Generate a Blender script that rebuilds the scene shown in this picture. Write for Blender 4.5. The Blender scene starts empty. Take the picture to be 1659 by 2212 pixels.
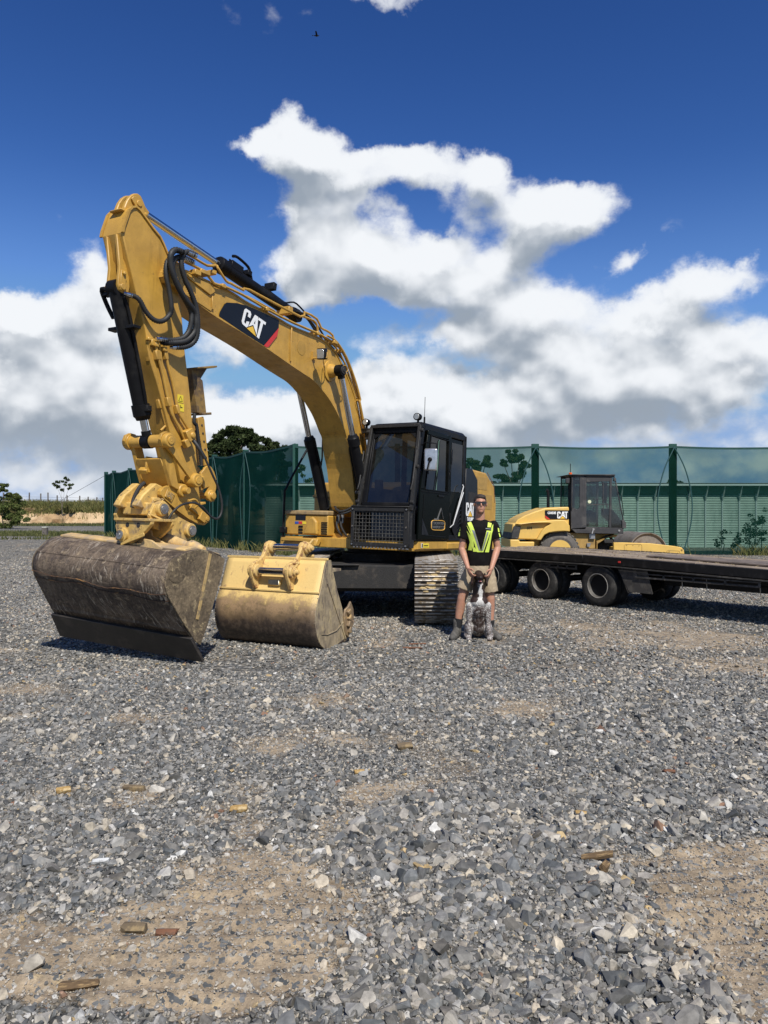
import bpy, bmesh, math, random
import numpy as np
from mathutils import Vector, Matrix, Euler
from mathutils.bvhtree import BVHTree
random.seed(7); np.random.seed(7)
S = bpy.context.scene
COL = S.collection
R = math.radians
# ------------------------------------------------------------------ camera
cam_d = bpy.data.cameras.new('camera'); cam = bpy.data.objects.new('camera', cam_d); COL.objects.link(cam)
cam.location = (0, 0, 1.6); cam.rotation_euler = (R(90), 0, 0)
cam_d.sensor_fit = 'VERTICAL'; cam_d.sensor_height = 36.0; cam_d.lens = 36.0*1640/2212
cam_d.clip_start = .05; cam_d.clip_end = 3000
S.camera = cam
# ------------------------------------------------------------------ sun, exposure
SUN_AZ, SUN_EL = R(161.5), R(50)            # azimuth measured from +Y towards +X
sun_d = bpy.data.lights.new('sun', 'SUN'); sun = bpy.data.objects.new('sun', sun_d); COL.objects.link(sun)
sdir = Vector((math.sin(SUN_AZ)*math.cos(SUN_EL), math.cos(SUN_AZ)*math.cos(SUN_EL), math.sin(SUN_EL)))
sun.rotation_euler = sdir.to_track_quat('Z', 'Y').to_euler()
sun_d.energy = 5.0; sun_d.angle = R(.53); sun_d.color = (1, .955, .88)
S.view_settings.view_transform = 'Standard'; S.view_settings.look = 'None'
S.view_settings.exposure = .10; S.view_settings.gamma = 1; S.view_settings.use_curve_mapping = False
S.cycles.max_bounces = 6; S.cycles.transparent_max_bounces = 12; S.cycles.diffuse_bounces = 3
# ------------------------------------------------------------------ sky with clouds
W = bpy.data.worlds.new('World'); S.world = W; W.use_nodes = True
nt = W.node_tree; nt.nodes.clear()
SKY_STRENGTH = .085
class NB:
    """short node builder"""
    def __init__(s, nt): s.nt = nt
    def n(s, t, **k):
        nd = s.nt.nodes.new(t)
        for a, b in k.items(): setattr(nd, a, b)
        return nd
    def put(s, sock, v):
        if hasattr(v, 'links') or isinstance(v, bpy.types.NodeSocket): s.nt.links.new(v, sock)
        elif v is not None: sock.default_value = v
    def math(s, op, a, b=None, c=None, clamp=False):
        nd = s.n('ShaderNodeMath', operation=op); nd.use_clamp = clamp
        s.put(nd.inputs[0], a); s.put(nd.inputs[1], b); s.put(nd.inputs[2], c); return nd.outputs[0]
    def vm(s, op, a, b=None, out=0):
        nd = s.n('ShaderNodeVectorMath', operation=op); s.put(nd.inputs[0], a); s.put(nd.inputs[1], b); return nd.outputs[out]
    def scale(s, a, f):
        nd = s.n('ShaderNodeVectorMath', operation='SCALE'); s.put(nd.inputs[0], a); s.put(nd.inputs['Scale'], f); return nd.outputs[0]
    def noise(s, v, sc, det=4, ro=.55, dist=0, col=False):
        nd = s.n('ShaderNodeTexNoise'); s.put(nd.inputs['Vector'], v); nd.inputs['Scale'].default_value = sc
        nd.inputs['Detail'].default_value = det; nd.inputs['Roughness'].default_value = ro; nd.inputs['Distortion'].default_value = dist
        return nd.outputs['Color' if col else 'Fac']
    def ss(s, v, a, b, lo=0., hi=1.):
        nd = s.n('ShaderNodeMapRange', interpolation_type='SMOOTHSTEP'); s.put(nd.inputs[0], v)
        for i, q in enumerate((a, b, lo, hi)): nd.inputs[i+1].default_value = q
        return nd.outputs[0]
    def mix(s, f, a, b, bt='MIX'):
        nd = s.n('ShaderNodeMix', data_type='RGBA', blend_type=bt); s.put(nd.inputs[0], f)
        s.put(nd.inputs[6], a); s.put(nd.inputs[7], b); return nd.outputs[2]
    def rgb(s, c):
        nd = s.n('ShaderNodeRGB'); nd.outputs[0].default_value = (*c, 1); return nd.outputs[0]
def c4(c): return (c[0], c[1], c[2], 1)
BOOM_TOP=[(5.078, 4.161), (4.897, 4.188), (4.743, 4.179), (4.343, 4.167), (4.11, 4.154), (3.902, 4.12), (3.704, 4.103), (3.462, 4.095), (3.188, 4.067), (2.985, 4.043), (2.774, 4.037), (2.557, 4.038), (2.309, 4.036), (2.12, 4.013), (1.949, 3.956), (1.797, 3.892), (1.665, 3.78), (1.502, 3.629), (1.333, 3.432), (1.245, 3.304), (1.237, 3.235), (1.138, 3.083), (1.048, 2.903), (0.981, 2.742), (0.898, 2.509), (0.782, 2.153), (0.737, 1.788)]
BOOM_BOT=[(5.136, 3.986), (4.764, 3.89), (4.421, 3.806), (3.969, 3.732), (3.495, 3.647), (2.936, 3.525), (2.613, 3.46), (2.411, 3.419), (2.247, 3.356), (2.127, 3.296), (2.196, 3.33), (2.015, 3.238), (1.869, 3.138), (1.74, 3.032), (1.629, 2.909), (1.538, 2.794), (1.457, 2.699), (1.389, 2.46), (1.289, 2.234), (1.231, 2.002), (1.173, 1.768), (1.096, 1.604)]
STICK=[(5.761, 4.34), (5.749, 4.406), (5.715, 4.512), (5.685, 4.602), (5.648, 4.647), (5.599, 4.67), (5.547, 4.654), (5.463, 4.598), (5.355, 4.524), (5.256, 4.469), (5.199, 4.406), (5.151, 4.339), (5.107, 4.283), (5.032, 4.169), (4.891, 3.78), (4.849, 3.51), (4.809, 3.288), (4.772, 3.125), (4.726, 2.919), (4.686, 2.71), (4.641, 2.406), (4.6, 2.31), (4.551, 2.053), (4.513, 1.794), (4.464, 1.543), (4.645, 1.527), (4.735, 1.652), (4.787, 1.777), (4.842, 1.943), (4.909, 2.148), (4.974, 2.308), (4.999, 2.361), (5.062, 2.527), (5.161, 2.751), (5.233, 2.911), (5.292, 3.022), (5.339, 3.134), (5.358, 3.203), (5.386, 3.342), (5.416, 3.439), (5.469, 3.578), (5.534, 3.735), (5.615, 3.949), (5.682, 4.116)]
STICK_LUG=[(5.783, 4.33), (5.729, 4.004), (5.736, 3.892), (5.742, 3.812), (5.722, 3.755), (5.683, 3.735), (5.633, 3.737), (5.595, 3.76), (5.583, 3.827), (5.6, 3.981), (5.638, 4.048), (5.68, 4.098), (5.729, 4.317)]
STICK_EAR=[(5.688, 4.599), (5.681, 4.657), (5.655, 4.727), (5.613, 4.795), (5.565, 4.839), (5.515, 4.859), (5.469, 4.852), (5.441, 4.818), (5.397, 4.758), (5.342, 4.722), (5.352, 4.694), (5.382, 4.666), (5.475, 4.648)]
STICK_COVER=[(5.617, 4.761), (5.589, 4.796), (5.554, 4.806), (5.522, 4.782), (5.419, 4.677), (5.423, 4.652), (5.458, 4.629), (5.49, 4.635)]
BRACKET_POST=[(4.598, 3.145), (4.408, 3.039), (4.367, 2.858), (4.326, 2.657), (4.488, 2.643), (4.55, 2.916)]
BRACKET_TOP=[(4.605, 3.157), (4.316, 3.232), (4.233, 3.25), (4.23, 3.231), (4.289, 3.21), (4.586, 3.146)]
BRACKET_GUS=[(4.562, 3.156), (4.289, 3.211), (4.414, 3.038)]
BRACKET_FL=[(4.444, 2.645), (4.282, 2.675), (4.276, 2.646), (4.431, 2.62)]
SLOT_BAR=[(4.493, 2.576), (4.395, 2.608), (4.374, 2.566), (4.356, 2.465), (4.314, 2.255), (4.271, 2.044), (4.353, 2.019), (4.431, 2.331)]
THUMB_PLATE=[(4.444, 1.923), (4.373, 1.999), (4.324, 2.026), (4.272, 2.012), (4.218, 1.958), (4.174, 1.871), (4.175, 1.753), (4.214, 1.633), (4.251, 1.6), (4.303, 1.607), (4.344, 1.663), (4.298, 1.772), (4.385, 1.741), (4.426, 1.809)]
STICK_FOOT=[(4.459, 1.57), (4.36, 1.587), (4.352, 1.561), (4.451, 1.542)]
IDLER=[(5.273, 2.229), (5.254, 2.292), (5.191, 2.324), (5.115, 2.317), (5.074, 2.268), (5.074, 2.169), (4.956, 2.04), (4.801, 1.928), (4.67, 1.896), (4.619, 1.839), (4.64, 1.778), (4.722, 1.747), (4.783, 1.786), (4.809, 1.843), (5.058, 2.064), (5.161, 2.144), (5.237, 2.16)]
HLINK=[(5.205, 2.246), (5.153, 2.302), (5.087, 2.293), (5.063, 2.147), (5.006, 1.995), (4.939, 1.776), (4.88, 1.729), (4.947, 1.7), (5.038, 1.736), (5.113, 1.92), (5.188, 2.134)]
HITCH=[(5.158, 1.672), (5.117, 1.715), (4.93, 1.772), (4.839, 1.774), (4.767, 1.736), (4.741, 1.678), (4.749, 1.609), (4.628, 1.563), (4.439, 1.448), (4.368, 1.397), (4.384, 1.353), (4.457, 1.307), (4.531, 1.315), (4.678, 1.355), (4.892, 1.46), (5.088, 1.577), (5.156, 1.631)]
EARS=[(5.369, 1.398), (5.331, 1.479), (5.292, 1.536), (5.23, 1.563), (5.165, 1.562), (5.109, 1.527), (5.028, 1.448), (4.959, 1.401), (4.808, 1.346), (4.724, 1.318), (4.672, 1.272), (4.67, 1.22), (4.706, 1.186), (4.752, 1.161), (4.796, 1.11), (4.878, 1.135), (5.049, 1.185), (5.3, 1.263), (5.346, 1.343)]
TILT_PLATE=[(-0.141, 1.352), (0.368, 1.352), (0.365, 1.305), (0.298, 1.241), (0.234, 1.192), (0.083, 1.097), (-0.007, 1.098), (-0.138, 1.188), (-0.172, 1.275)]
PIN_BOOMTIP=[(5.109, 0.13, 4.102)]
PIN_STICKTOP=[(5.547, 0.06, 4.762)]
PIN_BC_TOP=[(5.688, 0.05, 3.795)]
PIN_LINK=[(5.172, 0.2, 2.223)]
PIN_IDLER=[(4.721, 0.2, 1.819)]
PIN_HITCH=[(4.855, 0.16, 1.693)]
PIN_STICKTIP=[(4.464, 0.15, 1.383)]
PIN_EAR1=[(5.22, 0.22, 1.475)]
PIN_EAR2=[(4.784, 0.22, 1.246)]
PIN_THUMB=[(4.274, 0.03, 1.662)]
PIN_BOOMCYL=[(1.965, 0.3, 3.611)]
PIN_CYLBASE=[(0.915, -0.45, 1.204)]
SC_BASE=[(2.523, -0.1, 4.327)]
PIN_THUMB2=[(4.454, 0.03, 1.851)]
PIN_TILT=[(5.55, 0.021, 1.209)]
HITCH_LOGO=[(5.074, 0.125, 1.697), (4.955, 0.125, 1.65), (5.006, 0.125, 1.556), (5.108, 0.125, 1.613)]
LOGO_PANEL=[(4.353, 3.835), (4.34, 3.868), (4.268, 3.98), (4.228, 4.01), (4.046, 4.052), (3.882, 4.067), (3.703, 4.068), (3.498, 4.062), (3.247, 4.053), (3.211, 4.046), (3.21, 3.951), (3.505, 3.648), (3.916, 3.721), (4.341, 3.81)]
LOGO_RED=[(3.21, 3.946), (3.239, 3.833), (3.41, 3.65), (3.445, 3.637), (3.501, 3.645)]
LOGO_Q=[(3.96, 3.827), (3.573, 3.695), (3.483, 3.951), (3.901, 4.033)]
HOSE_A=[(4.95, 0.3, 4.326), (5.036, 0.26, 4.342), (5.112, 0.26, 4.263), (5.112, 0.26, 4.156), (5.055, 0.26, 4.026), (4.968, 0.27, 3.908), (4.879, 0.27, 3.758), (4.846, 0.27, 3.598), (4.83, 0.25, 3.453), (4.865, 0.22, 3.363), (4.968, 0.2, 3.3), (5.063, 0.16, 3.279)]
HOSE_B=[(5.153, 0.3, 4.297), (5.232, 0.28, 4.294), (5.294, 0.28, 4.225), (5.286, 0.27, 4.141), (5.243, 0.27, 4.033), (5.148, 0.27, 3.898), (5.019, 0.27, 3.786), (4.888, 0.26, 3.706), (4.859, 0.26, 3.596), (4.857, 0.24, 3.498), (4.925, 0.22, 3.4), (5.016, 0.2, 3.343), (5.177, 0.14, 3.305)]
HOSE_C=[(4.932, 0.24, 4.266), (5.103, 0.24, 4.265), (5.2, 0.24, 4.205), (5.227, 0.24, 4.099), (5.167, 0.24, 3.979), (5.072, 0.24, 3.858), (4.932, 0.24, 3.714), (4.915, 0.24, 3.601), (4.929, 0.22, 3.483), (4.996, 0.2, 3.394), (5.122, 0.16, 3.344), (5.254, 0.14, 3.328)]
HOSE_D=[(5.085, 0.2, 4.256), (5.237, 0.2, 4.199), (5.281, 0.2, 4.112), (5.27, 0.2, 3.994), (5.22, 0.2, 3.846), (5.185, 0.2, 3.7), (5.177, 0.18, 3.624), (5.23, 0.16, 3.547), (5.304, 0.15, 3.509), (5.381, 0.13, 3.521), (5.459, 0.11, 3.583), (5.538, 0.1, 3.681), (5.581, 0.08, 3.711), (5.634, 0.06, 3.715)]
HOSE_E=[(4.717, 0.14, 2.281), (4.692, 0.2, 2.201), (4.62, 0.24, 2.079), (4.531, 0.28, 1.897), (4.445, 0.3, 1.746), (4.402, 0.32, 1.584), (4.402, 0.32, 1.462), (4.461, 0.32, 1.391), (4.552, 0.3, 1.41), (4.657, 0.28, 1.504), (4.758, 0.26, 1.555), (4.854, 0.24, 1.555), (4.989, 0.24, 1.517), (5.077, 0.22, 1.439), (5.129, 0.2, 1.34), (5.14, 0.18, 1.29)]
HOSE_F=[(4.565, 0.0, 2.618), (4.572, 0.0, 2.512), (4.528, 0.0, 2.478), (4.489, 0.0, 2.324), (4.452, 0.0, 2.196), (4.435, 0.0, 2.109), (4.424, 0.0, 2.013)]
PIPE_A=[(5.075, 0.22, 4.339), (4.859, 0.2, 4.338), (4.633, 0.18, 4.327), (4.465, 0.16, 4.383), (4.455, 0.18, 4.354), (4.305, 0.18, 4.244), (4.222, 0.18, 4.24), (3.983, 0.18, 4.224), (3.88, 0.18, 4.259), (2.808, 0.18, 4.196), (2.716, 0.18, 4.281), (2.416, 0.18, 4.264), (2.307, 0.18, 4.165), (2.178, 0.18, 4.156), (2.009, 0.18, 4.128), (1.954, 0.18, 4.018), (1.902, 0.18, 3.962)]
PIPE_B=[(4.966, 0.16, 4.267), (4.657, 0.16, 4.253), (4.492, 0.16, 4.163), (4.328, 0.16, 4.178), (3.992, 0.16, 4.172), (3.501, 0.16, 4.118), (2.923, 0.16, 4.081), (2.354, 0.16, 4.076), (2.167, 0.16, 4.06), (1.899, 0.16, 4.019), (1.722, 0.16, 3.961), (1.532, 0.16, 3.79), (1.388, 0.16, 3.577), (1.211, 0.16, 3.308), (1.119, 0.16, 3.084), (1.011, 0.16, 2.81), (0.923, 0.16, 2.506)]
PIPE_C=[(3.835, 0.1, 4.2), (3.274, 0.1, 4.16), (3.152, 0.1, 4.117), (2.338, 0.1, 4.099), (2.104, 0.1, 4.073), (1.834, 0.1, 4.011), (1.679, 0.1, 3.934), (1.517, 0.1, 3.784), (1.374, 0.1, 3.584), (1.199, 0.1, 3.341), (1.091, 0.1, 3.091), (0.96, 0.1, 2.819), (0.872, 0.1, 2.512)]
PIPE_D=[(2.179, 0.2, 4.08), (1.987, 0.2, 4.064), (1.835, 0.2, 4.002), (1.651, 0.2, 3.875), (1.485, 0.2, 3.698), (1.342, 0.2, 3.511), (1.221, 0.2, 3.304), (1.24, 0.2, 3.278), (1.11, 0.2, 2.988), (1.026, 0.2, 2.735)]
PIPE_E=[(2.57, 0.05, 4.272), (2.324, 0.05, 4.281), (2.229, 0.05, 4.238), (2.2, 0.05, 4.137)]
HOSE_G=[(2.658, 0.0, 4.333), (2.438, 0.0, 4.337), (2.207, 0.0, 4.276), (2.036, 0.0, 4.181), (1.911, -0.0, 4.086), (1.658, 0.0, 3.989), (1.393, 0.0, 3.86), (1.25, 0.0, 3.686), (1.104, 0.0, 3.494), (0.969, 0.0, 3.357), (0.805, 0.0, 2.939), (0.72, 0.0, 2.702)]
HOSE_H=[(2.718, -0.1, 4.342), (2.636, -0.1, 4.396), (2.527, -0.1, 4.405), (2.437, -0.1, 4.376), (2.254, -0.1, 4.329), (2.085, -0.1, 4.221), (2.012, -0.1, 4.183)]
PIPE_F=[(3.892, -0.1, 4.676), (3.804, -0.1, 4.674), (3.603, -0.1, 4.629), (3.555, -0.1, 4.583), (3.522, -0.1, 4.484), (3.473, -0.1, 4.437)]
PIPE_G=[(3.432, -0.05, 4.479), (2.933, -0.05, 4.394), (2.663, -0.05, 4.462), (2.486, -0.05, 4.424), (2.371, -0.05, 4.374)]
PIPE_H=[(3.311, -0.15, 4.503), (2.826, -0.15, 4.416)]
SPIPE_A=[(5.174, 0.1, 3.239), (5.143, 0.1, 3.18), (5.105, 0.1, 3.072), (5.03, 0.1, 2.904), (4.978, 0.1, 2.746), (4.937, 0.1, 2.61), (4.9, 0.1, 2.548), (4.741, 0.1, 2.392)]
SPIPE_B=[(5.284, 0.09, 3.265), (5.252, 0.09, 3.158), (5.167, 0.09, 2.962), (5.103, 0.09, 2.768), (5.065, 0.09, 2.674), (5.015, 0.09, 2.549), (4.894, 0.09, 2.406), (4.827, 0.09, 2.316), (4.796, 0.09, 2.278)]
SPIPE_C=[(5.367, 0.07, 3.305), (5.312, 0.03, 3.134), (5.223, 0.0, 2.975), (5.161, 0.0, 2.805), (5.11, 0.0, 2.647), (5.023, 0.0, 2.443), (5.021, 0.0, 2.41), (5.085, 0.0, 2.353)]
RAIL=[(0.547, -1.15, 2.748), (0.635, -1.15, 2.705), (1.06, -1.15, 2.191), (1.272, -1.15, 1.907), (1.293, -1.15, 1.85), (1.297, -1.15, 1.254), (1.29, -1.15, 1.117), (1.185, -1.15, 1.055)]
BIG_PROF=[(5.247, 1.061), (5.302, 1.056), (5.375, 1.05), (5.446, 1.038), (5.515, 1.02), (5.583, 0.983), (5.648, 0.922), (5.696, 0.873), (5.727, 0.824), (5.741, 0.763), (5.741, 0.701), (5.717, 0.625), (5.654, 0.534), (5.481, 0.317), (5.311, 0.119), (5.181, -0.087), (5.225, 0.063), (5.132, 0.257), (5.031, 0.529), (4.928, 0.807), (4.896, 0.955), (5.056, 1.012)]
BIG_LEFT=[(5.483, -1.05, 0.041), (5.855, -1.05, 0.721), (5.586, -1.05, 1.065)]
BIG_LIGHTSTRIP=[(5.161, 1.014), (5.094, 1.013), (5.274, 0.31), (5.303, 0.339)]
TILTCYL=[(5.137, 0.0, 1.179), (5.064, 0.12, 1.134), (5.079, 0.45, 1.089)]
BLIGHT=[(2.586, 0.4, 3.689), (2.376, 0.14, 3.755)]
YB_O=(-0.667, 8.874, 0.0)
YB_PSI=27.2
YB_PROF=[(-0.092, 1.045), (-0.0, 1.047), (0.034, 0.99), (0.156, 0.681), (0.211, 0.581), (0.243, 0.503), (0.261, 0.413), (0.254, 0.307), (0.222, 0.198), (0.145, 0.082), (0.056, 0.021), (-0.012, -0.002), (-0.115, -0.001), (-0.281, 0.04), (-0.427, 0.074), (-0.402, 0.257), (-0.353, 0.448), (-0.233, 0.681), (-0.139, 0.907)]
YB_LT=[(0.061, -1.45, 1.022)]
YB_LM=[(0.071, -1.45, 0.61)]
YB_LB=[(0.159, -1.45, 0.032)]
YBpinLowR=[(0.053, -0.42, 0.905)]
YBpinLowL=[(0.031, -1.08, 0.88)]
YBpinUpR=[(-0.235, -0.42, 1.172)]
YBpinUpL=[(-0.285, -1.08, 1.156)]
YBearLow=[(0.116, -0.45, 0.692)]
YBtooth=[(-0.603, 0.0, 0.282)]
CLOUDS=[(-0.139, 0.474, 0.027, 0.026, 1.0), (-0.181, 0.452, 0.036, 0.013, 1.0), (-0.115, 0.449, 0.045, 0.029, 1.1), (-0.079, 0.425, 0.036, 0.03, 1.0), (-0.085, 0.352, 0.061, 0.05, 1.25), (-0.067, 0.304, 0.067, 0.033, 1.2), (0.0, 0.304, 0.085, 0.038, 1.1), (-0.036, 0.395, 0.043, 0.036, 1.1), (0.067, 0.41, 0.072, 0.026, 1.1), (0.128, 0.421, 0.033, 0.022, 0.9), (0.019, 0.424, 0.037, 0.018, 0.9), (0.205, 0.388, 0.046, 0.028, 1.05), (0.24, 0.365, 0.057, 0.028, 1.15), (0.104, 0.297, 0.089, 0.038, 0.9), (0.181, 0.321, 0.047, 0.027, 0.8), (0.305, 0.307, 0.025, 0.017, 1.05), (0.205, 0.243, 0.108, 0.042, 1.1), (0.346, 0.247, 0.042, 0.032, 1.1), (0.419, 0.19, 0.064, 0.043, 1.1), (0.079, 0.224, 0.09, 0.023, 0.85), (0.307, 0.175, 0.171, 0.061, 1.3), (0.439, 0.277, 0.054, 0.023, 1.2), (0.351, 0.339, 0.032, 0.015, 0.62), (-0.359, 0.286, 0.03, 0.029, 0.9), (-0.388, 0.23, 0.059, 0.048, 1.1), (-0.449, 0.25, 0.03, 0.021, 1.0), (-0.439, 0.167, 0.083, 0.053, 1.1), (-0.366, 0.144, 0.116, 0.05, 1.1), (-0.198, 0.218, 0.077, 0.031, 1.0), (-0.21, 0.133, 0.035, 0.035, 1.1), (-0.006, 0.154, 0.049, 0.041, 1.05), (0.104, 0.13, 0.13, 0.041, 1.2), (-0.139, 0.105, 0.072, 0.024, 0.9), (-0.424, 0.232, 0.036, 0.021, 0.6), (-0.079, 0.13, 0.067, 0.016, 0.6), (0.031, 0.602, 0.103, 0.012, 0.72), (-0.359, 0.363, 0.016, 0.008, 0.3), (-0.296, 0.096, 0.086, 0.035, 0.8), (0.025, 0.364, 0.03, 0.012, 0.55), (0.116, 0.367, 0.036, 0.021, 0.6), (-0.115, 0.388, 0.036, 0.031, 0.7), (-0.115, 0.286, 0.036, 0.033, 0.7), (0.043, 0.342, 0.036, 0.011, 0.35), (0.193, 0.358, 0.035, 0.021, 0.5), (-0.018, 0.385, 0.037, 0.023, 0.5), (0.085, 0.341, 0.048, 0.016, 0.5), (-0.085, 0.394, 0.03, 0.031, 0.5)]
g = bpy.data.node_groups.new('CloudField', 'ShaderNodeTree')
g.interface.new_socket(name='P', in_out='INPUT', socket_type='NodeSocketVector')
g.interface.new_socket(name='N', in_out='INPUT', socket_type='NodeSocketFloat')
g.interface.new_socket(name='D', in_out='OUTPUT', socket_type='NodeSocketFloat')
b = NB(g); gi = b.n('NodeGroupInput'); go = b.n('NodeGroupOutput')
acc = None
for a, e, ra, re, w in CLOUDS:
    d = b.vm('DIVIDE', b.vm('SUBTRACT', gi.outputs[0], (a, e, 0)), (ra*1.04, re*1.04, 1))
    q = b.math('EXPONENT', b.math('MULTIPLY', b.vm('DOT_PRODUCT', d, d, 1), -1.0))
    acc = b.math('MULTIPLY', q, w) if acc is None else b.math('MULTIPLY_ADD', q, w, acc)
acc = b.math('MINIMUM', acc, 1.35)
sp = b.n('ShaderNodeSeparateXYZ'); b.put(sp.inputs[0], gi.outputs[0])
low = b.math('MULTIPLY', b.ss(sp.outputs[1], .20, .04), .80)
side = b.math('MULTIPLY', b.ss(b.math('ABSOLUTE', sp.outputs[0]), .5, .8), .22)
side = b.math('MULTIPLY', side, b.ss(sp.outputs[1], 1.1, .5))
acc = b.math('ADD', acc, b.math('MAXIMUM', low, side))
b.put(go.inputs[0], b.math('ADD', acc, gi.outputs[1]))
b = NB(nt)
tc = b.n('ShaderNodeTexCoord'); dirv = tc.outputs['Generated']
def field(offset, det=9):
    v = b.vm('NORMALIZE', b.vm('ADD', dirv, offset)) if offset else b.vm('NORMALIZE', dirv)
    warp = b.scale(b.vm('SUBTRACT', b.noise(v, 7, 3, .5, col=True), (.5, .5, .5)), .085)
    warp2 = b.scale(b.vm('SUBTRACT', b.noise(v, 34, 4, .65, col=True), (.5, .5, .5)), .030)
    vv = b.vm('ADD', v, b.vm('ADD', warp, warp2))
    s3 = b.n('ShaderNodeSeparateXYZ'); b.put(s3.inputs[0], vv)
    az = b.math('ARCTAN2', s3.outputs[0], s3.outputs[1]); el = b.math('ARCSINE', s3.outputs[2])
    cb = b.n('ShaderNodeCombineXYZ'); b.put(cb.inputs[0], az); b.put(cb.inputs[1], el)
    st = b.vm('MULTIPLY', v, (1, 1, 1.5))
    n = b.noise(st, 9, det, .60)
    n = b.math('MULTIPLY', b.math('SUBTRACT', n, .5), 1.9)
    for sc_, am in ((15, .42), (37, .20)):
        q = b.n('ShaderNodeTexVoronoi'); b.put(q.inputs['Vector'], b.vm('ADD', st, b.scale(warp, .9))); q.inputs['Scale'].default_value = sc_
        n = b.math('MULTIPLY_ADD', b.math('SUBTRACT', .42, q.outputs['Distance']), am, n)
    gr = b.n('ShaderNodeGroup'); gr.node_tree = g; b.put(gr.inputs[0], cb.outputs[0]); b.put(gr.inputs[1], n)
    return gr.outputs[0]
fa = field(None); f0 = field(None, 2.2); f1 = field((.006, -.006, .036), 2.2)
alpha = b.math('MULTIPLY', b.ss(fa, .37, .90), b.ss(fa, .37, 1.15, .70, 1))
vd = b.vm('NORMALIZE', dirv)
puff = b.math('SUBTRACT', b.noise(vd, 11, 4, .5), b.noise(b.vm('ADD', vd, (.003, -.003, .014)), 11, 4, .5))
grad = b.math('MAXIMUM', b.math('SUBTRACT', f0, f1), -.55)
lit = b.math('MULTIPLY_ADD', grad, .62, .57)
lit = b.math('MULTIPLY_ADD', puff, 1.5, lit)
lit = b.math('ADD', lit, b.ss(f1, .9, 1.8, 0, -.24))
rim = b.ss(fa, 1.0, .5, 0, .16)
lit = b.math('ADD', lit, rim, clamp=True)
lit = b.ss(lit, .0, 1.0)
sp = b.n('ShaderNodeSeparateXYZ'); b.put(sp.inputs[0], vd)
haz = b.ss(sp.outputs[2], .0, .13)
dark = b.mix(haz, c4((4.6, 5.4, 6.6)), c4((3.5, 4.1, 4.9)))
ccol = b.mix(lit, dark, c4((9.9, 10.2, 10.6)))
sky = b.n('ShaderNodeTexSky', sky_type='NISHITA'); sky.sun_disc = False
sky.sun_elevation = SUN_EL; sky.sun_rotation = SUN_AZ; sky.air_density = 1.0; sky.dust_density = .3; sky.ozone_density = 3.0
sc = b.n('ShaderNodeSeparateColor'); b.put(sc.inputs[0], sky.outputs[0]); cc = b.n('ShaderNodeCombineColor')
for i, (k, gm, mx) in enumerate(((.316, 2.0, 4.6), (.405, 1.7, 5.6), (.614, 1.5, 7.2))):
    b.put(cc.inputs[i], b.math('MINIMUM', b.math('MULTIPLY', b.math('POWER', sc.outputs[i], gm), k), mx))
skc = b.mix(b.ss(sp.outputs[2], .42, .04, 0, .75), cc.outputs[0], c4((2.3, 4.3, 8.2)))
fin = b.mix(alpha, skc, ccol)
bg = b.n('ShaderNodeBackground'); b.put(bg.inputs[0], fin); bg.inputs[1].default_value = SKY_STRENGTH
wo = b.n('ShaderNodeOutputWorld'); nt.links.new(bg.outputs[0], wo.inputs[0])
W.cycles.sampling_method = 'MANUAL'; W.cycles.sample_map_resolution = 512
# ------------------------------------------------------------------ materials
def mat(name, col, rough=.55, metal=0., col2=None, ns=4., lo=.5, hi=.62, bump=0., bs=60., var=.12, col3=None, ns3=1.5, lo3=.55, hi3=.6, spec=.5, stretch=None, coat=0., emit=None, rough2=None, streak=0):
    m = bpy.data.materials.new(name); m.use_nodes = True; n = m.node_tree; n.nodes.clear(); b = NB(n)
    tc = b.n('ShaderNodeTexCoord'); v = tc.outputs['Object']
    if stretch: v = b.vm('MULTIPLY', v, stretch)
    c = b.rgb(col); rf = None
    if var:
        f = b.noise(v, ns*3.1, 4); k = b.ss(f, .3, .7, 1-var, 1+var)
        c = b.scale(c, k)
    if col2:
        f = b.ss(b.noise(v, ns, 8, .68), lo, hi); c = b.mix(f, c, c4(col2)); rf = f
    if streak:
        c = b.mix(b.math('MULTIPLY', b.ss(b.noise(b.vm('MULTIPLY', v, (9, 9, .9)), 1.0, 6, .7), .52, .68), streak), c, c4(tuple(q*.42 for q in col)))
        c = b.mix(b.math('MULTIPLY', b.ss(b.noise(v, 55, 2, .5), .70, .74), .8), c, c4((.13, .085, .05)))
    if col3:
        f3 = b.ss(b.noise(b.vm('ADD', v, (7.3, 1.1, 3.7)), ns3, 9, .72), lo3, hi3); c = b.mix(f3, c, c4(col3))
    p = b.n('ShaderNodeBsdfPrincipled'); b.put(p.inputs['Base Color'], c)
    p.inputs['Roughness'].default_value = rough; p.inputs['Metallic'].default_value = metal
    p.inputs['Specular IOR Level'].default_value = spec; p.inputs['Coat Weight'].default_value = coat
    if rough2 is not None and rf is not None:
        mr = b.n('ShaderNodeMapRange'); b.put(mr.inputs[0], rf); mr.inputs[3].default_value = rough; mr.inputs[4].default_value = rough2
        b.put(p.inputs['Roughness'], mr.outputs[0])
    if emit: p.inputs['Emission Color'].default_value = c4(emit[:3]); p.inputs['Emission Strength'].default_value = emit[3]
    if bump:
        bp = b.n('ShaderNodeBump'); bp.inputs['Distance'].default_value = bump; bp.inputs['Strength'].default_value = 1
        b.put(bp.inputs['Height'], b.noise(v, bs, 5, .6)); b.put(p.inputs['Normal'], bp.outputs[0])
    o = b.n('ShaderNodeOutputMaterial'); n.links.new(p.outputs[0], o.inputs[0])
    return m
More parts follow.
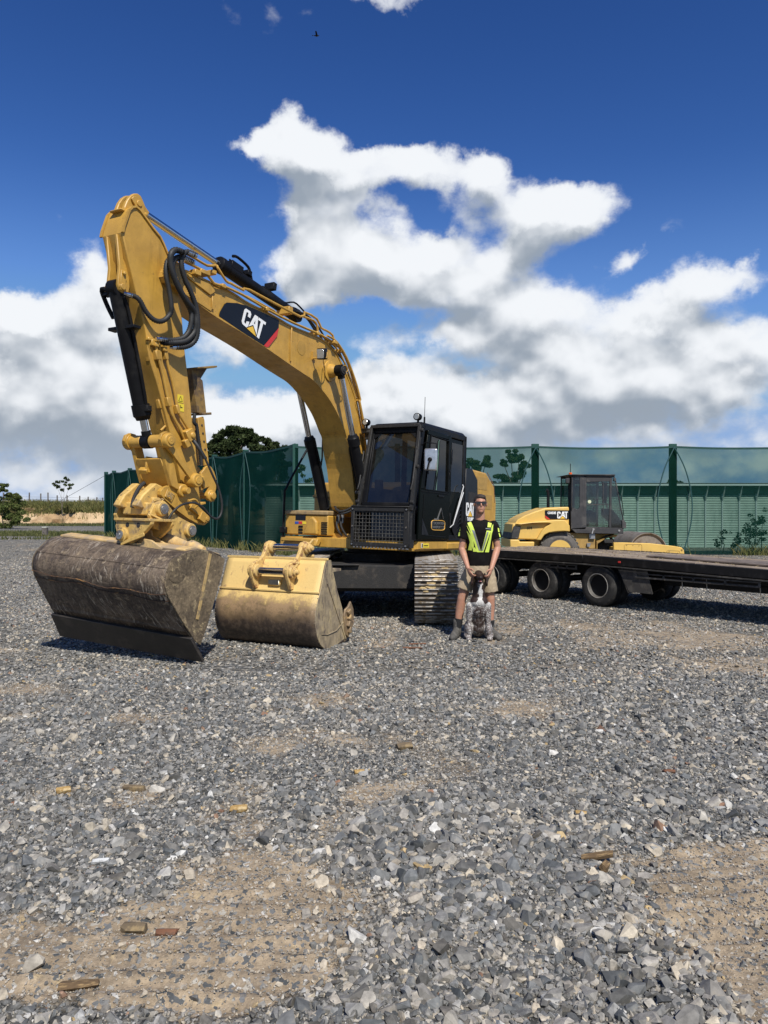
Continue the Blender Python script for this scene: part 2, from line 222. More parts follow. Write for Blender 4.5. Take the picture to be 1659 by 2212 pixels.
def glass(name, tint, refl=1.0, dirt=.0):
    m = bpy.data.materials.new(name); m.use_nodes = True; n = m.node_tree; n.nodes.clear(); b = NB(n)
    t = b.n('ShaderNodeBsdfTransparent'); t.inputs[0].default_value = c4(tint)
    gl = b.n('ShaderNodeBsdfGlossy'); gl.inputs['Roughness'].default_value = .03; gl.inputs[0].default_value = (refl, refl, refl, 1)
    fr = b.n('ShaderNodeFresnel'); fr.inputs[0].default_value = 1.55
    mx = b.n('ShaderNodeMixShader'); n.links.new(b.math('MULTIPLY_ADD', fr.outputs[0], 1.3, .02, clamp=True), mx.inputs[0]); n.links.new(t.outputs[0], mx.inputs[1]); n.links.new(gl.outputs[0], mx.inputs[2])
    last = mx.outputs[0]
    if dirt:
        d = b.n('ShaderNodeBsdfDiffuse'); d.inputs[0].default_value = (.45, .43, .38, 1)
        m2 = b.n('ShaderNodeMixShader'); tc = b.n('ShaderNodeTexCoord')
        n.links.new(b.ss(b.noise(tc.outputs['Object'], 3, 6, .7), .3, .8, dirt*.3, dirt), m2.inputs[0]); n.links.new(last, m2.inputs[1]); n.links.new(d.outputs[0], m2.inputs[2]); last = m2.outputs[0]
    o = b.n('ShaderNodeOutputMaterial'); n.links.new(last, o.inputs[0]); return m
YEL = mat('paint_yellow', (.50, .285, .050), .42, col2=(.40, .222, .042), ns=2.2, lo=.42, hi=.72, col3=(.16, .10, .045), ns3=12, lo3=.635, hi3=.70, bump=.0008, bs=30, var=.10, rough2=.65, streak=.38)
YELW = mat('paint_yellow_worn', (.56, .36, .10), .6, col2=(.30, .21, .11), ns=5, lo=.47, hi=.62, col3=(.10, .065, .045), ns3=11, lo3=.56, hi3=.66, bump=.002, bs=40, var=.15)
YROL = mat('paint_yellow_roller', (.66, .42, .10), .5, col2=(.55, .36, .12), ns=1.2, lo=.5, hi=.7, var=.05)
BLK = mat('black_paint', (.008, .008, .009), .42, col2=(.02, .019, .018), ns=3, lo=.5, hi=.7, bump=.0004, bs=30, rough2=.6, spec=.3); BLK.node_tree.nodes['Principled BSDF'].inputs['IOR'].default_value = 1.3
BLKG = mat('black_gloss', (.003, .0045, .004), .24, var=0, spec=.2); BLKG.node_tree.nodes['Principled BSDF'].inputs['IOR'].default_value = 1.22
DBLK = mat('black_dusty', (.014, .013, .012), .65, col2=(.06, .055, .048), ns=14, lo=.55, hi=.7, bump=.003, bs=60)
RUB = mat('rubber', (.022, .021, .02), .8, col2=(.07, .063, .055), ns=6, lo=.5, hi=.75, bump=.002, bs=50)
HOSE = mat('hose_rubber', (.018, .018, .018), .6, var=.2, ns=20)
CHR = mat('chrome', (.62, .63, .64), .13, 1., var=.03)
STL = mat('worn_steel', (.42, .40, .37), .38, .9, col2=(.16, .11, .07), ns=9, lo=.52, hi=.68, bump=.001, rough2=.8)
TRK = mat('track_steel', (.10, .088, .075), .6, .3, col2=(.16, .12, .08), ns=8, lo=.42, hi=.6, bump=.004, bs=30, rough2=.85)
GRS = mat('grouser_steel', (.42, .39, .35), .5, .55, col2=(.20, .155, .105), ns=12, lo=.46, hi=.62, rough2=.7)
DRK = mat('dark_underbody', (.02, .019, .018), .8, col2=(.06, .05, .04), ns=5, lo=.5, hi=.7, bump=.004)
MUD = mat('dried_mud', (.42, .31, .15), .95, col2=(.28, .20, .1), ns=14, bump=.01, bs=40)
WHT = mat('white_decal', (.80, .80, .78), .45, var=.03)
LYEL = mat('logo_yellow', (.78, .48, .05), .45, var=.02)
RED = mat('decal_red', (.55, .035, .03), .45, var=.03)
LBLK = mat('decal_black', (.008, .009, .012), .35, var=.05, spec=.3)
STICKY = mat('sticker_yellow', (.75, .58, .04), .5, var=.05)
BLUE = mat('sticker_blue', (.03, .08, .35), .5, var=0)
LAMP = mat('lamp_lens', (.35, .35, .33), .12, .3, var=.1, ns=40)
WINDS = glass('windscreen_glass', (.045, .055, .06), .42, .03)
WINR = glass('clear_glass', (.58, .66, .63), .6, .05)
MIRR = mat('mirror', (.75, .75, .76), .04, 1., var=0)
INT = mat('cab_interior', (.02, .02, .021), .8)
SEAT = mat('seat_grey', (.09, .09, .092), .8)
# ------------------------------------------------------------------ mesh builder
class MB:
    def __init__(s): s.v = []; s.f = []; s.mi = []; s.c = 0
    def add(s, vs, fs, m=0):
        o = len(s.v); s.v += [tuple(p) for p in vs]; s.f += [tuple(i+o for i in q) for q in fs]; s.mi += [m]*len(fs); return s
    def box(s, c, d, rot=None, m=0):
        c = Vector(c); hx, hy, hz = d[0]/2, d[1]/2, d[2]/2
        vs = [Vector((x, y, z)) for x in (-hx, hx) for y in (-hy, hy) for z in (-hz, hz)]
        if rot is not None: vs = [rot @ p for p in vs]
        return s.add([p+c for p in vs], [(0, 1, 3, 2), (4, 6, 7, 5), (0, 4, 5, 1), (2, 3, 7, 6), (0, 2, 6, 4), (1, 5, 7, 3)], m)
    def bb(s, lo, hi, m=0):
        return s.box([(a+b)/2 for a, b in zip(lo, hi)], [b-a for a, b in zip(lo, hi)], None, m)
    def basis(s, p0, p1, up=(0, 0, 1)):
        a = (Vector(p1)-Vector(p0)); L = a.length; a.normalize(); u = Vector(up)
        if abs(a.dot(u)) > .98: u = Vector((1, 0, 0)) if abs(a.x) < .9 else Vector((0, 1, 0))
        x = a.cross(u).normalized(); y = x.cross(a).normalized(); return a, x, y, L
    def beam(s, p0, p1, w, h, up=(0, 0, 1), m=0):
        a, x, y, L = s.basis(p0, p1, up); p0 = Vector(p0); p1 = Vector(p1)
        vs = [p+x*sx*w/2+y*sy*h/2 for p in (p0, p1) for sx, sy in ((-1, -1), (1, -1), (1, 1), (-1, 1))]
        return s.add(vs, [(3, 2, 1, 0), (4, 5, 6, 7), (0, 1, 5, 4), (1, 2, 6, 5), (2, 3, 7, 6), (3, 0, 4, 7)], m)
    def cyl(s, p0, p1, r0, r1=None, n=20, m=0, caps=True):
        r1 = r0 if r1 is None else r1
        a, x, y, L = s.basis(p0, p1); vs = []
        for p, r in ((Vector(p0), r0), (Vector(p1), r1)):
            vs += [p+(x*math.cos(t)+y*math.sin(t))*r for t in (2*math.pi*i/n for i in range(n))]
        fs = [(i, (i+1) % n, n+(i+1) % n, n+i) for i in range(n)]
        if caps: fs += [tuple(range(n-1, -1, -1)), tuple(range(n, 2*n))]
        return s.add(vs, fs, m)
    def lathe(s, p0, ax, prof, n=24, m=0, up=(0, 0, 1), caps=True):
        """prof: (distance along axis, radius)"""
        p0 = Vector(p0); a, x, y, L = s.basis(p0, p0+Vector(ax), up); vs = []; k = len(prof)
        for d, r in prof: vs += [p0+a*d+(x*math.cos(t)+y*math.sin(t))*r for t in (2*math.pi*i/n for i in range(n))]
        fs = [(j*n+i, j*n+(i+1) % n, (j+1)*n+(i+1) % n, (j+1)*n+i) for j in range(k-1) for i in range(n)]
        if caps: fs += [tuple(range(n-1, -1, -1)), tuple(range((k-1)*n, k*n))]
        return s.add(vs, fs, m)
    def tube(s, pts, r, n=8, sub=0, ribs=0, m=0, closed=False):
        P = [Vector(p) for p in pts]
        if sub: P = crs(P, sub)
        if ribs:
            L = [0]
            for i in range(1, len(P)): L.append(L[-1]+(P[i]-P[i-1]).length)
            k = max(4, int(L[-1]/ribs)); Q = []; j = 0
            for i in range(k+1):
                t = L[-1]*i/k
                while j < len(L)-2 and L[j+1] < t: j += 1
                Q.append(P[j].lerp(P[j+1], (t-L[j])/max(1e-6, L[j+1]-L[j])))
            P = Q
        N = len(P); vs = []; x = None
        for i, p in enumerate(P):
            t = (P[min(i+1, N-1)]-P[max(i-1, 0)]).normalized()
            if x is None: x = t.cross(Vector((.3, .2, 1)).normalized()).normalized()
            x = (x-t*x.dot(t)).normalized(); y = t.cross(x)
            rr = (r[i] if isinstance(r, list) else r)*((1.07 if i % 2 else .86) if ribs else 1)
            vs += [p+(x*math.cos(a)+y*math.sin(a))*rr for a in (2*math.pi*q/n for q in range(n))]
        fs = [(j*n+i, j*n+(i+1) % n, (j+1)*n+(i+1) % n, (j+1)*n+i) for j in range(N-1) for i in range(n)]
        fs += [tuple(range(n-1, -1, -1)), tuple(range((N-1)*n, N*n))]
        return s.add(vs, fs, m)
    def prism(s, pts, off, m=0):
        n = len(pts); off = Vector(off); P = [Vector(p) for p in pts]
        return s.add(P+[p+off for p in P], [tuple(range(n-1, -1, -1)), tuple(range(n, 2*n))]+[(i, (i+1) % n, n+(i+1) % n, n+i) for i in range(n)], m)
    def pxz(s, poly, y0, y1, m=0):      # polygon in the (x, z) plane extruded from y0 to y1
        return s.prism([(a, y0, c) for a, c in poly], (0, y1-y0, 0), m)
    def pxy(s, poly, z0, z1, m=0): return s.prism([(a, c, z0) for a, c in poly], (0, 0, z1-z0), m)
    def pyz(s, poly, x0, x1, m=0): return s.prism([(x0, a, c) for a, c in poly], (x1-x0, 0, 0), m)
    def grid(s, rows, m=0):
        k = len(rows[0]); vs = [p for r in rows for p in r]
        return s.add(vs, [(j*k+i, j*k+i+1, (j+1)*k+i+1, (j+1)*k+i) for j in range(len(rows)-1) for i in range(k-1)], m)
    def xf(s, M): s.v = [tuple(M @ Vector(p)) for p in s.v]; return s
def crs(P, sub):
    out = []; n = len(P)
    for i in range(n-1):
        a, b_, c, d = P[max(i-1, 0)], P[i], P[i+1], P[min(i+2, n-1)]
        for k in range(sub):
            t = k/sub; out.append(.5*((2*b_)+(c-a)*t+(2*a-5*b_+4*c-d)*t*t+(3*b_-a-3*c+d)*t**3))
    out.append(P[-1]); return out
def cr2(pts, sub): return [(p.x, p.y) for p in crs([Vector((a, c, 0)) for a, c in pts], sub)]
def obj(name, mb, m, parent=None, bevel=0., ang=32, smooth=True, fix=True, segs=1):
    me = bpy.data.meshes.new(name); me.from_pydata([tuple(v) for v in mb.v], [], mb.f)
    for q in (m if isinstance(m, (list, tuple)) else [m]): me.materials.append(q)
    if any(mb.mi): me.polygons.foreach_set('material_index', mb.mi)
    if fix:
        bm = bmesh.new(); bm.from_mesh(me); bmesh.ops.recalc_face_normals(bm, faces=bm.faces); bm.to_mesh(me); bm.free()
    if smooth:
        me.polygons.foreach_set('use_smooth', [True]*len(me.polygons)); me.set_sharp_from_angle(angle=R(ang))
    me.update(); o = bpy.data.objects.new(name, me); COL.objects.link(o)
    if parent is not None: o.parent = parent
    if bevel:
        md = o.modifiers.new('edge', 'BEVEL'); md.width = bevel; md.segments = segs; md.limit_method = 'ANGLE'; md.angle_limit = R(40); md.harden_normals = False
    return o
def tag(o, label=None, cat=None, group=None, kind=None):
    for k, v in (('label', label), ('category', cat), ('group', group), ('kind', kind)):
        if v: o[k] = v
    return o
def thing(name, label, cat, M=None, group=None):
    o = bpy.data.objects.new(name, None); COL.objects.link(o); o.empty_display_size = .2
    if M is not None: o.matrix_world = M if isinstance(M, Matrix) else Matrix.Translation(M)
    return tag(o, label, cat, group)
def dup(o, parent=None):
    c = o.copy(); COL.objects.link(c); c.parent = parent
    for ch in list(o.children): dup(ch, c)
    return c
def frame(C, psi, pitch=0, roll=0):
    psi = R(psi); pt = R(pitch); rl = R(roll)
    f = Vector((-math.sin(psi), -math.cos(psi), 0)); l = Vector((math.cos(psi), -math.sin(psi), 0)); u = Vector((0, 0, 1))
    f2 = f*math.cos(pt)+u*math.sin(pt); u2 = u*math.cos(pt)-f*math.sin(pt)
    l3 = l*math.cos(rl)+u2*math.sin(rl); u3 = u2*math.cos(rl)-l*math.sin(rl)
    M = Matrix(((f2.x, l3.x, u3.x, C[0]), (f2.y, l3.y, u3.y, C[1]), (f2.z, l3.z, u3.z, C[2]), (0, 0, 0, 1))); return M
def text(name, s, M, size, m, parent=None, bold=0., align='CENTER', depth=.0015, sx=1.):
    cu = bpy.data.curves.new(name, 'FONT'); cu.body = s; cu.size = size; cu.extrude = depth; cu.align_x = align; cu.align_y = 'CENTER'; cu.offset = bold; cu.resolution_u = 3
    o = bpy.data.objects.new(name, cu); COL.objects.link(o)
    dg = bpy.context.evaluated_depsgraph_get(); me = bpy.data.meshes.new_from_object(o.evaluated_get(dg)); bpy.data.objects.remove(o)
    me.transform(M @ Matrix.Diagonal((sx, 1, 1, 1))); me.materials.clear(); me.materials.append(m); me.name = name
    o = bpy.data.objects.new(name, me); COL.objects.link(o)
    if parent is not None: o.parent = parent
    return o
def axes(o, x, y):  # matrix whose local x, y axes lie along x, y
    x = Vector(x).normalized(); y = Vector(y).normalized(); z = x.cross(y)
    return Matrix(((x.x, y.x, z.x, o[0]), (x.y, y.y, z.y, o[1]), (x.z, y.z, z.z, o[2]), (0, 0, 0, 1)))
LOGO_C = [(0, .12), (0, .88), (.05, 1), (.25, 1), (.31, .88), (.31, .64), (.20, .64), (.20, .80), (.17, .85), (.13, .85), (.10, .80), (.10, .2), (.13, .15), (.17, .15), (.20, .2), (.20, .33), (.31, .42), (.31, .14), (.25, 0), (.05, 0)]
LOGO_AL = [(.335, .16), (.47, 1), (.545, 1), (.545, .78), (.51, .52), (.5, .42)]
LOGO_AR = [(.545, 1), (.62, 1), (.755, .08), (.5, .42), (.51, .52), (.58, .52), (.545, .78)]
LOGO_T = [(.655, 1), (1, 1), (1, .86), (.895, .86), (.895, 0), (.785, 0), (.785, .86), (.655, .86)]
LOGO_TRI = [(.27, -.02), (.5, .34), (.75, -.02)]
def logo(q, out, parent, names=('logo_letters', 'logo_triangle'), mats=None, th=.004):
    """q: bottom-left, bottom-right, top-right, top-left corners; out: outward unit vector"""
    q = [Vector(p) for p in q]; out = Vector(out)
    def mp(p, o): return q[0]*(1-p[0])*(1-p[1])+q[1]*p[0]*(1-p[1])+q[2]*p[0]*p[1]+q[3]*(1-p[0])*p[1]+out*o
    a = MB()
    for poly in (LOGO_C, LOGO_AL, LOGO_AR, LOGO_T): a.prism([mp(p, 0) for p in poly], out*th)
    t = MB().prism([mp(p, 0) for p in LOGO_TRI], out*th*1.3)
    m = mats or (WHT, LYEL)
    obj(names[0], a, m[0], parent, smooth=False); obj(names[1], t, m[1], parent, smooth=False)
# ================================================================== ground
def G(px, py, z=0.):                      # a ground point (metres) seen at the given spot of the reference layout
    t = (z-1.6)/((1105-py)/1640); return ((px-829.5)/1640*t, t)
_lat = np.random.RandomState(3).rand(256, 256)
def vnoise(x, y, s):
    x = np.asarray(x)*s+37.2; y = np.asarray(y)*s+11.7; xi = np.floor(x).astype(int); yi = np.floor(y).astype(int); fx = x-xi; fy = y-yi
    fx = fx*fx*(3-2*fx); fy = fy*fy*(3-2*fy); g = lambda i, j: _lat[i % 256, j % 256]
    return (g(xi, yi)*(1-fx)+g(xi+1, yi)*fx)*(1-fy)+(g(xi, yi+1)*(1-fx)+g(xi+1, yi+1)*fx)*fy
def fb(x, y, s, o=4):
    t = 0; a = 1; w = 0
    for i in range(o): t = t+a*vnoise(x, y, s*2**i); w += a; a *= .55
    return t/w
# bare-earth patches: centre x, y, radii, rotation, weight (metres)
def PG(px, py, rx, ry, w): x, y = G(px, py); return (x, y, rx*y/1640, ry*y*y/2624, 0, w)
PATCH = [PG(*q) for q in ((560, 1960, 270, 120, 1.15), (430, 2090, 350, 120, 1.3), (90, 2130, 150, 60, 1.0), (640, 1850, 190, 60, .85), (560, 1760, 170, 60, .8), (480, 1680, 120, 40, .6), (1540, 1850, 200, 55, .95), (1560, 1960, 230, 90, 1.3), (1610, 2090, 120, 90, .8),
         (880, 1670, 110, 70, .78), (830, 1740, 80, 70, .7), (760, 1640, 90, 45, .6), (1350, 1370, 340, 40, .85), (1620, 1440, 130, 40, .75), (1150, 1480, 140, 20, .5), (1180, 1525, 110, 22, .5), (60, 1490, 130, 30, .6), (330, 1560, 110, 22, .45), (790, 1385, 70, 16, .8), (470, 1730, 200, 110, .72), (740, 1960, 100, 190, .62), (640, 1620, 90, 50, .5), (1300, 1440, 200, 25, .6), (1640, 2170, 60, 70, .8), (700, 1510, 120, 22, .3), (150, 1700, 90, 30, .4))]
def dirt(x, y):
    x = np.asarray(x, float); y = np.asarray(y, float); t = np.zeros_like(x)
    x0, y0 = x, y; x = x0+(fb(x0, y0, 1.1, 4)-.5)*1.3; y = y0+(fb(x0+31, y0+7, 1.3, 4)-.5)*1.0
    for cx, cy, rx, ry, r, w in PATCH:
        dx = x-cx; dy = y-cy; a = dx*math.cos(r)+dy*math.sin(r); c = -dx*math.sin(r)+dy*math.cos(r)
        t = np.maximum(t, w*np.exp(-((a/rx)**2+(c/ry)**2)**1.3))
    t = t+(fb(x0, y0, 2.2, 5)-.5)*1.3+(fb(x0, y0, .35, 3)-.5)*1.1
    return np.clip((t-.19)/.52, 0, 1)
TRACKP = [PG(*q)[:4] for q in ((520, 1980, 290, 130, 1), (400, 2110, 350, 110, 1), (80, 2130, 150, 60, 1), (1560, 1950, 240, 95, 1), (1530, 1850, 200, 45, 1))]
def trackw(x, y):
    w = 0
    for cx, cy, rx, ry in TRACKP: w = np.maximum(w, np.exp(-(((x-cx)/rx)**2+((y-cy)/ry)**2)**2))
    return w
def height(x, y):
    x = np.asarray(x, float); y = np.asarray(y, float); d = dirt(x, y)
    near = np.exp(-(y/14.)**2)
    h = (fb(x, y, .7, 3)-.5)*.05*near+(fb(x, y, 4, 3)-.5)*.018*near
    w = 0
    for cx, cy, rx, ry in TRACKP: w = np.maximum(w, np.exp(-(((x-cx)/rx)**2+((y-cy)/ry)**2)**2))
    yy = y+.04*np.sin(x*2.1)+.05*fb(x, y, 2.2, 3)
    rip = (1-np.abs(np.sin(yy*math.pi/.115))**.7)
    h = h-w*.03+w*.036*rip*(.35+.65*d)*(.2+1.5*fb(x, y, 3, 3))
    m = np.exp(-((y-9.5)/2.0)**2)*0
    return h*np.clip(1-np.maximum(0, y-8.2)/1.5, .25, 1)
def ground_mesh():
    ys = [-60, -20, -6, -2, 0, 1.0]; y = 1.6
    while y < 16: ys.append(y); y += max(.017, y*.0085)
    while y < 900: ys.append(y); y *= 1.09
    ys += [1200, 2400]
    us = np.concatenate([[-40, -12, -5, -2.5, -1.5, -1.0], np.linspace(-.68, .68, 190), [1.0, 1.5, 2.5, 5, 12, 40]])
    ys = np.array(ys); Y, U = np.meshgrid(ys, us, indexing='ij'); wid = np.maximum(np.abs(Y), 1.9)+.3
    X = U*wid; Z = height(X, Y)*(Y > 1.2)*(Y < 60)
    v = np.stack([X, Y, Z], -1).reshape(-1, 3); ny, nu = Y.shape
    i = np.arange(ny-1)[:, None]*nu+np.arange(nu-1)[None]; f = np.stack([i, i+1, i+nu+1, i+nu], -1).reshape(-1, 4)
    me = bpy.data.meshes.new('gravel_yard'); me.from_pydata(v.tolist(), [], f.tolist())
    me.polygons.foreach_set('use_smooth', [True]*len(f))
    at = me.attributes.new('dirt', 'FLOAT', 'POINT'); at.data.foreach_set('value', dirt(X, Y).reshape(-1).astype(np.float32))
    m = bpy.data.materials.new('yard_ground'); m.use_nodes = True; n = m.node_tree; n.nodes.clear(); b = NB(n)
    tc = b.n('ShaderNodeTexCoord'); v = tc.outputs['Object']
    at = b.n('ShaderNodeAttribute'); at.attribute_name = 'dirt'; dv = at.outputs['Fac']
    def vor(scale, feat='F1'):
        q = b.n('ShaderNodeTexVoronoi'); q.feature = feat; b.put(q.inputs['Vector'], v); q.inputs['Scale'].default_value = scale; return q
    v1 = vor(26); v2 = vor(60); v3 = vor(9)
    cr = b.n('ShaderNodeValToRGB'); e = cr.color_ramp
    hs = b.n('ShaderNodeSeparateColor'); b.put(hs.inputs[0], v1.outputs['Color'])
    b.put(cr.inputs[0], hs.outputs[0])
    cols = [(0, (.055, .060, .062)), (.3, (.12, .124, .123)), (.55, (.19, .19, .185)), (.75, (.30, .28, .24)), (.9, (.40, .37, .31)), (1, (.55, .53, .49))]
    e.elements[0].position = 0; e.elements[0].color = c4(cols[0][1]); e.elements[1].position = 1; e.elements[1].color = c4(cols[-1][1])
    for p, c in cols[1:-1]: q = e.elements.new(p); q.color = c4(c)
    n1 = b.noise(v, 3.5, 6, .65); n2 = b.noise(v, 45, 4, .7)
    earth = b.mix(b.ss(n1, .35, .65), c4((.24, .185, .125)), c4((.40, .31, .205)))
    earth = b.mix(b.ss(b.noise(v, 5.5, 6, .7), .60, .68), earth, c4((.45, .345, .20)))
    earth = b.scale(earth, b.ss(n2, .25, .75, .70, 1.25)); sc2 = b.n('ShaderNodeSeparateColor'); b.put(sc2.inputs[0], v2.outputs['Color']); earth = b.mix(b.ss(sc2.outputs[0], .72, .80), earth, cr.outputs[0])
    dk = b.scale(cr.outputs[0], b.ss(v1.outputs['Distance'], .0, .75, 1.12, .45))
    big = b.ss(b.noise(v, .11, 4, .6), .35, .7)
    dk = b.mix(b.math('MULTIPLY', big, .35), dk, c4((.30, .26, .19)))
    dd = b.ss(b.math('ADD', dv, b.math('MULTIPLY', b.math('SUBTRACT', n2, .5), .5)), .25, .7)
    dd = b.math('MULTIPLY', dd, .88)
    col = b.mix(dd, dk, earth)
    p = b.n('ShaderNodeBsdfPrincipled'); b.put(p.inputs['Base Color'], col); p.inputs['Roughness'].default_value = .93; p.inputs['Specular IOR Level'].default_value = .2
    h = b.math('MULTIPLY', b.math('SUBTRACT', 1, v1.outputs['Distance']), b.ss(dd, .2, .9, 1, .15))
    bp = b.n('ShaderNodeBump'); bp.inputs['Distance'].default_value = .022; b.put(bp.inputs['Height'], h)
    b2 = b.n('ShaderNodeBump'); b2.inputs['Distance'].default_value = .006; b.put(b2.inputs['Height'], b.noise(v, 120, 3, .7)); b.put(b2.inputs['Normal'], bp.outputs[0])
    b.put(p.inputs['Normal'], b2.outputs[0])
    o = b.n('ShaderNodeOutputMaterial'); n.links.new(p.outputs[0], o.inputs[0])
    me.materials.append(m); o = bpy.data.objects.new('ground', me); COL.objects.link(o); o['kind'] = 'structure'
    return o
GROUND = ground_mesh()
# ------------------------------------------------------------------ stones
def stone_mat(name, mode):
    m = bpy.data.materials.new(name); m.use_nodes = True; n = m.node_tree; n.nodes.clear(); b = NB(n)
    if mode == 'obj': c = b.n('ShaderNodeObjectInfo').outputs['Color']
    else:
        a = b.n('ShaderNodeAttribute'); a.attribute_type = 'INSTANCER' if mode == 'inst' else 'GEOMETRY'; a.attribute_name = 'col'; c = a.outputs['Color']
    tc = b.n('ShaderNodeTexCoord'); v = tc.outputs['Object']
    f = b.noise(v, 2.2 if mode != 'geo' else 60, 5, .65); c = b.scale(c, b.ss(f, .25, .75, .68, 1.32))
    f2 = b.ss(b.noise(v, 1.3 if mode != 'geo' else 40, 4, .6), .58, .72); c = b.mix(b.math('MULTIPLY', f2, .45), c, c4((.33, .28, .2)))
    p = b.n('ShaderNodeBsdfPrincipled'); b.put(p.inputs['Base Color'], c); p.inputs['Roughness'].default_value = .72; p.inputs['Specular IOR Level'].default_value = .35
    o = b.n('ShaderNodeOutputMaterial'); n.links.new(p.outputs[0], o.inputs[0]); return m
SM_I, SM_O, SM_G = stone_mat('stone_scattered', 'inst'), stone_mat('stone_single', 'obj'), stone_mat('stone_clump', 'geo')
rng = np.random.RandomState(11)
def stone_bm(k, npts=13, rs=None):
    rs = np.random.RandomState(100+k)
    bm = bmesh.new(); s = (1, .62+.33*rs.rand(), .40+.42*rs.rand())
    for i in range(npts):
        p = rs.randn(3); p /= np.linalg.norm(p); p = np.sign(p)*np.abs(p)**.72
        bm.verts.new((p[0]*s[0]*.5, p[1]*s[1]*.5, p[2]*s[2]*.5))
    r = bmesh.ops.convex_hull(bm, input=bm.verts); 
    bmesh.ops.delete(bm, geom=list({q for q in r['geom_interior']+r['geom_unused'] if isinstance(q, bmesh.types.BMVert)}), context='VERTS')
    return bm
STONE_ME = []
for k in range(12):
    bm = stone_bm(k); me = bpy.data.meshes.new('stone'); bm.to_mesh(me); bm.free(); me.materials.append(SM_I); STONE_ME.append(me)
def stone_cols(n, d, rs):
    pal = np.array([(.048, .053, .055), (.082, .088, .090), (.132, .137, .136), (.180, .180, .172), (.25, .245, .23), (.34, .315, .27), (.40, .35, .27), (.47, .46, .43), (.40, .29, .14), (.20, .11, .07)])
    pw = np.array([.10, .20, .23, .16, .12, .08, .055, .022, .004, .004]); pd = np.array([.02, .07, .12, .13, .16, .22, .22, .04, .016, .006])
    out = np.zeros((n, 3)); u = rs.rand(n)
    w = pw[None]*(1-d[:, None])+pd[None]*d[:, None]; cw = np.cumsum(w/w.sum(1, keepdims=True), 1)
    idx = (u[:, None] > cw).sum(1).clip(0, 9); c = pal[idx]*(.80+.40*rs.rand(n, 1)); k = .20*rs.rand(n, 1)**1.3+.45*rs.rand(n, 1)*d[:, None]; c = c*(1-k)+np.array((.36, .29, .205))*k
    return c
def scatter(n, y0, y1, smed, sig, smax, dd=.66):
    y = np.sqrt(rng.rand(n)*(y1**2-y0**2)+y0**2); x = (rng.rand(n)*2-1)*(y*.62+.25)
    d = dirt(x, y); big = fb(x, y, 1.1, 3)
    keep = rng.rand(n) < (1-dd*d)*(1-.35*trackw(x, y)*(smed > .011))
    s = np.exp(rng.randn(n)*sig)*smed*(1-.38*d)*(.66+.62*big)
    # a band of larger, blockier stones in the lower middle and right
    bl = np.exp(-(((x-.45)/.9)**2+((y-2.9)/1.1)**2)); s *= 1+.30*bl*(1-d)
    s = np.minimum(s, smax)
    return x[keep], y[keep], s[keep], d[keep]
def windrow():
    # loose big chunks thrown up along the edge of the right-hand wheel track, and a heap of coarse stone in the lower middle
    pts = [G(*p) for p in ((1225, 1725), (1290, 1830), (1330, 1900), (1400, 1985), (1490, 2070), (1590, 2200))]; X = []; Y = []
    for i in range(520): k = rng.randint(0, 5); t = rng.rand(); X.append(pts[k][0]*(1-t)+pts[k+1][0]*t+rng.randn()*.045); Y.append(pts[k][1]*(1-t)+pts[k+1][1]*t+rng.randn()*.04)
    for i in range(900): q = G(rng.uniform(660, 1300), rng.uniform(1780, 2230)); X.append(q[0]); Y.append(q[1])
    for i in range(220): q = G(rng.normal(1480, 150), rng.normal(1500, 18)); X.append(q[0]); Y.append(q[1])
    X, Y = np.array(X), np.array(Y); n = len(X); return X, Y, np.minimum(.030*np.exp(rng.randn(n)*.42), .09), np.full(n, .45)
def stones_near():
    A = [scatter(46000, 2.0, 4.4, .0200, .55, .105, .80), scatter(60000, 2.0, 5.4, .0105, .35, .03, .10), scatter(62000, 4.4, 7.6, .0245, .45, .10, .7), windrow()]
    x, y, s, d = [np.concatenate([a[i] for a in A]) for i in range(4)]
    n = len(x); z = height(x, y)+s*(.10+.12*(s < .02))*rng.rand(n)+.004*(s < .02)*trackw(x, y)
    c = stone_cols(n, d, rng); rot = np.stack([rng.randn(n)*.5, rng.randn(n)*.5, rng.rand(n)*6.283], 1)
    idx = rng.randint(0, 12, n)
    vis = (np.abs(x/y) < .49) & (y > 2.45)
    big = np.argsort(-(s/y)*vis)[:290]; isb = np.zeros(n, bool); isb[big] = True
    oms = []
    for me in STONE_ME:
        q = me.copy(); q.materials.clear(); q.materials.append(SM_O); oms.append(q)
    for i in big:
        o = bpy.data.objects.new('stone', oms[idx[i]]); COL.objects.link(o); o.parent = GROUND
        o.location = (x[i], y[i], z[i]); o.rotation_euler = rot[i]; o.scale = (s[i],)*3; o.color = (*c[i], 1)
    k = ~isb; P = np.stack([x[k], y[k], z[k]], 1)
    me = bpy.data.meshes.new('gravel'); me.from_pydata(P.tolist(), [], [])
    def at(nm, ty, a, key): t = me.attributes.new(nm, ty, 'POINT'); t.data.foreach_set(key, np.ascontiguousarray(a, dtype=np.float32).reshape(-1))
    at('rot', 'FLOAT_VECTOR', rot[k], 'vector'); at('scl', 'FLOAT', s[k], 'value'); at('col', 'FLOAT_COLOR', np.concatenate([c[k], np.ones((k.sum(), 1))], 1), 'color')
    t = me.attributes.new('idx', 'INT', 'POINT'); t.data.foreach_set('value', idx[k].astype(np.int32))
    return gn_obj('gravel', me, STONE_ME)
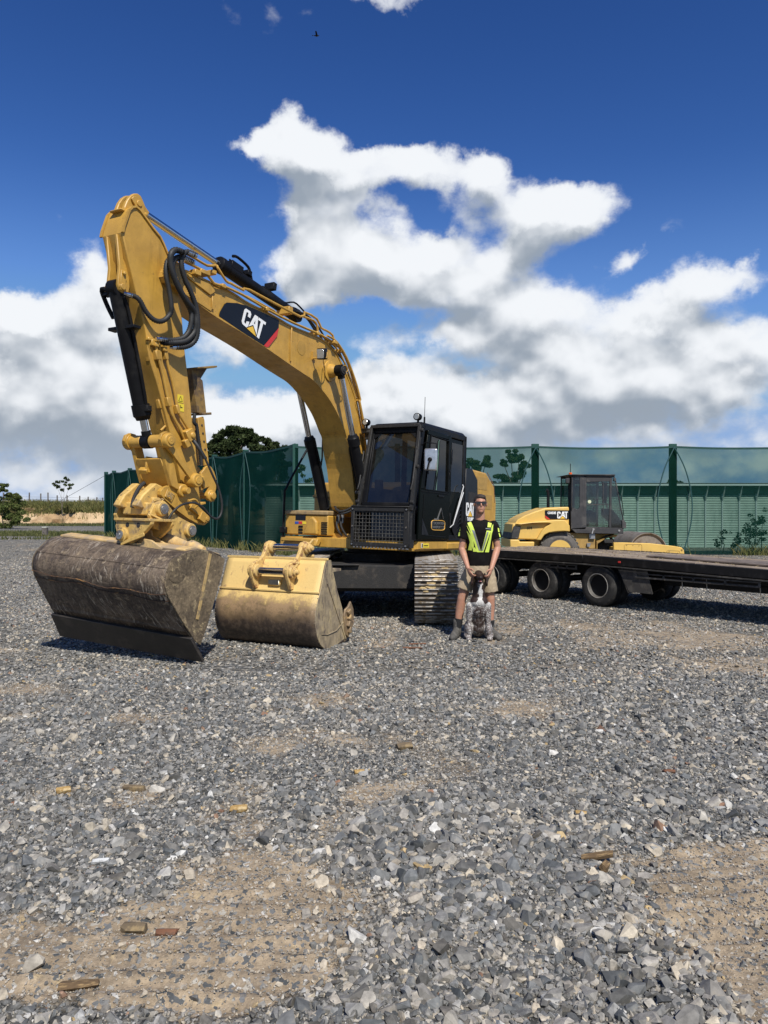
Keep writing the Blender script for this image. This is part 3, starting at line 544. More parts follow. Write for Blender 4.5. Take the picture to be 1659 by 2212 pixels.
def gn_obj(name, me, srcs):
    o = bpy.data.objects.new(name, me); COL.objects.link(o); o['kind'] = 'stuff'; o.parent = GROUND
    cl = bpy.data.collections.new(name+'_source')
    for i, q in enumerate(srcs): so = bpy.data.objects.new(f'stone_source_{i:02d}', q); cl.objects.link(so)
    ng = bpy.data.node_groups.new(name, 'GeometryNodeTree')
    ng.interface.new_socket(name='Geometry', in_out='INPUT', socket_type='NodeSocketGeometry'); ng.interface.new_socket(name='Geometry', in_out='OUTPUT', socket_type='NodeSocketGeometry')
    N = ng.nodes.new; L = ng.links.new; gi = N('NodeGroupInput'); go = N('NodeGroupOutput'); ip = N('GeometryNodeInstanceOnPoints'); ci = N('GeometryNodeCollectionInfo')
    ci.inputs['Collection'].default_value = cl; ci.inputs['Separate Children'].default_value = True; ci.inputs['Reset Children'].default_value = True
    def att(nm, ty): a = N('GeometryNodeInputNamedAttribute'); a.data_type = ty; a.inputs['Name'].default_value = nm; return a.outputs['Attribute']
    L(gi.outputs[0], ip.inputs['Points']); L(ci.outputs[0], ip.inputs['Instance']); ip.inputs['Pick Instance'].default_value = True
    L(att('idx', 'INT'), ip.inputs['Instance Index']); L(att('scl', 'FLOAT'), ip.inputs['Scale'])
    er = N('FunctionNodeEulerToRotation'); L(att('rot', 'FLOAT_VECTOR'), er.inputs[0]); L(er.outputs[0], ip.inputs['Rotation'])
    L(ip.outputs[0], go.inputs[0]); md = o.modifiers.new('scatter', 'NODES'); md.node_group = ng; return o
stones_near()
def stones_far():
    # clumps of separate stones, scattered beyond the near field
    src = []
    for k in range(8):
        rs = np.random.RandomState(500+k); V = []; F = []; C = []; hard = k >= 5
        nst = 70 if not hard else 40
        for i in range(nst):
            bm = stone_bm(40+rs.randint(0, 30), 9); s = min(.07, .028*math.exp(rs.randn()*.38)); r = .30*math.sqrt(rs.rand()); a = rs.rand()*6.283
            E_ = Euler((rs.randn()*.35, rs.randn()*.35, rs.rand()*6.283)).to_matrix(); off = Vector((r*math.cos(a), r*math.sin(a), s*.08))
            o = len(V); bm.verts.index_update(); V += [tuple(E_ @ v.co*s+off) for v in bm.verts]; fc = [tuple(v.index+o for v in f.verts) for f in bm.faces]; F += fc
            c = stone_cols(1, np.array([.85 if hard else .08]), rs)[0]; C += [(*c, 1)]*(len(V)-o); bm.free()
        me = bpy.data.meshes.new('gravel_clump'); me.from_pydata(V, [], F); t = me.attributes.new('col', 'FLOAT_COLOR', 'POINT'); t.data.foreach_set('color', np.array(C, np.float32).reshape(-1)); me.materials.append(SM_G); src.append(me)
    n = 5200; y = np.sqrt(rng.rand(n)*(24**2-7.3**2)+7.3**2); x = (rng.rand(n)*2-1)*(y*.60+.4)
    n2 = 1700; y2 = 24+rng.rand(n2)**1.5*22; x2 = (rng.rand(n2)*2-1)*(y2*.58)
    x = np.concatenate([x, x2]); y = np.concatenate([y, y2]); n = len(x); d = dirt(x, y)
    keep = rng.rand(n) < 1-.35*d; x, y, d = x[keep], y[keep], d[keep]; n = len(x)
    idx = np.where(rng.rand(n) < d, rng.randint(5, 8, n), rng.randint(0, 5, n))
    me = bpy.data.meshes.new('far_gravel'); me.from_pydata(np.stack([x, y, height(x, y)], 1).tolist(), [], [])
    def at(nm, ty, a, key): t = me.attributes.new(nm, ty, 'POINT'); t.data.foreach_set(key, np.ascontiguousarray(a, dtype=np.float32).reshape(-1))
    at('rot', 'FLOAT_VECTOR', np.stack([np.zeros(n), np.zeros(n), rng.rand(n)*6.283], 1), 'vector'); at('scl', 'FLOAT', .9+.35*rng.rand(n), 'value')
    t = me.attributes.new('idx', 'INT', 'POINT'); t.data.foreach_set('value', idx.astype(np.int32))
    gn_obj('far_gravel', me, src)
stones_far()
# loose objects lying in the foreground
def shard(name, label, cat, px, py, dims, rz, m, seed, tilt=0, group=None):
    x, y = G(px, py); bm = bmesh.new(); rs = np.random.RandomState(seed); dims = [v*.78 for v in dims]
    for sx in np.linspace(-.5, .5, 5):
        for k in range(5):
            a = k/5*6.283+rs.rand()*.6; bm.verts.new(((sx+rs.randn()*.05)*dims[0], math.cos(a)*dims[1]*.5*(.75+.4*rs.rand()), math.sin(a)*dims[2]*.5*(.75+.4*rs.rand())))
    r = bmesh.ops.convex_hull(bm, input=bm.verts); bmesh.ops.delete(bm, geom=list({q for q in r['geom_interior']+r['geom_unused'] if isinstance(q, bmesh.types.BMVert)}), context='VERTS')
    me = bpy.data.meshes.new(name); bm.to_mesh(me); bm.free(); me.materials.append(m); o = bpy.data.objects.new(name, me); COL.objects.link(o)
    o.location = (x, y, float(height(x, y))+dims[2]*.45+.5*dims[0]*abs(math.sin(tilt))); o.rotation_euler = (0, tilt, rz); tag(o, label, cat, group); return o
WOOD = mat('weathered_wood', (.12, .075, .035), .85, col2=(.30, .2, .09), ns=18, bump=.002, stretch=(1, 5, 5))
ROCKB = mat('brown_rock', (.13, .095, .055), .85, col2=(.25, .18, .09), ns=14, bump=.002)
ROCKO = mat('ochre_rock', (.33, .21, .075), .9, col2=(.50, .38, .2), ns=22, bump=.004)
ROCKW = mat('pale_rock', (.52, .52, .50), .8, col2=(.3, .3, .29), ns=10)
BARK = mat('rusty_bark', (.16, .07, .035), .85, col2=(.09, .05, .03), ns=12, bump=.002)
shard('wood_splinter', 'rough dark wooden splinter jutting from the gravel beside the right bare patch', 'wood', 1290, 1858, (.17, .05, .04), -.25, WOOD, 1, -.25)
shard('wood_splinter', 'short ochre wood stub propping the dark splinter at right', 'wood', 1306, 1880, (.06, .05, .07), .9, WOOD, 2)
shard('rock', 'long flat olive brown rock on the lower left bare earth', 'rock', 290, 1998, (.115, .07, .045), -.1, ROCKB, 3)
shard('bark', 'rust brown broken bark slab right of the olive rock', 'bark', 358, 2008, (.10, .05, .035), .05, BARK, 4)
shard('rock', 'ochre split rock at left on grey gravel', 'rock', 137, 1715, (.10, .06, .05), .4, ROCKO, 5)
shard('bark', 'curled brown bark pair left of centre on grey gravel', 'bark', 290, 1707, (.15, .06, .045), -.15, ROCKB, 6)
shard('rock', 'flat white stone on grey gravel at left', 'rock', 216, 1864, (.095, .05, .03), .1, ROCKW, 7)
shard('rock', 'tan flat rock on gravel above the splinter', 'rock', 1255, 1755, (.075, .05, .03), -.2, ROCKO, 8)
shard('bark', 'red brown bark flake on gravel at right of centre', 'bark', 1447, 1670, (.08, .05, .03), -.2, BARK, 9)
shard('rock', 'yellow crumbly rock beside the mid dirt patch', 'rock', 776, 1672, (.08, .06, .04), .3, ROCKO, 10)
shard('clod', 'dark earth clod with roots in the middle of the yard', 'clod', 873, 1618, (.13, .09, .06), .3, ROCKB, 11)
shard('clod', 'brown rotten clod on the mid left dirt', 'clod', 515, 1755, (.11, .08, .05), .1, ROCKO, 12)
shard('wood_splinter', 'dark splintered wood scraps at the lower left edge', 'wood', 170, 2115, (.16, .06, .03), .15, WOOD, 13)
shard('bark', 'upper flat rusty bark strip on gravel left of the man', 'bark', 902, 1392, (.28, .08, .03), .1, BARK, 14)
shard('bark', 'lower flat rusty bark strip on gravel left of the man', 'bark', 890, 1401, (.26, .09, .03), -.1, BARK, 15)
# ================================================================== foliage
def leafmat(name, c1, c2, tr=.25):
    m = bpy.data.materials.new(name); m.use_nodes = True; n = m.node_tree; n.nodes.clear(); b = NB(n)
    tc = b.n('ShaderNodeTexCoord'); v = tc.outputs['Object']
    c = b.mix(b.ss(b.noise(v, 1.7, 4, .7), .3, .7), c4(c1), c4(c2)); c = b.scale(c, b.ss(b.noise(v, 13, 3), .3, .7, .7, 1.3))
    d = b.n('ShaderNodeBsdfDiffuse'); b.put(d.inputs[0], c); t = b.n('ShaderNodeBsdfTranslucent'); b.put(t.inputs[0], c)
    mx = b.n('ShaderNodeMixShader'); mx.inputs[0].default_value = tr; n.links.new(d.outputs[0], mx.inputs[1]); n.links.new(t.outputs[0], mx.inputs[2])
    o = b.n('ShaderNodeOutputMaterial'); n.links.new(mx.outputs[0], o.inputs[0]); return m
LF_D = leafmat('leaf_dark', (.022, .036, .014), (.075, .095, .04)); LF_G = leafmat('leaf_gum', (.045, .07, .03), (.085, .115, .055)); LF_L = leafmat('leaf_light', (.07, .10, .03), (.15, .17, .06))
GRS_M = leafmat('grass_mix', (.11, .13, .045), (.27, .24, .10), .3); GRS_G = leafmat('grass_green', (.075, .095, .035), (.17, .165, .07), .3)
BARKM = mat('bark', (.13, .105, .08), .9, col2=(.05, .04, .03), ns=6, bump=.01)
def leaves(clumps, size, seed, shell=.5, asp=.45):
    rs = np.random.RandomState(seed); v = []; f = []
    for c, r, n in clumps:
        r = np.array(r if hasattr(r, '__len__') else (r, r, r*.7))
        for i in range(n):
            p = rs.randn(3); p /= np.linalg.norm(p); p = p*r*(shell+(1-shell)*rs.rand()**.5)+np.array(c)
            a = rs.randn(3); a /= np.linalg.norm(a); q = np.cross(a, rs.randn(3)); q /= np.linalg.norm(q); s = size*(.6+.8*rs.rand())
            o = len(v); v += [p-a*s, p+q*s*asp, p+a*s, p-q*s*asp]; f.append((o, o+1, o+2, o+3))
    m = MB(); m.v = [tuple(x) for x in v]; m.f = f; m.mi = [0]*len(f); return m
def tree(x, y, h, crown, label, leaf, seed, size=.16, trunk=.18, branches=6, group=None, base=0, dens=70, name='tree', tz=None):
    rs = random.Random(seed); t = thing(name, label, 'tree' if name == 'tree' else 'shrub', (x, y, base), group)
    tb = MB(); top = h*(tz or .62); tb.tube([(0, 0, -.1), (rs.uniform(-.1, .1), 0, top*.5), (rs.uniform(-.3, .3), 0, top)], [trunk, trunk*.75, trunk*.4], 8)
    cl = []
    for cx, cz, r in crown:
        cy = rs.uniform(-.5, .5)*r
        z0 = top*rs.uniform(.45, .95); tb.tube([(0, 0, z0), (cx*.5, cy*.5, (z0+cz)/2-.1), (cx, cy, cz)], [trunk*.45, trunk*.3, trunk*.12], 6)
        for k in range(branches):
            a = rs.uniform(0, 6.28); q = rs.uniform(.15, .9)*r; rr = r*rs.uniform(.28, .5)
            px_, py_, pz = cx+math.cos(a)*q, cy+math.sin(a)*q*.8, cz+rs.uniform(-.6, .7)*r
            cl.append(((px_, py_, pz), (rr, rr, rr*.62), dens)); tb.tube([(cx, cy, cz-r*.3), (px_, py_, pz)], [trunk*.14, trunk*.05], 4)
    obj('trunk', tb, BARKM, t); obj('crown', leaves(cl, size, seed), leaf, t, smooth=False, fix=False); return t
def D2(px, py, Y): return ((px-829.5)/1640*Y, 1.6-(py-1105)/1640*Y)
# dark trees behind the left part of the fence
def crown_px(Y, x0, blobs): return [((bx-x0)/1640*Y, 1.6-(by-1105)/1640*Y, br/1640*Y) for bx, by, br in blobs]
tree(D2(500, 0, 52)[0], 52, 7.2, crown_px(52, 500, [(462, 962, 20), (480, 945, 20), (505, 938, 18), (530, 940, 17), (552, 952, 18), (520, 965, 26), (490, 975, 30), (460, 1000, 30), (548, 985, 30), (520, 1015, 40), (470, 1040, 36), (560, 1045, 36), (520, 1070, 40)]), 'big dark leafy tree rising behind the left end of the green fence', LF_D, 21, .17, .25, 9, None, 0, 130)
tree(D2(592, 0, 54)[0], 54, 6.2, crown_px(54, 592, [(585, 962, 16), (602, 968, 16), (592, 982, 24), (610, 1000, 22), (580, 1010, 26), (600, 1035, 28), (585, 1060, 26)]), 'smaller round dark tree behind the fence near the boom', LF_D, 22, .16, .2, 8, None, 0, 120)
tree(D2(668, 0, 60)[0], 60, 6.2, crown_px(60, 668, [(650, 1010, 14), (680, 990, 12), (665, 1035, 14), (640, 1050, 10)]), 'thin wispy tree seen through the fence left of the boom', LF_G, 23, .16, .1, 5, None, 0, 30)
tree(D2(1035, 0, 62)[0], 62, 6.4, crown_px(62, 1035, [(1022, 1005, 18), (1048, 1000, 18), (1035, 1015, 20)]), 'low spreading gum tree behind the net just right of the cab', LF_G, 24, .12, .15, 7, None, 0, 170)
tree(D2(1112, 0, 60)[0], 60, 6.6, crown_px(60, 1112, [(1105, 985, 18), (1122, 990, 20), (1088, 1000, 9), (1132, 1015, 20), (1115, 1030, 16)]), 'tall rounded gum tree behind the net left of the middle fence post', LF_G, 25, .12, .15, 7, None, 0, 170)
tree(D2(1082, 0, 64)[0], 64, 4.6, crown_px(64, 1082, [(1080, 1040, 18), (1062, 1047, 12), (1100, 1042, 14)]), 'low bushy tree on the shed roof line left of the middle post', LF_G, 26, .12, .15, 6, None, 0, 170)
tree(D2(1455, 0, 62)[0], 62, 4.4, crown_px(62, 1455, [(1452, 1045, 14), (1468, 1047, 10)]), 'small treetop peeping over the shed roof by the right post', LF_G, 27, .18, .12, 6, None, 0, 60)
# ================================================================== bank, field and wire fence at left
EARTHB = mat('cut_bank_earth', (.33, .215, .11), .95, col2=(.50, .36, .21), ns=.35, lo=.45, hi=.6, col3=(.14, .12, .06), ns3=.5, lo3=.55, hi3=.62, bump=.15, bs=1.5, var=.25)
def bank():
    xs = np.linspace(-75, 8, 190); rows = []
    for t, (dy, z) in enumerate([(-3.0, -.02), (-1.3, .25), (-.6, .9), (-.1, 1.6), (.5, 2.2), (2.5, 2.6), (12, 2.7), (60, 2.4), (140, -.3)]):
        r = []
        for x in xs:
            n = float(fb(x, dy*3+z*5, .25, 3)-.5); q = 1-.20*max(0, (x+48)/40) if x < -20 else .86
            r.append((x, 95+dy+(n*2.4 if 0 < t < 5 else 0), z*q+(n*.5 if t > 1 else 0)))
        rows.append(r)
    o = obj('earth_bank', MB().grid(rows), EARTHB, fix=True, ang=60); o['kind'] = 'structure'
bank()
def blades(name, pts, h, w, m, seed, lean=.35, parent=None):
    rs = np.random.RandomState(seed); v = []; f = []
    for (x, y, z) in pts:
        a = rs.rand()*6.283; hh = h*(.4+.9*rs.rand()); l = rs.randn(2)*lean*hh; c, s = math.cos(a)*w, math.sin(a)*w; o = len(v)
        v += [(x-c, y-s, z), (x+c, y+s, z), (x+l[0]*.5+c*.6, y+l[1]*.5+s*.6, z+hh*.6), (x+l[0], y+l[1], z+hh)]; f += [(o, o+1, o+2), (o, o+2, o+3)]
    mb = MB(); mb.v = v; mb.f = f; mb.mi = [0]*len(f); q = obj(name, mb, m, parent, smooth=False, fix=False); q['kind'] = 'stuff'; return q
rs = np.random.RandomState(9); dg = bpy.context.evaluated_depsgraph_get()
bk = bpy.data.objects['earth_bank']; bvh = BVHTree.FromPolygons([v.co for v in bk.data.vertices], [p.vertices for p in bk.data.polygons])
pts = []
for i in range(14000):
    x = rs.uniform(-55, -30); y = 94.4+abs(rs.randn())*2.2; h = bvh.ray_cast(Vector((x, y, 9)), Vector((0, 0, -1)))[0]
    if h is not None and (h.z > 1.35 or (h.z < .35 and rs.rand() < .7) or rs.rand() < .10): pts.append((x, y, h.z-.03))
blades('bank_grass', pts, .75, .05, GRS_M, 1)
pts = [(rs.uniform(-55, -27), rs.uniform(86, 93), 0) for i in range(4500)]
blades('verge_grass', pts, .30, .06, GRS_G, 2)
pts = []
for i in range(5200):
    y = rs.uniform(44, 60); x = D2(rs.uniform(-5, 235), 0, y)[0]
    if fb(x, y, .22, 3) > .50 - (.05 if y < 48 else 0): pts.append((x, y, 0))
blades('yard_weeds', pts, .22, .035, GRS_G, 3)
POSTW = mat('grey_post_wood', (.13, .115, .10), .9, col2=(.06, .05, .045), ns=8)
FX = [8, 35, 63, 88, 104, 124, 145, 172, 190, 209, 222, 236, 250]
wf = thing('wire_fence', 'distant post and wire fence along the top of the grassy bank', 'fence', (0, 97, 2.3)); wire = MB()
for i, fx in enumerate(FX):
    Y = 97; x = D2(fx, 0, Y)[0]; hz = 1.15+.2*math.sin(i*2.3); zt = 1.6+(1105-[1063, 1063, 1063, 1065, 1063, 1069, 1069, 1070, 1072, 1073, 1074, 1075, 1076][i])/1640*Y
    obj('post', MB().cyl((x, 0, -.9), (x+.03*math.sin(i), 0, zt-2.3), .085, n=8), POSTW, wf)
for dz in (0.3, .7, 1.0): wire.tube([(-52, 0, dz+.35), (-30, 0, dz-.05)], .012, 4)
obj('wire', wire, POSTW, wf)
# bush and saplings at the left edge
tree(D2(8, 0, 72)[0], 72, 2.6, crown_px(72, 8, [(5, 1105, 26), (22, 1075, 14), (8, 1055, 12), (30, 1100, 22), (-12, 1085, 28), (42, 1118, 18), (20, 1125, 22), (38, 1075, 8)]), 'bushy shrub at the far left edge in front of the bank', LF_L, 31, .11, .06, 9, None, 0, 110, name='shrub')
tree(D2(135, 0, 92)[0], 92, 3.2, crown_px(92, 135, [(122, 1066, 8), (140, 1058, 8), (133, 1074, 9), (150, 1072, 7)]), 'young sparse sapling standing on the bank between the wire fence posts', LF_D, 32, .16, .05, 5, None, 1.2, 26, name='tree')
# timber bollard in the gravel at left
bo = thing('bollard', 'short square timber bollard with pale top in the gravel at left', 'bollard', (*G(97.5, 1157), 0))
obj('post', MB().bb((-.15, -.15, -.1), (.15, .15, .56)), POSTW, bo, .01); obj('cap', MB().bb((-.16, -.16, .56), (.16, .16, .61)), mat('pale_cap', (.55, .56, .48), .8), bo, .01)
# ================================================================== green windbreak fence
def netmat():
    m = bpy.data.materials.new('shade_net'); m.use_nodes = True; n = m.node_tree; n.nodes.clear(); b = NB(n)
    tc = b.n('ShaderNodeTexCoord'); v = tc.outputs['Object']
    d = b.n('ShaderNodeBsdfDiffuse'); b.put(d.inputs[0], b.mix(b.ss(b.noise(v, .8, 4), .3, .7), c4((.006, .032, .022)), c4((.010, .046, .033))))
    t = b.n('ShaderNodeBsdfTransparent'); t.inputs[0].default_value = (.66, .88, .81, 1)
    tl = b.n('ShaderNodeBsdfTranslucent'); tl.inputs[0].default_value = (.010, .07, .055, 1)
    ad = b.n('ShaderNodeMixShader'); ad.inputs[0].default_value = .4; n.links.new(d.outputs[0], ad.inputs[1]); n.links.new(tl.outputs[0], ad.inputs[2])
    lw = b.n('ShaderNodeLayerWeight'); lw.inputs[0].default_value = .5
    # a woven net closes up the more obliquely it is seen
    cov = b.math('MULTIPLY_ADD', b.math('POWER', lw.outputs['Facing'], 1.0), .72, .55, clamp=True)
    wv = b.n('ShaderNodeTexWave'); wv.bands_direction = 'Z'; wv.inputs['Scale'].default_value = 9; wv.inputs['Distortion'].default_value = .6; b.put(wv.inputs['Vector'], v)
    cov = b.math('ADD', cov, b.math('MULTIPLY', b.math('SUBTRACT', wv.outputs['Fac'], .5), .05), clamp=True)
    mx = b.n('ShaderNodeMixShader'); b.put(mx.inputs[0], cov); n.links.new(t.outputs[0], mx.inputs[1]); n.links.new(ad.outputs[0], mx.inputs[2])
    o = b.n('ShaderNodeOutputMaterial'); n.links.new(mx.outputs[0], o.inputs[0]); return m
NET = netmat(); NETB = mat('net_hem', (.008, .05, .042), .8, var=.1); GPOST = mat('post_green', (.010, .060, .045), .8, var=.15); ROPE = mat('green_rope', (.012, .06, .06), .7, var=0)
FY = 28.3
def net_run(fence, A, B_, z0, z1, sag, n=16):
    """one bay of net from post A to post B"""
    rows = []; A = Vector(A); B_ = Vector(B_); nr = Vector((-(B_-A).y, (B_-A).x)).normalized()
    top = []
    for j in range(7):
        t = j/6; r = []
        for i in range(n+1):
            s = i/n; p = A.lerp(B_, s); zt = z1-sag*4*s*(1-s); bil = .05*math.sin(s*9+j*.9)*math.sin(math.pi*s)
            r.append((p.x+nr.x*bil, p.y+nr.y*bil, z0+(zt-z0)*t))
        rows.append(r); top = r
    obj('net', MB().grid(rows), NET, fence, fix=False)
    h = MB()
    for i in range(n): h.beam(top[i], top[i+1], .02, .075)
    obj('hem', h, NETB, fence)
fr_ = thing('shade_fence', 'tall green shade net fence behind the machines, right of the excavator', 'fence', (0, 0, 0))
PX = [-3.3]+[(1156-829.5)/1640*FY+k*5.13 for k in (-1, 0, 1, 2, 3)]
for k, x in enumerate(PX):
    obj('post', MB().beam((x, FY, -.2), (x, FY, 4.14), .27 if k > 1 else .2, .12, up=(0, 1, 0)), GPOST, fr_, .01)
    if k: net_run(fr_, (PX[k-1], FY-.08), (x, FY-.08), .03, 4.02, .06)
    if k > 1 and k < 5:
        for sg in (-1, 1):
            obj('rope', MB().tube([(x, FY-.16, 4.0), (x+sg*.38, FY-.2, 3.2), (x+sg*.62, FY-.2, 2.2), (x+sg*.60, FY-.2, 1.2), (x+sg*.30, FY-.2, .05)], .022, 6, 6), ROPE, fr_)
fl_ = thing('shade_fence', 'dark green shade net fence receding to the left behind the bucket', 'fence', (0, 0, 0))
A0 = Vector((-3.3, FY)); B0 = Vector((-18.15, 49.5)); dr = (B0-A0)
SS = [0, .17, .30, .46, .62, .80, .93, 1.0]
for k, s in enumerate(SS):
    p = A0+dr*s
    if k: obj('post', MB().cyl((p.x, p.y+.1, -.2), (p.x, p.y+.1, 4.22), .13, n=12), GPOST, fl_); q = A0+dr*SS[k-1]; net_run(fl_, (q.x, q.y-.06), (p.x, p.y-.06), .03, 4.12, .12)
    if 0 < k < 7:
        e = dr.normalized()
        for sg in (-1, 1): obj('rope', MB().tube([(p.x, p.y-.12, 4.1), (p.x+e.x*.5*sg, p.y+e.y*.5*sg-.1, 2.6), (p.x+e.x*.25*sg, p.y+e.y*.25*sg-.1, .05)], .018, 5, 6), ROPE, fl_)
obj('stay_wire', MB().tube([(-18.15, 49.5, 4.0), (-30.5, 62, .2)], .015, 4), POSTW, fl_)
# ================================================================== long corrugated shed behind the net
SHW = mat('corrugated_steel', (.36, .42, .38), .45, .25, var=.10, col2=(.26, .32, .29), ns=.8, bump=.0)
SHR = mat('shed_trim', (.62, .66, .64), .4, .3, var=.05)
SHY = 34.0
sh = thing('shed', 'long low corrugated metal shed behind the green net', 'shed', (0, SHY, 0))
x0, x1, bay = -5.3, 26., .757
cor = MB(); nb = int((x1-x0)/bay)
prof = []; z = 0.
while z < 2.36: prof += [(0, z), (-.018, z+.025), (0, z+.05)]; z += .076
prof = [(a, c) for a, c in prof if c < 2.38]
panel = MB(); panel.grid([[(.02, a, c), (bay/2, a-.012, c), (bay-.02, a, c)] for a, c in prof])
pm = obj('wall_panel', panel, SHW, sh, fix=False, ang=20); rb = obj('rib', MB().bb((-.03, -.05, 0), (.03, .0, 2.42)), SHR, sh); st = obj('stay', MB().beam((0, -.34, 2.78), (.0, -.02, 2.05), .05, .03), SHR, sh)
for k in range(nb):
    for q in (pm, rb, st):
        c = q if k == 0 else q.copy()
        if k: COL.objects.link(c); c.parent = sh
        c.location = (x0+k*bay, 0, 0)
obj('upper_wall', MB().bb((x0, .0, 2.38), (x1, .05, 2.8)), mat('upper_wall_shade', (.10, .16, .14), .6), sh)  # shade under the eaves is painted in as this band's dark colour
obj('gutter', MB().bb((x0-.2, -.42, 2.76), (x1, -.30, 2.88)), mat('gutter_white', (.70, .72, .70), .4, var=.03), sh, .01)
obj('roof', MB().pyz([(-.42, 2.84), (-.42, 2.89), (4, 3.05), (8, 2.9), (8, 2.84)], x0-.2, x1), mat('roof_grey', (.36, .37, .37), .5, .3), sh)
obj('end_wall', MB().bb((x0-.05, .0, 0), (x0, 8, 2.84)), SHW, sh)
obj('back_wall', MB().bb((x0, 7.95, 0), (x1, 8, 2.84)), SHW, sh)
# weeds and shrubs along the fence foot
pts = []
for i in range(4600):
    s = rs.rand(); p = A0+dr*s; pts.append((p.x+rs.randn()*.25, p.y-.35+rs.randn()*.3, 0))
for i in range(3500): pts.append((rs.uniform(-3.3, 17), FY-.4+rs.randn()*.35, 0))
pts = [p for p in pts if fb(p[0], p[1], .9, 3) > .545]
blades('fence_weeds', pts, .38, .014, GRS_M, 5)
for i, (px_, h) in enumerate([(1620, 1.7), (1645, 1.9), (1560, 1.1), (1593, .9)]):
    x = (px_-829.5)/1640*(FY+1.2)
    tree(x, FY+1.2, h, [(0, h*.45, h*.22), (.1, h*.75, h*.2), (-.12, h*.3, h*.2)], ['yellow green leafy weed behind the net right of the roller drum', 'tallest yellow green weed at the right edge behind the net', 'thin dark stemmed weed between the drum and the yellow weed', 'low dark weed next to the tall yellow weeds'][i], LF_L if i < 2 else LF_D, 60+i, .045, .02, 5, None, 0, 40 if i < 2 else 16, name='shrub')
for i, (px_, py_, h, ) in enumerate([(605, 1183, 1.0), (628, 1186, .8), (457, 1176, 1.2)]):
    x, y = G(px_, py_); tree(x, y-.4, h, [(0, h*.4, h*.15), (.04, h*.7, h*.12)], ['tall wispy weed at the fence foot behind the yellow bucket', 'shorter dry weed behind the bucket hooks', 'slender weed spike at the fence foot right of the big bucket'][i], LF_L, 70+i, .03, .012, 4, None, 0, 30, name='shrub')
# bird high in the sky
bd = MB(); bd.lathe((0, 0, 0), (1, 0, 0), [(-.28, .01), (-.15, .05), (.0, .07), (.15, .05), (.24, .02)], 10)
bd.add([(-.08, .03, .02), (.1, .03, .02), (.02, .45, .16), (-.1, .42, .15)], [(0, 1, 2, 3)]); bd.add([(-.08, -.03, .02), (.1, -.03, .02), (.02, -.45, .16), (-.1, -.42, .15)], [(3, 2, 1, 0)]); bd.add([(-.25, 0, 0), (-.42, .07, .01), (-.42, -.07, .01)], [(0, 1, 2)])
o = obj('bird', bd, BLK); bx, bz = D2(684, 76, 70); o.location = (bx, 70, bz); tag(o, 'tiny dark bird flying high in the blue sky', 'bird')
# ================================================================== excavator (x forward, y machine's left, z up)
EXM = frame((-.03, 12.85, 0), 30, 1.8, -1); EXI = EXM.inverted()
ex = thing('excavator', 'large yellow tracked excavator with black cab, holding a wide muddy bucket to the ground', 'excavator', EXM)
def mirror(L0, y, t): return (2*L0-y-t, 2*L0-y)
L0 = -.10
# ---- boom
bt = [(5.235, 4.02), (5.215, 4.10), (5.14, 4.15)]+[p for p in BOOM_TOP]
bb_ = [p for i, p in enumerate(BOOM_BOT) if i != 9]
bt = cr2(bt+[(.62, 1.78)], 3); bbm = cr2(bb_+[(.80, 1.50)], 3)
boomp = bt+[(.60, 1.62), (.68, 1.52)]+bbm[::-1]+[(5.20, 3.965)]
m = MB().pxz(boomp, .12, -.32); boom = obj('boom', m, YEL, ex, .012, 24, segs=2)
fl = MB()
for A in (bbm, bt):
    for i in range(len(A)-1):
        fl.beam((A[i][0], L0, A[i][1]), (A[i+1][0]+(A[i+1][0]-A[i][0])*.04, L0, A[i+1][1]), .462, .022, up=(0, 0, 1) if abs(A[i+1][0]-A[i][0]) > abs(A[i+1][1]-A[i][1]) else (1, 0, 0))
obj('flange_plate', fl, YEL, boom)
wl = MB()   # weld seams and stiffeners on the near side
for a, c in (((2.93, 4.02), (2.93, 3.56)), ((4.47, 4.02), (4.47, 3.86))): wl.beam((a[0], .135, a[1]), (c[0], .135, c[1]), .012, .03, up=(1, 0, 0))
wl.prism([(4.90, .12, 4.12), (4.50, .12, 4.17), (4.44, .12, 4.08), (4.52, .12, 4.02)], (0, .022, 0)); wl.prism([(4.98, .12, 3.93), (4.5, .12, 3.83), (4.48, .12, 3.87), (4.75, .12, 3.96)], (0, .02, 0))
obj('weld_plate', wl, YEL, boom, .004)
lp = obj('logo_panel', MB().prism([(a, .1285, c) for a, c in LOGO_PANEL], (0, .006, 0)), LBLK, boom, smooth=False)
obj('red_stripe', MB().prism([(a, .1285, c) for a, c in LOGO_RED], (0, .007, 0)), RED, boom, smooth=False)
logo([(a, .136, c) for a, c in LOGO_Q], (0, 1, 0), lp)
def boss(mb, p, ro, y0, y1, ri=None, cap=True):
    """a pin boss whose axis runs across the machine"""
    x, z = p; s = 1 if y1 > y0 else -1; w = abs(y1-y0)
    pr = [(0, ro*1.0), (w*.82, ro), (w*.93, ro*.93), (w, ro*.86)]
    mb.lathe((x, y0, z), (0, s, 0), pr, 28)
    if cap: mb.lathe((x, y1, z), (0, s, 0), [(0, ro*.55), (.008, ro*.55), (.012, ro*.5)], 20); mb.lathe((x, y1, z), (0, s, 0), [(0, .008), (.016, .008)], 8)
bx, bz = PIN_BOOMCYL[0][0], PIN_BOOMCYL[0][2]
bs_ = MB(); bs_.lathe((bx+.01, .13, bz), (0, 1, 0), [(0, .155), (.012, .15), (.02, .105), (.05, .10), (.11, .07)], 32); obj('pin_boss', bs_, YEL, boom); bs_ = MB(); bs_.lathe((bx+.01, -.33, bz), (0, -1, 0), [(0, .15), (.02, .105), (.10, .07)], 24); obj('pin_boss', bs_, YEL, boom)
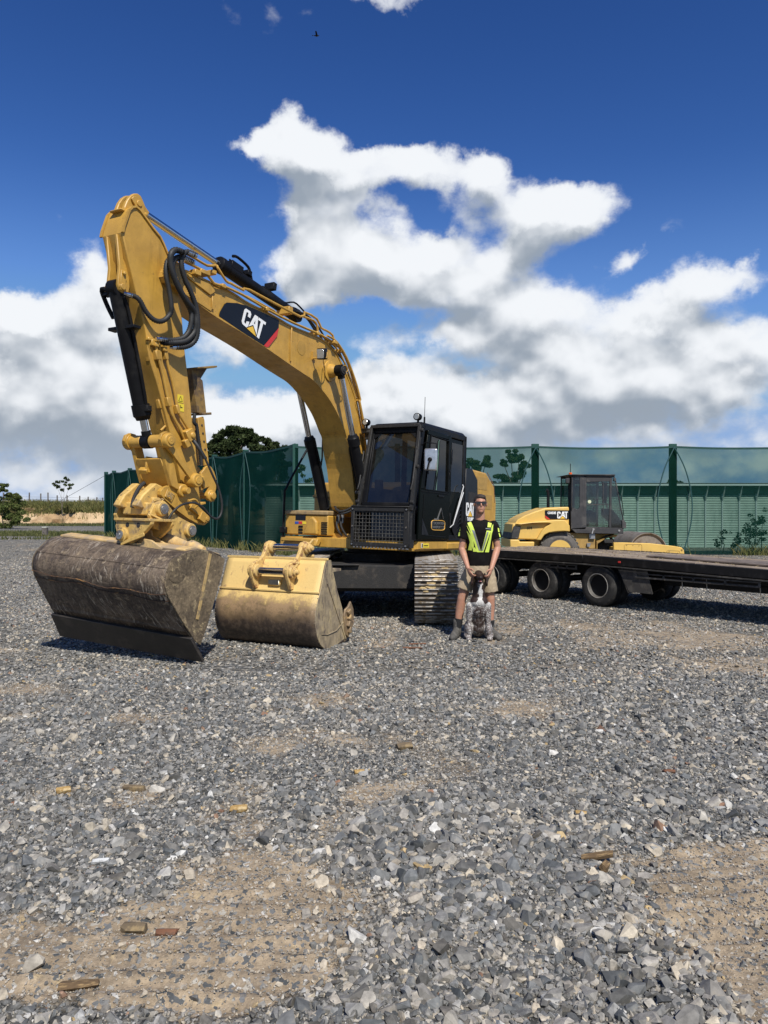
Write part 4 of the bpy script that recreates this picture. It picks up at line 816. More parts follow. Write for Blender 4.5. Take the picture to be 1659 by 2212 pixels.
bs_ = MB(); bs_.lathe((5.11, .125, 4.10), (0, 1, 0), [(0, .15), (.025, .145), (.04, .10), (.05, .09)], 28)
obj('pin_boss', bs_, YEL, boom)
mt = MB(); mt.pxz([(bx+.5, bz+.20), (bx+.36, bz+.06), (bx+.10, bz+.0), (bx+.0, bz+.01)], .12, .13)
# ---- boom lamp
bl = MB(); lx, lz = BLIGHT[0][0], BLIGHT[0][2]
hd = obj('lamp', MB().box((2.47, .33, 3.74), (.11, .13, .155), Euler((0, .2, .25)).to_matrix()), BLK, boom, .018, segs=2)
obj('lens', MB().box((2.533, .342, 3.727), (.012, .105, .125), Euler((0, .2, .25)).to_matrix()), LAMP, hd, .006)
br = MB(); br.tube([(2.42, .13, 3.71), (2.42, .22, 3.70), (2.47, .25, 3.68), (2.47, .41, 3.68), (2.46, .41, 3.76)], .012, 6); br.bb((2.37, .12, 3.69), (2.43, .145, 3.80))
br.tube([(2.40, .33, 3.70), (2.25, .28, 3.72), (2.18, .18, 3.79)], .006, 5, 4); br.tube([(2.4, .3, 3.68), (2.3, .25, 3.55), (2.2, .16, 3.62), (2.16, .14, 3.7)], .006, 5, 5)
obj('lamp_bracket', br, YEL, boom)
obj('patch_plate', MB().lathe((2.68, .12, 3.80), (0, 1, 0), [(0, .10), (.004, .10)], 28), mat('patch_ochre', (.40, .23, .045), .6), boom)
# ---- stick
stick = obj('stick', MB().pxz(STICK, .055, -.255), YEL, ex, .012, 24, segs=2)
# raised rim round the top of the near side plate
rm = MB(); pp = [p for p in STICK[:14]]
for y in (.056, -.272):
    for i in range(len(pp)-1): rm.beam((pp[i][0], y, pp[i][1]), (pp[i+1][0], y, pp[i+1][1]), .02, .035, up=(0, 1, 0))
obj('edge_rim', rm, YEL, stick)
lug = MB()
for y0, y1 in ((-.045, -.005), (-.195, -.155)): lug.pxz(STICK_LUG, y0, y1)
for y0, y1 in ((-.065, -.015), (-.185, -.135)): lug.pxz(STICK_EAR, y0, y1)
lug.bb((5.50, -.19, 4.60), (5.74, -.01, 4.62)); obj('lug_plate', lug, YEL, stick, .008)
pc = MB(); c0 = PIN_BC_TOP[0]; pc.cyl((c0[0], -.24, c0[2]), (c0[0], .012, c0[2]), .042); pc.bb((c0[0]-.035, -.004, c0[2]-.04), (c0[0]+.035, .014, c0[2]+.17)); pc.lathe((c0[0], .014, c0[2]+.14), (0, 1, 0), [(0, .022), (.02, .022), (.026, .012)], 6)
pc.lathe((c0[0], .012, c0[2]), (0, 1, 0), [(0, .036), (.012, .034)], 20)
pc.pxz(STICK_COVER, -.012, .012); c1 = (5.515, 4.745); pc.lathe((c1[0], .012, c1[1]), (0, 1, 0), [(0, .036), (.012, .034)], 20); pc.lathe((5.43, .012, 4.655), (0, 1, 0), [(0, .024), (.022, .024), (.028, .012)], 6)
pc.cyl((c1[0], -.22, c1[1]), (c1[0], .0, c1[1]), .04)
obj('pin', pc, YEL, stick, .004)
# thumb mounting bracket behind the stick
br = MB().pxz(BRACKET_POST, -.04, -.16); br.pxz(BRACKET_TOP, .02, -.22); br.pxz(BRACKET_GUS, -.09, -.11); br.pxz(BRACKET_FL, .0, -.2)
obj('bracket', br, mat('bracket_rusty', (.26, .16, .045), .75, col2=(.10, .065, .04), ns=6, lo=.42, hi=.6, bump=.002), stick, .004)
sb = MB().pxz(SLOT_BAR, -.02, -.06); sb.pxz(SLOT_BAR, -.14, -.18)
for k in range(5): t = k/4; sb.cyl((4.42-.09*t, -.025, 2.50-.38*t), (4.42-.09*t, -.012, 2.50-.38*t), .014, n=10, m=1)
obj('slotted_bar', sb, [YEL, DRK], stick, .004)
tp = MB().pxz(THUMB_PLATE, .02, -.02); tp.pxz(THUMB_PLATE, -.18, -.22); t1 = PIN_THUMB[0]; t2 = PIN_THUMB2[0]
tp.lathe((t1[0], .02, t1[2]), (0, 1, 0), [(0, .075), (.03, .07), (.035, .045), (.06, .042), (.062, .02)], 22); tp.lathe((t2[0], .02, t2[2]), (0, 1, 0), [(0, .06), (.03, .055), (.034, .035), (.055, .03)], 22)
tp.pxz(STICK_FOOT, .03, -.25); tp.cyl((t1[0], -.25, t1[2]), (t1[0], 0, t1[2]), .04); obj('thumb_plate', tp, YEL, stick, .005)
stk = MB()
for a, z in ((4.86, 2.70), (4.845, 2.60)): stk.bb((a-.045, .057, z), (a+.045, .0595, z+.088))
w_ = obj('warning_sticker', stk, STICKY, stick, smooth=False)
tr = MB(); q = [(4.86-.03, 2.715), (4.86+.03, 2.715), (4.86, 2.772)]
for i in range(3): a, c = q[i], q[(i+1) % 3]; tr.beam((a[0], .0605, a[1]), (c[0], .0605, c[1]), .002, .005, up=(0, 1, 0))
obj('warning_triangle', tr, LBLK, w_, smooth=False)
tr = MB(); tr.bb((4.825, .0595, 2.64), (4.85, .0615, 2.65)); tr.bb((4.85, .0595, 2.635), (4.858, .0615, 2.67)); obj('warning_arrow', tr, LBLK, w_, smooth=False)
# ---- hydraulic cylinders
def ram(name, base, eye, Lb, rb, rr, gland=True, hoseside=1, cap=True):
    base = Vector(base); eye = Vector(eye); a = (eye-base).normalized(); root = obj(name, MB().lathe(base, a, [(-.05, rb*.8), (.0, rb*1.0), (.06, rb), (Lb-.14, rb), (Lb-.139, rb*1.22), (Lb-.02, rb*1.22), (Lb, rb*1.02), (Lb+.03, rb*.9)], 26), BLK, ex)
    obj('rod', MB().cyl(base+a*Lb, eye, rr, n=24), CHR, root)
    e = MB(); up = Vector((0, 1, 0)); e.cyl(base-up*.06, base+up*.06, rb*1.1); obj('base_eye', e, BLK, root)
    e = MB(); e.cyl(eye-up*.055, eye+up*.055, rr*1.9); e.cyl(eye-a*.12, eye, rr*1.25); obj('rod_eye', e, BLK, root)
    return root, base, a
r1, p, a = ram('stick_cylinder', (2.55, L0, 4.30), (5.515, L0, 4.745), 1.62, .082, .042)
e = MB(); e.lathe(Vector((2.55, L0, 4.30))+a*1.50, a, [(0, .10), (.05, .105), (.12, .10), (.13, .075)], 18); q = Vector((2.55, L0, 4.30))+a*1.34; e.box(q+Vector((0, 0, .075)), (.22, .16, .10), Euler((0, -.15, 0)).to_matrix()); e.box(q+Vector((-.25, 0, .08)), (.08, .14, .07), Euler((0, -.15, 0)).to_matrix()); e.box(q+Vector((-.75, 0, .05)), (.07, .17, .10), Euler((0, -.15, 0)).to_matrix())
obj('valve_block', e, BLK, r1, .006)
e = MB(); e.tube([(3.892, L0, 4.72), (3.80, L0, 4.735), (3.60, L0, 4.68), (3.545, L0, 4.60), (3.50, L0, 4.47)], .019, 8, 4); e.tube(PIPE_G, .012, 6, 3); e.tube([(p[0], -.08, p[2]+.0) for p in PIPE_H], .011, 6); e.tube([(3.95, L0, 4.66), (3.62, L0, 4.56), (3.45, L0, 4.50)], .012, 6); obj('oil_line', e, BLK, r1)
r2, p, a2 = ram('bucket_cylinder', (c0[0], L0, c0[2]), (PIN_LINK[0][0], L0, PIN_LINK[0][2]), 1.38, .082, .042)
e = MB(); b0 = Vector((c0[0], L0, c0[2])); yv = Vector((0, 1, 0))
e.box(b0+a2*.42, (.10, .40, .035), None); e.tube([b0+a2*.10+yv*.09, b0+a2*.3+yv*.10+Vector((-.02, 0, 0)), b0+a2*1.15+yv*.10, b0+a2*1.3+yv*.06], .02, 8, 3); e.box(b0+a2*1.29+yv*.10, (.07, .06, .07)); e.beam(b0+a2*1.31+yv*.03, b0+a2*1.31+yv*.14, .05, .02)
e.tube([b0+a2*.05-yv*.05, b0+a2*.03-yv*.17+Vector((.05, 0, .03)), b0+a2*.14-yv*.19, b0+a2*.30-yv*.13], .025, 8, 4); e.box(b0+a2*.04-yv*.14, (.08, .09, .06))
obj('guard', e, BLK, r2, .004)
for sy, nm in ((.30, 1), (-.50, 0)):
    base = (PIN_CYLBASE[0][0], sy, PIN_CYLBASE[0][2]); r3, p, a3 = ram('boom_cylinder', base, (bx, sy, bz), 1.62, .076, .043)
    e = MB(); e.cyl((bx, sy-.055, bz), (bx, sy+.05, bz), .078, n=28); e.lathe((bx, sy+.05, bz), (0, 1, 0), [(0, .062), (.02, .058), (.02, .03), (.03, .028)], 22); obj('rod_cap', e, RUB, r3, .004)
    pb = Vector(base); s = -1 if sy > 0 else 1
    e = MB(); e.tube([pb+a3*1.5+yv*.09*s, pb+a3*1.3+yv*.10*s, pb+a3*.55+yv*.10*s, pb+a3*.45+yv*.12*s+Vector((.08, 0, 0))], .016, 8, 3); obj('oil_line', e, BLK, r3)
ring = MB(); ring.tube([(bx-.05+.07*math.cos(t), .36, bz+.03+.045*math.sin(t)) for t in np.linspace(0, 6.283, 20)], .006, 5); obj('grease_line', ring, YEL, boom)
# ---- pipes and hoses on boom and stick
for k, (P_, r) in enumerate(((PIPE_A, .016), (PIPE_B, .017), (PIPE_C, .014), (PIPE_D, .016), (PIPE_E, .016))): obj('steel_pipe', MB().tube([Vector(p) for p in P_], r, 8, 2), YEL, boom)
for q, d in [((PIPE_B[i][0], .10, PIPE_B[i][2]), (.06, .16, .05)) for i in (3, 5, 7, 10, 13)]+[((4.66, .12, 4.24), (.16, .14, .05)), ((4.78, .14, 4.20), (.10, .10, .06)), ((4.86, .10, 4.16), (.22, .05, .05)), ((4.48, .06, 4.30), (.07, .2, .05)), ((2.9, -.02, 4.27), (.09, .22, .10)), ((1.97, .12, 4.03), (.1, .2, .05))]:
    obj('pipe_clamp', MB().box(q, d), YEL, boom, .006)
for P_ in (HOSE_G, [(p[0]+.02, p[1]-.06, p[2]+.02) for p in HOSE_G], HOSE_H): obj('hose', MB().tube([Vector(p) for p in P_], .015, 7, 4), HOSE, boom)
for P_, r in ((HOSE_A, .030), (HOSE_B, .034), (HOSE_C, .030), (HOSE_D, .028)):
    o = obj('ribbed_hose', MB().tube([Vector(p) for p in P_], r, 10, 6, ribs=.0125), HOSE, ex, ang=80)
    P0, P1 = Vector(P_[0]), Vector(P_[1]); Q0, Q1 = Vector(P_[-1]), Vector(P_[-2]); e = MB()
    e.cyl(P0+(P0-P1).normalized()*.02, P0.lerp(P1, .9), r*.9, n=14); e.cyl(Q0+(Q0-Q1).normalized()*.04, Q0.lerp(Q1, .45), r*.92, n=14); e.cyl(Q0, Q0+(Q0-Q1).normalized()*.07, r*.6, n=6); obj('fitting', e, CHR if r < .033 else BLK, o)
obj('ribbed_hose', MB().tube([Vector(p) for p in HOSE_F], .022, 8, 6, ribs=.014), HOSE, stick, ang=80)
o = obj('coupler_hose', MB().tube([Vector(p) for p in HOSE_E], .0135, 8, 6, ribs=.010), HOSE, ex, ang=80)
obj('sleeve', MB().tube([Vector(HOSE_E[0]), Vector(HOSE_E[1]), Vector(HOSE_E[2])], .022, 8, 4), HOSE, o)
for P_, r in ((SPIPE_A, .017), (SPIPE_B, .017), (SPIPE_C, .013)): obj('steel_pipe', MB().tube([Vector(p) for p in P_], r, 8, 2), YEL, stick)
SC_ = [(( q[0], q[1]-.01, q[2]), (w, .055, .10), .25) for q, w in ((SPIPE_A[1], .05), (SPIPE_A[5], .05), (SPIPE_B[1], .07), (SPIPE_B[4], .06), (SPIPE_C[1], .05), (SPIPE_C[4], .05))]
SC_ += [((5.20, .075, 3.15), (.03, .04, .26), .22), ((5.30, .08, 3.28), (.10, .04, .07), 0), (SPIPE_A[0], (.05, .06, .05), 0), (SPIPE_B[0], (.05, .06, .05), 0), ((5.36, .07, 3.31), (.07, .05, .035), 0), ((4.81, .12, 2.235), (.07, .07, .09), .5)]
for q, d, a_ in SC_: obj('pipe_clamp', MB().box(q, d, Euler((0, a_, 0)).to_matrix()), YEL, stick, .006)
e = MB(); e.box((4.77, .11, 2.335), (.12, .10, .13), Euler((0, .5, 0)).to_matrix()); e.lathe((4.745, .15, 2.335), (0, 1, 0), [(0, .04), (.025, .035), (.03, .018)], 14)
obj('valve_block', e, YEL, stick, .006)
# ---- bucket linkage
lk = MB(); lk.pxz(IDLER, .16, .20); lk.pxz(IDLER, -.40, -.36); pk, pi_ = PIN_LINK[0], PIN_IDLER[0]
boss(lk, (pk[0], pk[2]), .082, .14, .255); boss(lk, (pi_[0], pi_[2]), .082, .10, .245); boss(lk, (pk[0], pk[2]), .088, -.34, -.43); boss(lk, (pi_[0], pi_[2]), .08, -.3, -.43)
obj('idler_link', lk, YEL, ex, .004)
lk = MB(); lk.pxz(HLINK, .09, .15); lk.pxz(HLINK, -.35, -.29); lk.cyl((pk[0], .15, pk[2]), (pk[0], -.03, pk[2]), .072); lk.cyl((pk[0], -.35, pk[2]), (pk[0], -.17, pk[2]), .072)
HW = [(5.155, 2.02), (5.10, 1.98), (4.96, 1.74), (4.94, 1.66), (4.99, 1.69), (5.06, 1.78)]
lk.pxz([(5.165, 2.03), (5.12, 2.05), (4.93, 1.74), (4.97, 1.71), (5.03, 1.76)], .10, -.30); lk.bb((5.06, -.16, 1.88), (5.15, -.13, 2.06)); lk.box((5.14, -.18, 1.90), (.07, .10, .06), Euler((0, .6, .4)).to_matrix())
obj('power_link', lk, YEL, ex, .006)
# ---- quick hitch
h = MB(); h.pxz(HITCH, .06, .115); h.pxz(HITCH, -.315, -.26); h.pxz([(5.13, 1.66), (5.0, 1.70), (4.86, 1.60), (4.62, 1.47), (4.40, 1.34), (4.55, 1.33), (4.9, 1.48), (5.12, 1.58)], .07, -.27)
hp, hs = PIN_HITCH[0], PIN_STICKTIP[0]
boss(h, (hp[0], hp[2]), .075, .10, .165, cap=False); h.cyl((hp[0], .16, hp[2]), (hp[0], .235, hp[2]), .036); boss(h, (hs[0], hs[2]), .05, .1, .16); h.cyl((hp[0], -.38, hp[2]), (hp[0], -.3, hp[2]), .07)
h.box((4.62, .12, 1.47), (.22, .05, .06), Euler((0, -.5, 0)).to_matrix()); h.box((4.53, .14, 1.40), (.10, .05, .10), Euler((0, -.5, 0)).to_matrix())
h.tube([(4.82, .20, 1.58), (4.74, .22, 1.60), (4.68, .22, 1.55), (4.70, .18, 1.5)], .012, 6, 4)
hitch = obj('quick_hitch', h, YEL, ex, .006, segs=2)
hl = obj('logo_plate', MB().prism([(a, .115, c) for a, b_, c in HITCH_LOGO], (0, .015, 0)), YEL, hitch, .004, smooth=False)
q = [Vector((a, .131, c)) for a, b_, c in HITCH_LOGO]; cen = sum(q, Vector())/4; q = [cen+(p-cen)*.72 for p in q]
logo([q[3], q[2], q[1], q[0]], (0, 1, 0), hl, mats=(YELW, YEL), th=.006)
# ---- wide tilting mud bucket
tb = thing('bucket', None, None); tb.matrix_world = Matrix(); tb.parent = ex
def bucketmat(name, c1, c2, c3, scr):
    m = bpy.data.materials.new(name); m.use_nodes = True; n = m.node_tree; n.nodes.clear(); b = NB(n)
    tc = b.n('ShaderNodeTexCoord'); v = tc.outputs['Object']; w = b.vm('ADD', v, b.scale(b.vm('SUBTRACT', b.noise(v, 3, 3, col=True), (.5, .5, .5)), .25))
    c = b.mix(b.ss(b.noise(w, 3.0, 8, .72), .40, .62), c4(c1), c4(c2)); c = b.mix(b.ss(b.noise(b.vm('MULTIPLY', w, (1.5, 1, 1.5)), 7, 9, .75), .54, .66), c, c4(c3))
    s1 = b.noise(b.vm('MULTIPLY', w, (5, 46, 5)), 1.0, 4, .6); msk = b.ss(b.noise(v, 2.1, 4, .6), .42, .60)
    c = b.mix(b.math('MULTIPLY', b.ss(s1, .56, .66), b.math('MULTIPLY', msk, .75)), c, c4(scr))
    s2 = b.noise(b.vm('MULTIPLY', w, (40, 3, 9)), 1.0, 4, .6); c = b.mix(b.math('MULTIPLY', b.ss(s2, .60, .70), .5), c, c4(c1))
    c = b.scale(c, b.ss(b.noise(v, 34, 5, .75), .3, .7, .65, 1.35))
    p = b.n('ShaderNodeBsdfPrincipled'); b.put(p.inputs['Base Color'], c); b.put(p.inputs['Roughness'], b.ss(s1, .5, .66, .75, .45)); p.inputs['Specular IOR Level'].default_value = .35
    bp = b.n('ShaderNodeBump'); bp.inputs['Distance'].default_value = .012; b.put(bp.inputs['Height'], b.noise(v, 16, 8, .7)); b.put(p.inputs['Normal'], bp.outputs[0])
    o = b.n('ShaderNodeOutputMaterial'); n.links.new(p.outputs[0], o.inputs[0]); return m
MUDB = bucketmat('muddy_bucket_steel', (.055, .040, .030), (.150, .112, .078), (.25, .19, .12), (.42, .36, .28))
MUDS = bucketmat('muddy_side_steel', (.10, .075, .048), (.20, .15, .09), (.40, .31, .17), (.34, .26, .15))
EDGE = mat('cutting_edge_steel', (.03, .026, .023), .5, .2, col2=(.055, .046, .038), ns=4, bump=.001)
pr = BIG_PROF; sh_ = Vector((.29, -1.87, .115)); lr = .82
prs = cr2(pr[:12], 3)+[pr[12], pr[13], pr[14]]         # top, round shell, straight front down to the edge
def strip(mb, poly, th, ofs0=(0, 0, 0), ofs1=sh_, m=0):
    o0 = Vector(ofs0); o1 = Vector(ofs1)
    for i in range(len(poly)-1):
        p, q = Vector((poly[i][0], lr, poly[i][1])), Vector((poly[i+1][0], lr, poly[i+1][1])); d = (q-p).normalized(); nrm = Vector((d.z, 0, -d.x))*th
        mb.add([p+o0, q+o0, q+o0-nrm, p+o0-nrm, p+o1, q+o1, q+o1-nrm, p+o1-nrm], [(0, 1, 5, 4), (2, 3, 7, 6), (0, 3, 2, 1), (4, 5, 6, 7), (1, 2, 6, 5), (0, 4, 7, 3)], m)
top = [(4.90, .965), (5.06, 1.035)]+[pr[0]]
s1 = MB()
full = [(4.93, .99), (5.10, 1.045)]+prs
rows = []
N = 26
for k in range(N+1):
    t = k/N; rows.append([(p[0]+sh_.x*t, lr+sh_.y*t, p[1]+sh_.z*t) for p in full])
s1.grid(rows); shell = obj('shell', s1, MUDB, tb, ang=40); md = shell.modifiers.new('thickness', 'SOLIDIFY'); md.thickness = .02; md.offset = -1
sidep = [pr[0], pr[1], pr[2], pr[3]]+pr[4:15]+[pr[16], pr[17], pr[18], pr[19], pr[20], pr[21]]
for k, (o, nm) in enumerate(((Vector((0, .004, 0)), 'side_plate'), (sh_+Vector((0, -.024, 0)), 'side_plate'))):
    so = obj(nm, MB().prism([Vector((a, lr, c))+o for a, c in sidep], (0, .02, 0)), MUDS, tb, .004, smooth=False)
    if k == 0:
        e = MB(); a0, a1 = BIG_LIGHTSTRIP[0], BIG_LIGHTSTRIP[3]; e.beam((a0[0]-.03, lr+.028, a0[1]), (a1[0]-.01, lr+.028, a1[1]), .035, .008, up=(0, 1, 0)); obj('wear_strip', e, mat('strip_paint', (.42, .29, .12), .6, col2=(.2, .15, .09), ns=8, lo=.5, hi=.6), so)
        e = MB(); e.lathe((5.60, lr+.02, .86), (0, 1, 0), [(0, .13), (.008, .13), (.010, .12)], 26); obj('side_disc', e, MUDS, so)
ed = MB(); strip(ed, [(5.352, .165), (5.165, -.10)], .035, (0, .03, 0), sh_+Vector((0, -.03, 0))); edge = obj('cutting_edge', ed, EDGE, tb, .003)
e = MB()
for k in range(9):
    t = (k+.6)/9.2; q = Vector((5.265, lr, .04))+sh_*t; e.lathe(q, Vector((.82, 0, -.57)), [(0, .030), (.010, .028), (.012, .015)], 14)
obj('edge_bolt', e, EDGE, edge)
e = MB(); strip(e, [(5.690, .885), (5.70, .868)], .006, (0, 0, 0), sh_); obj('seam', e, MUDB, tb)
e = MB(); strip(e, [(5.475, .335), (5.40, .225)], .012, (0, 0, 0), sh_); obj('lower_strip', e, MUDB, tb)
# weld cracks with rust, two wandering lines across the front
e = MB(); rs = random.Random(5)
for u0 in (12.6, 13.25):
    P_ = []
    for k in range(46):
        t = k/45; f_ = u0+.28*math.sin(t*5.0+u0)+.14*math.sin(t*17)+rs.uniform(-.05, .05); i = min(int(f_), 14); p0, p1 = pr[min(i-1, 13)], pr[min(i, 14)]; w = f_-int(f_)
        q0 = Vector((5.654+(5.717-5.654)*(13.6-f_), 0, .534+(.625-.534)*(13.6-f_))); dd = Vector((-.82, 0, .57))*-.004
        P_.append(Vector((q0.x+.006, lr, q0.z))+sh_*t)
    e.tube(P_, .006, 4)
obj('rust_streak', e, mat('rust_crack', (.05, .025, .012), .8, col2=(.20, .10, .03), ns=7), shell)
# yellow top plate with tilt mount
YT = mat('bucket_top_paint', (.56, .38, .16), .75, col2=(.36, .27, .17), ns=5, lo=.42, hi=.6, col3=(.16, .11, .07), ns3=7, lo3=.60, hi3=.70, bump=.003, var=.15)
e = MB(); e.add([Vector((a, lr, c))+sh_*t for t in (.02, .98) for a, c in ((4.92, 1.01), (5.30, 1.085), (5.44, 1.06), (5.44, 1.04), (4.92, .985))], [(0, 1, 6, 5), (1, 2, 7, 6), (2, 3, 8, 7), (3, 4, 9, 8), (4, 0, 5, 9), (0, 4, 3, 2, 1), (5, 6, 7, 8, 9)]); obj('top_plate', e, YT, tb, .004)
e = MB(); cz = 1.05
for x_ in (5.22, 5.40):
    y0 = .24 if x_ < 5.3 else .22
    e.pyz([(-.75, cz+.03), (-.50, cz+.075), (-.30, cz+.08), (-.16, cz+.23), (-.06, cz+.25), (.06, cz+.22), (.10, cz+.13), (.28, cz+.06), (.72, cz-.0), (.72, cz-.04), (-.78, cz-.0)], x_, x_+.03)
e.pyz([(.16, cz+.0), (.24, cz+.10), (.34, cz+.09), (.50, cz+.02), (.5, cz-.02)], 5.46, 5.49)
obj('tilt_mount', e, YT, tb, .005)
e = MB(); e.pyz([(a, c) for a, c in TILT_PLATE], 5.47, 5.52); e.pyz([(a-.0, c) for a, c in TILT_PLATE], 5.18, 5.22); e.bb((5.16, -.17, 1.335), (5.545, .37, 1.365))
e.beam((5.54, -.05, 1.085), (5.54, .30, 1.20), .04, .012, up=(1, 0, 0)); tiltp = obj('tilt_head', e, YELW, tb, .005)
e = MB(); pt = Vector((5.52, -.035, 1.185)); e.lathe(pt, (1, 0, 0), [(0, .078), (.03, .075), (.035, .055), (.05, .055)], 26); obj('tilt_pin_boss', e, YELW, tiltp); e = MB(); e.lathe(pt+Vector((.05, 0, 0)), (1, 0, 0), [(0, .05), (.012, .047), (.012, .018), (.02, .016)], 20); obj('tilt_pin', e, STL, tiltp)
e = MB()
for y in (.02, .185): e.cyl((5.515, y, 1.292), (5.5235, y, 1.292), .026, n=16)
obj('bolt_hole', e, DRK, tiltp)
# ears and pins of the tilt head, gripped by the hitch
e = MB(); e.pxz(EARS, .14, .185); e.pxz(EARS, -.385, -.34); E1, E2 = PIN_EAR1[0], PIN_EAR2[0]
for q in (E1, E2): e.lathe((q[0], .16, q[2]), (0, 1, 0), [(0, .088), (.055, .08), (.07, .078), (.075, .07)], 28); e.lathe((q[0], -.36, q[2]), (0, -1, 0), [(0, .088), (.05, .08)], 22)
e.prism([(5.36, .19, 1.40), (5.28, .30, 1.345), (5.12, .27, 1.27), (5.06, .19, 1.28)], (0, 0, .018)); e.tube([(5.30, .16, 1.56), (5.16, .165, 1.585), (5.37, .165, 1.40)], .012, 5)
ears = obj('ear_plate', e, YELW, tb, .006, segs=2)
e = MB()
for q in (E1, E2): e.cyl((q[0], -.42, q[2]), (q[0], .25, q[2]), .056, n=26); e.cyl((q[0], .25, q[2]), (q[0], .257, q[2]), .04, n=22)
obj('ear_pin', e, STL, ears)
e = MB()
for q, s in (((5.33, 1.62), 1), ((5.42, 1.56), 1)): e.bb((q[0]-.25, -.30, q[1]-.16), (q[0]-.10, .08, q[1]-.02))
for y0 in (-.345, -.06): e.prism([(5.24, y0, 1.70), (5.16, y0, 1.76), (5.06, y0, 1.73), (5.02, y0, 1.62), (5.14, y0, 1.50), (5.36, y0, 1.47), (5.42, y0, 1.50), (5.34, y0, 1.62)], (0, .10, 0))
obj('coupler_horn', e, YELW, ears, .015, segs=2)
e = MB(); e.tube([(5.20, -.10, 1.76), (5.27, -.10, 1.70), (5.34, -.10, 1.58), (5.36, -.10, 1.48)], .022, 8, 4); obj('lifting_bail', e, DRK, ears)
e = MB(); T0, T1, T2 = [Vector(p) for p in TILTCYL]; a = (T2-T1).normalized(); e.cyl(T0-a*.05, T1+a*.05, .05); obj('tilt_cylinder', e, BLK, tb)
e = MB(); e.lathe(T1-a*.02, a, [(0, .065), (.05, .075), (.12, .072), (.38, .04), (.42, .04)], 22); e.lathe(T2+a*.03, a, [(0, .05), (.05, .07), (.13, .06), (.24, .03)], 18); obj('cylinder_cover', e, YT, tb)
e = MB()
for q in ((5.42, -.12, 1.075), (5.43, .30, 1.06), (5.40, .10, 1.07)): e.box(q, (.05, .10, .012))
obj('top_cleat', e, BARK, tb)
# the far end of the shell sits a little further back than a straight extrusion
def settle(o):
    for v in o.data.vertices: t = max(0, min(1, (lr-v.co.y)/1.87)); v.co.x -= .165*t*max(0, min(1, (v.co.z+.09)/.8)); v.co.z -= .02*t*max(0, min(1, (v.co.z+.09)/.8))
for o in [q for q in tb.children_recursive if q.type == 'MESH' and q.name.split('.')[0] in ('shell', 'side_plate', 'cutting_edge', 'edge_bolt', 'lower_strip', 'seam', 'rust_streak', 'top_plate')]: settle(o)
# ================================================================== upper structure
hs_ = MB(); hs_.bb((-2.0, -1.22, 1.0), (1.28, 1.2, 1.155)); hs_.bb((-.2, -.62, 1.0), (1.1, .34, 1.22)); obj('platform', hs_, YEL, ex, .01)
e = MB(); e.prism([(1.20, 1.19, 1.02), (1.17, 1.255, 1.03), (1.17, 1.255, 1.15), (1.20, 1.20, 1.158)], (-1.0, 0, 0)); e.prism([(.17, 1.19, 1.0), (.17, 1.27, 1.03), (.17, 1.27, 1.12), (.17, 1.20, 1.158)], (-1.15, 0, 0)); sk = obj('side_skirt', e, YEL, ex, .008, smooth=False)
e = MB(); e.bb((1.02, 1.2545, 1.055), (1.07, 1.2585, 1.12)); st1 = obj('sticker', e, WHT, sk, smooth=False); obj('sticker', MB().bb((.82, 1.2545, 1.055), (1.02, 1.2585, 1.12)), STICKY, sk, smooth=False)
obj('sticker', MB().bb((1.028, 1.2585, 1.062), (1.062, 1.2605, 1.113)), LBLK, sk, smooth=False)
for r_, y_ in enumerate((1.10,)): obj('sticker_print', MB().bb((.85, 1.2585, 1.08), (1.0, 1.2600, 1.093)), LBLK, sk, smooth=False)
e = MB(); e.pxz([(1.05, .55), (.70, .42), (-.2, .42), (-.2, 1.0), (1.05, 1.0)], -.05, .1) if False else None
foot = MB()
for y in (-.57, -.43, .21, .37): foot.pxz([(1.02, 1.12), (1.0, 1.27), (.93, 1.33), (.84, 1.29), (.70, 1.06), (.98, 1.02)], y-.018, y+.018)
for y in (.18, -.36): foot.pxz([(.95, 1.15), (.86, 1.70), (.72, 1.86), (.55, 1.80), (.40, 1.15)], y-.02, y+.02)
foot.cyl((.72, -.40, 1.66), (.72, .22, 1.66), .07)
obj('boom_foot', foot, YEL, ex, .008)
# toolbox and step at the machine's right front
e = MB(); e.bb((.30, -1.14, 1.18), (1.27, -.30, 1.50)); tbx = obj('toolbox', e, YEL, ex, .02, segs=2)
obj('toolbox_lid', MB().bb((.28, -1.15, 1.50), (1.29, -.30, 1.575)), mat('lid_dusty', (.32, .22, .10), .75, col2=(.22, .16, .09), ns=6), tbx, .02, segs=2)
e = MB(); e.bb((1.268, -.93, 1.415), (1.274, -.73, 1.52)); obj('recess', e, LBLK, tbx, .0)
for k, (c, y) in enumerate(((BLUE, -.90), (RED, -.825), (STICKY, -.755))): obj('sticker', MB().bb((1.270, y-.038, 1.355), (1.2745, y+.034, 1.395)), c, tbx, smooth=False)
for k in range(3): obj('vent_slot', MB().cyl((1.2705, -.86, 1.315-k*.052), (1.2705, -.78, 1.315-k*.052), .017, n=14), LBLK, tbx)
e = MB(); e.prism([(1.27, -.74, 1.19), (1.27, -.45, 1.19), (1.27, -.47, 1.40), (1.27, -.56, 1.485), (1.27, -.64, 1.44)], (.07, .0, 0)); obj('step_fairing', e, YEL, tbx, .03, segs=3)
for k in range(6): obj('louver', MB().bb((1.268, -.42, 1.20+k*.036), (1.282, -.31, 1.215+k*.036)), BLK, tbx)
e = MB(); e.bb((1.20, -1.10, 1.08), (1.42, -.42, 1.135)); e.prism([(1.38, -.44, 1.02), (1.46, -.44, 1.02), (1.42, -.44, 1.13), (1.3, -.44, 1.13)], (0, .06, 0)); e.bb((1.36, -.62, 1.02), (1.43, -.40, 1.12)); obj('front_step', e, YEL, ex, .008)
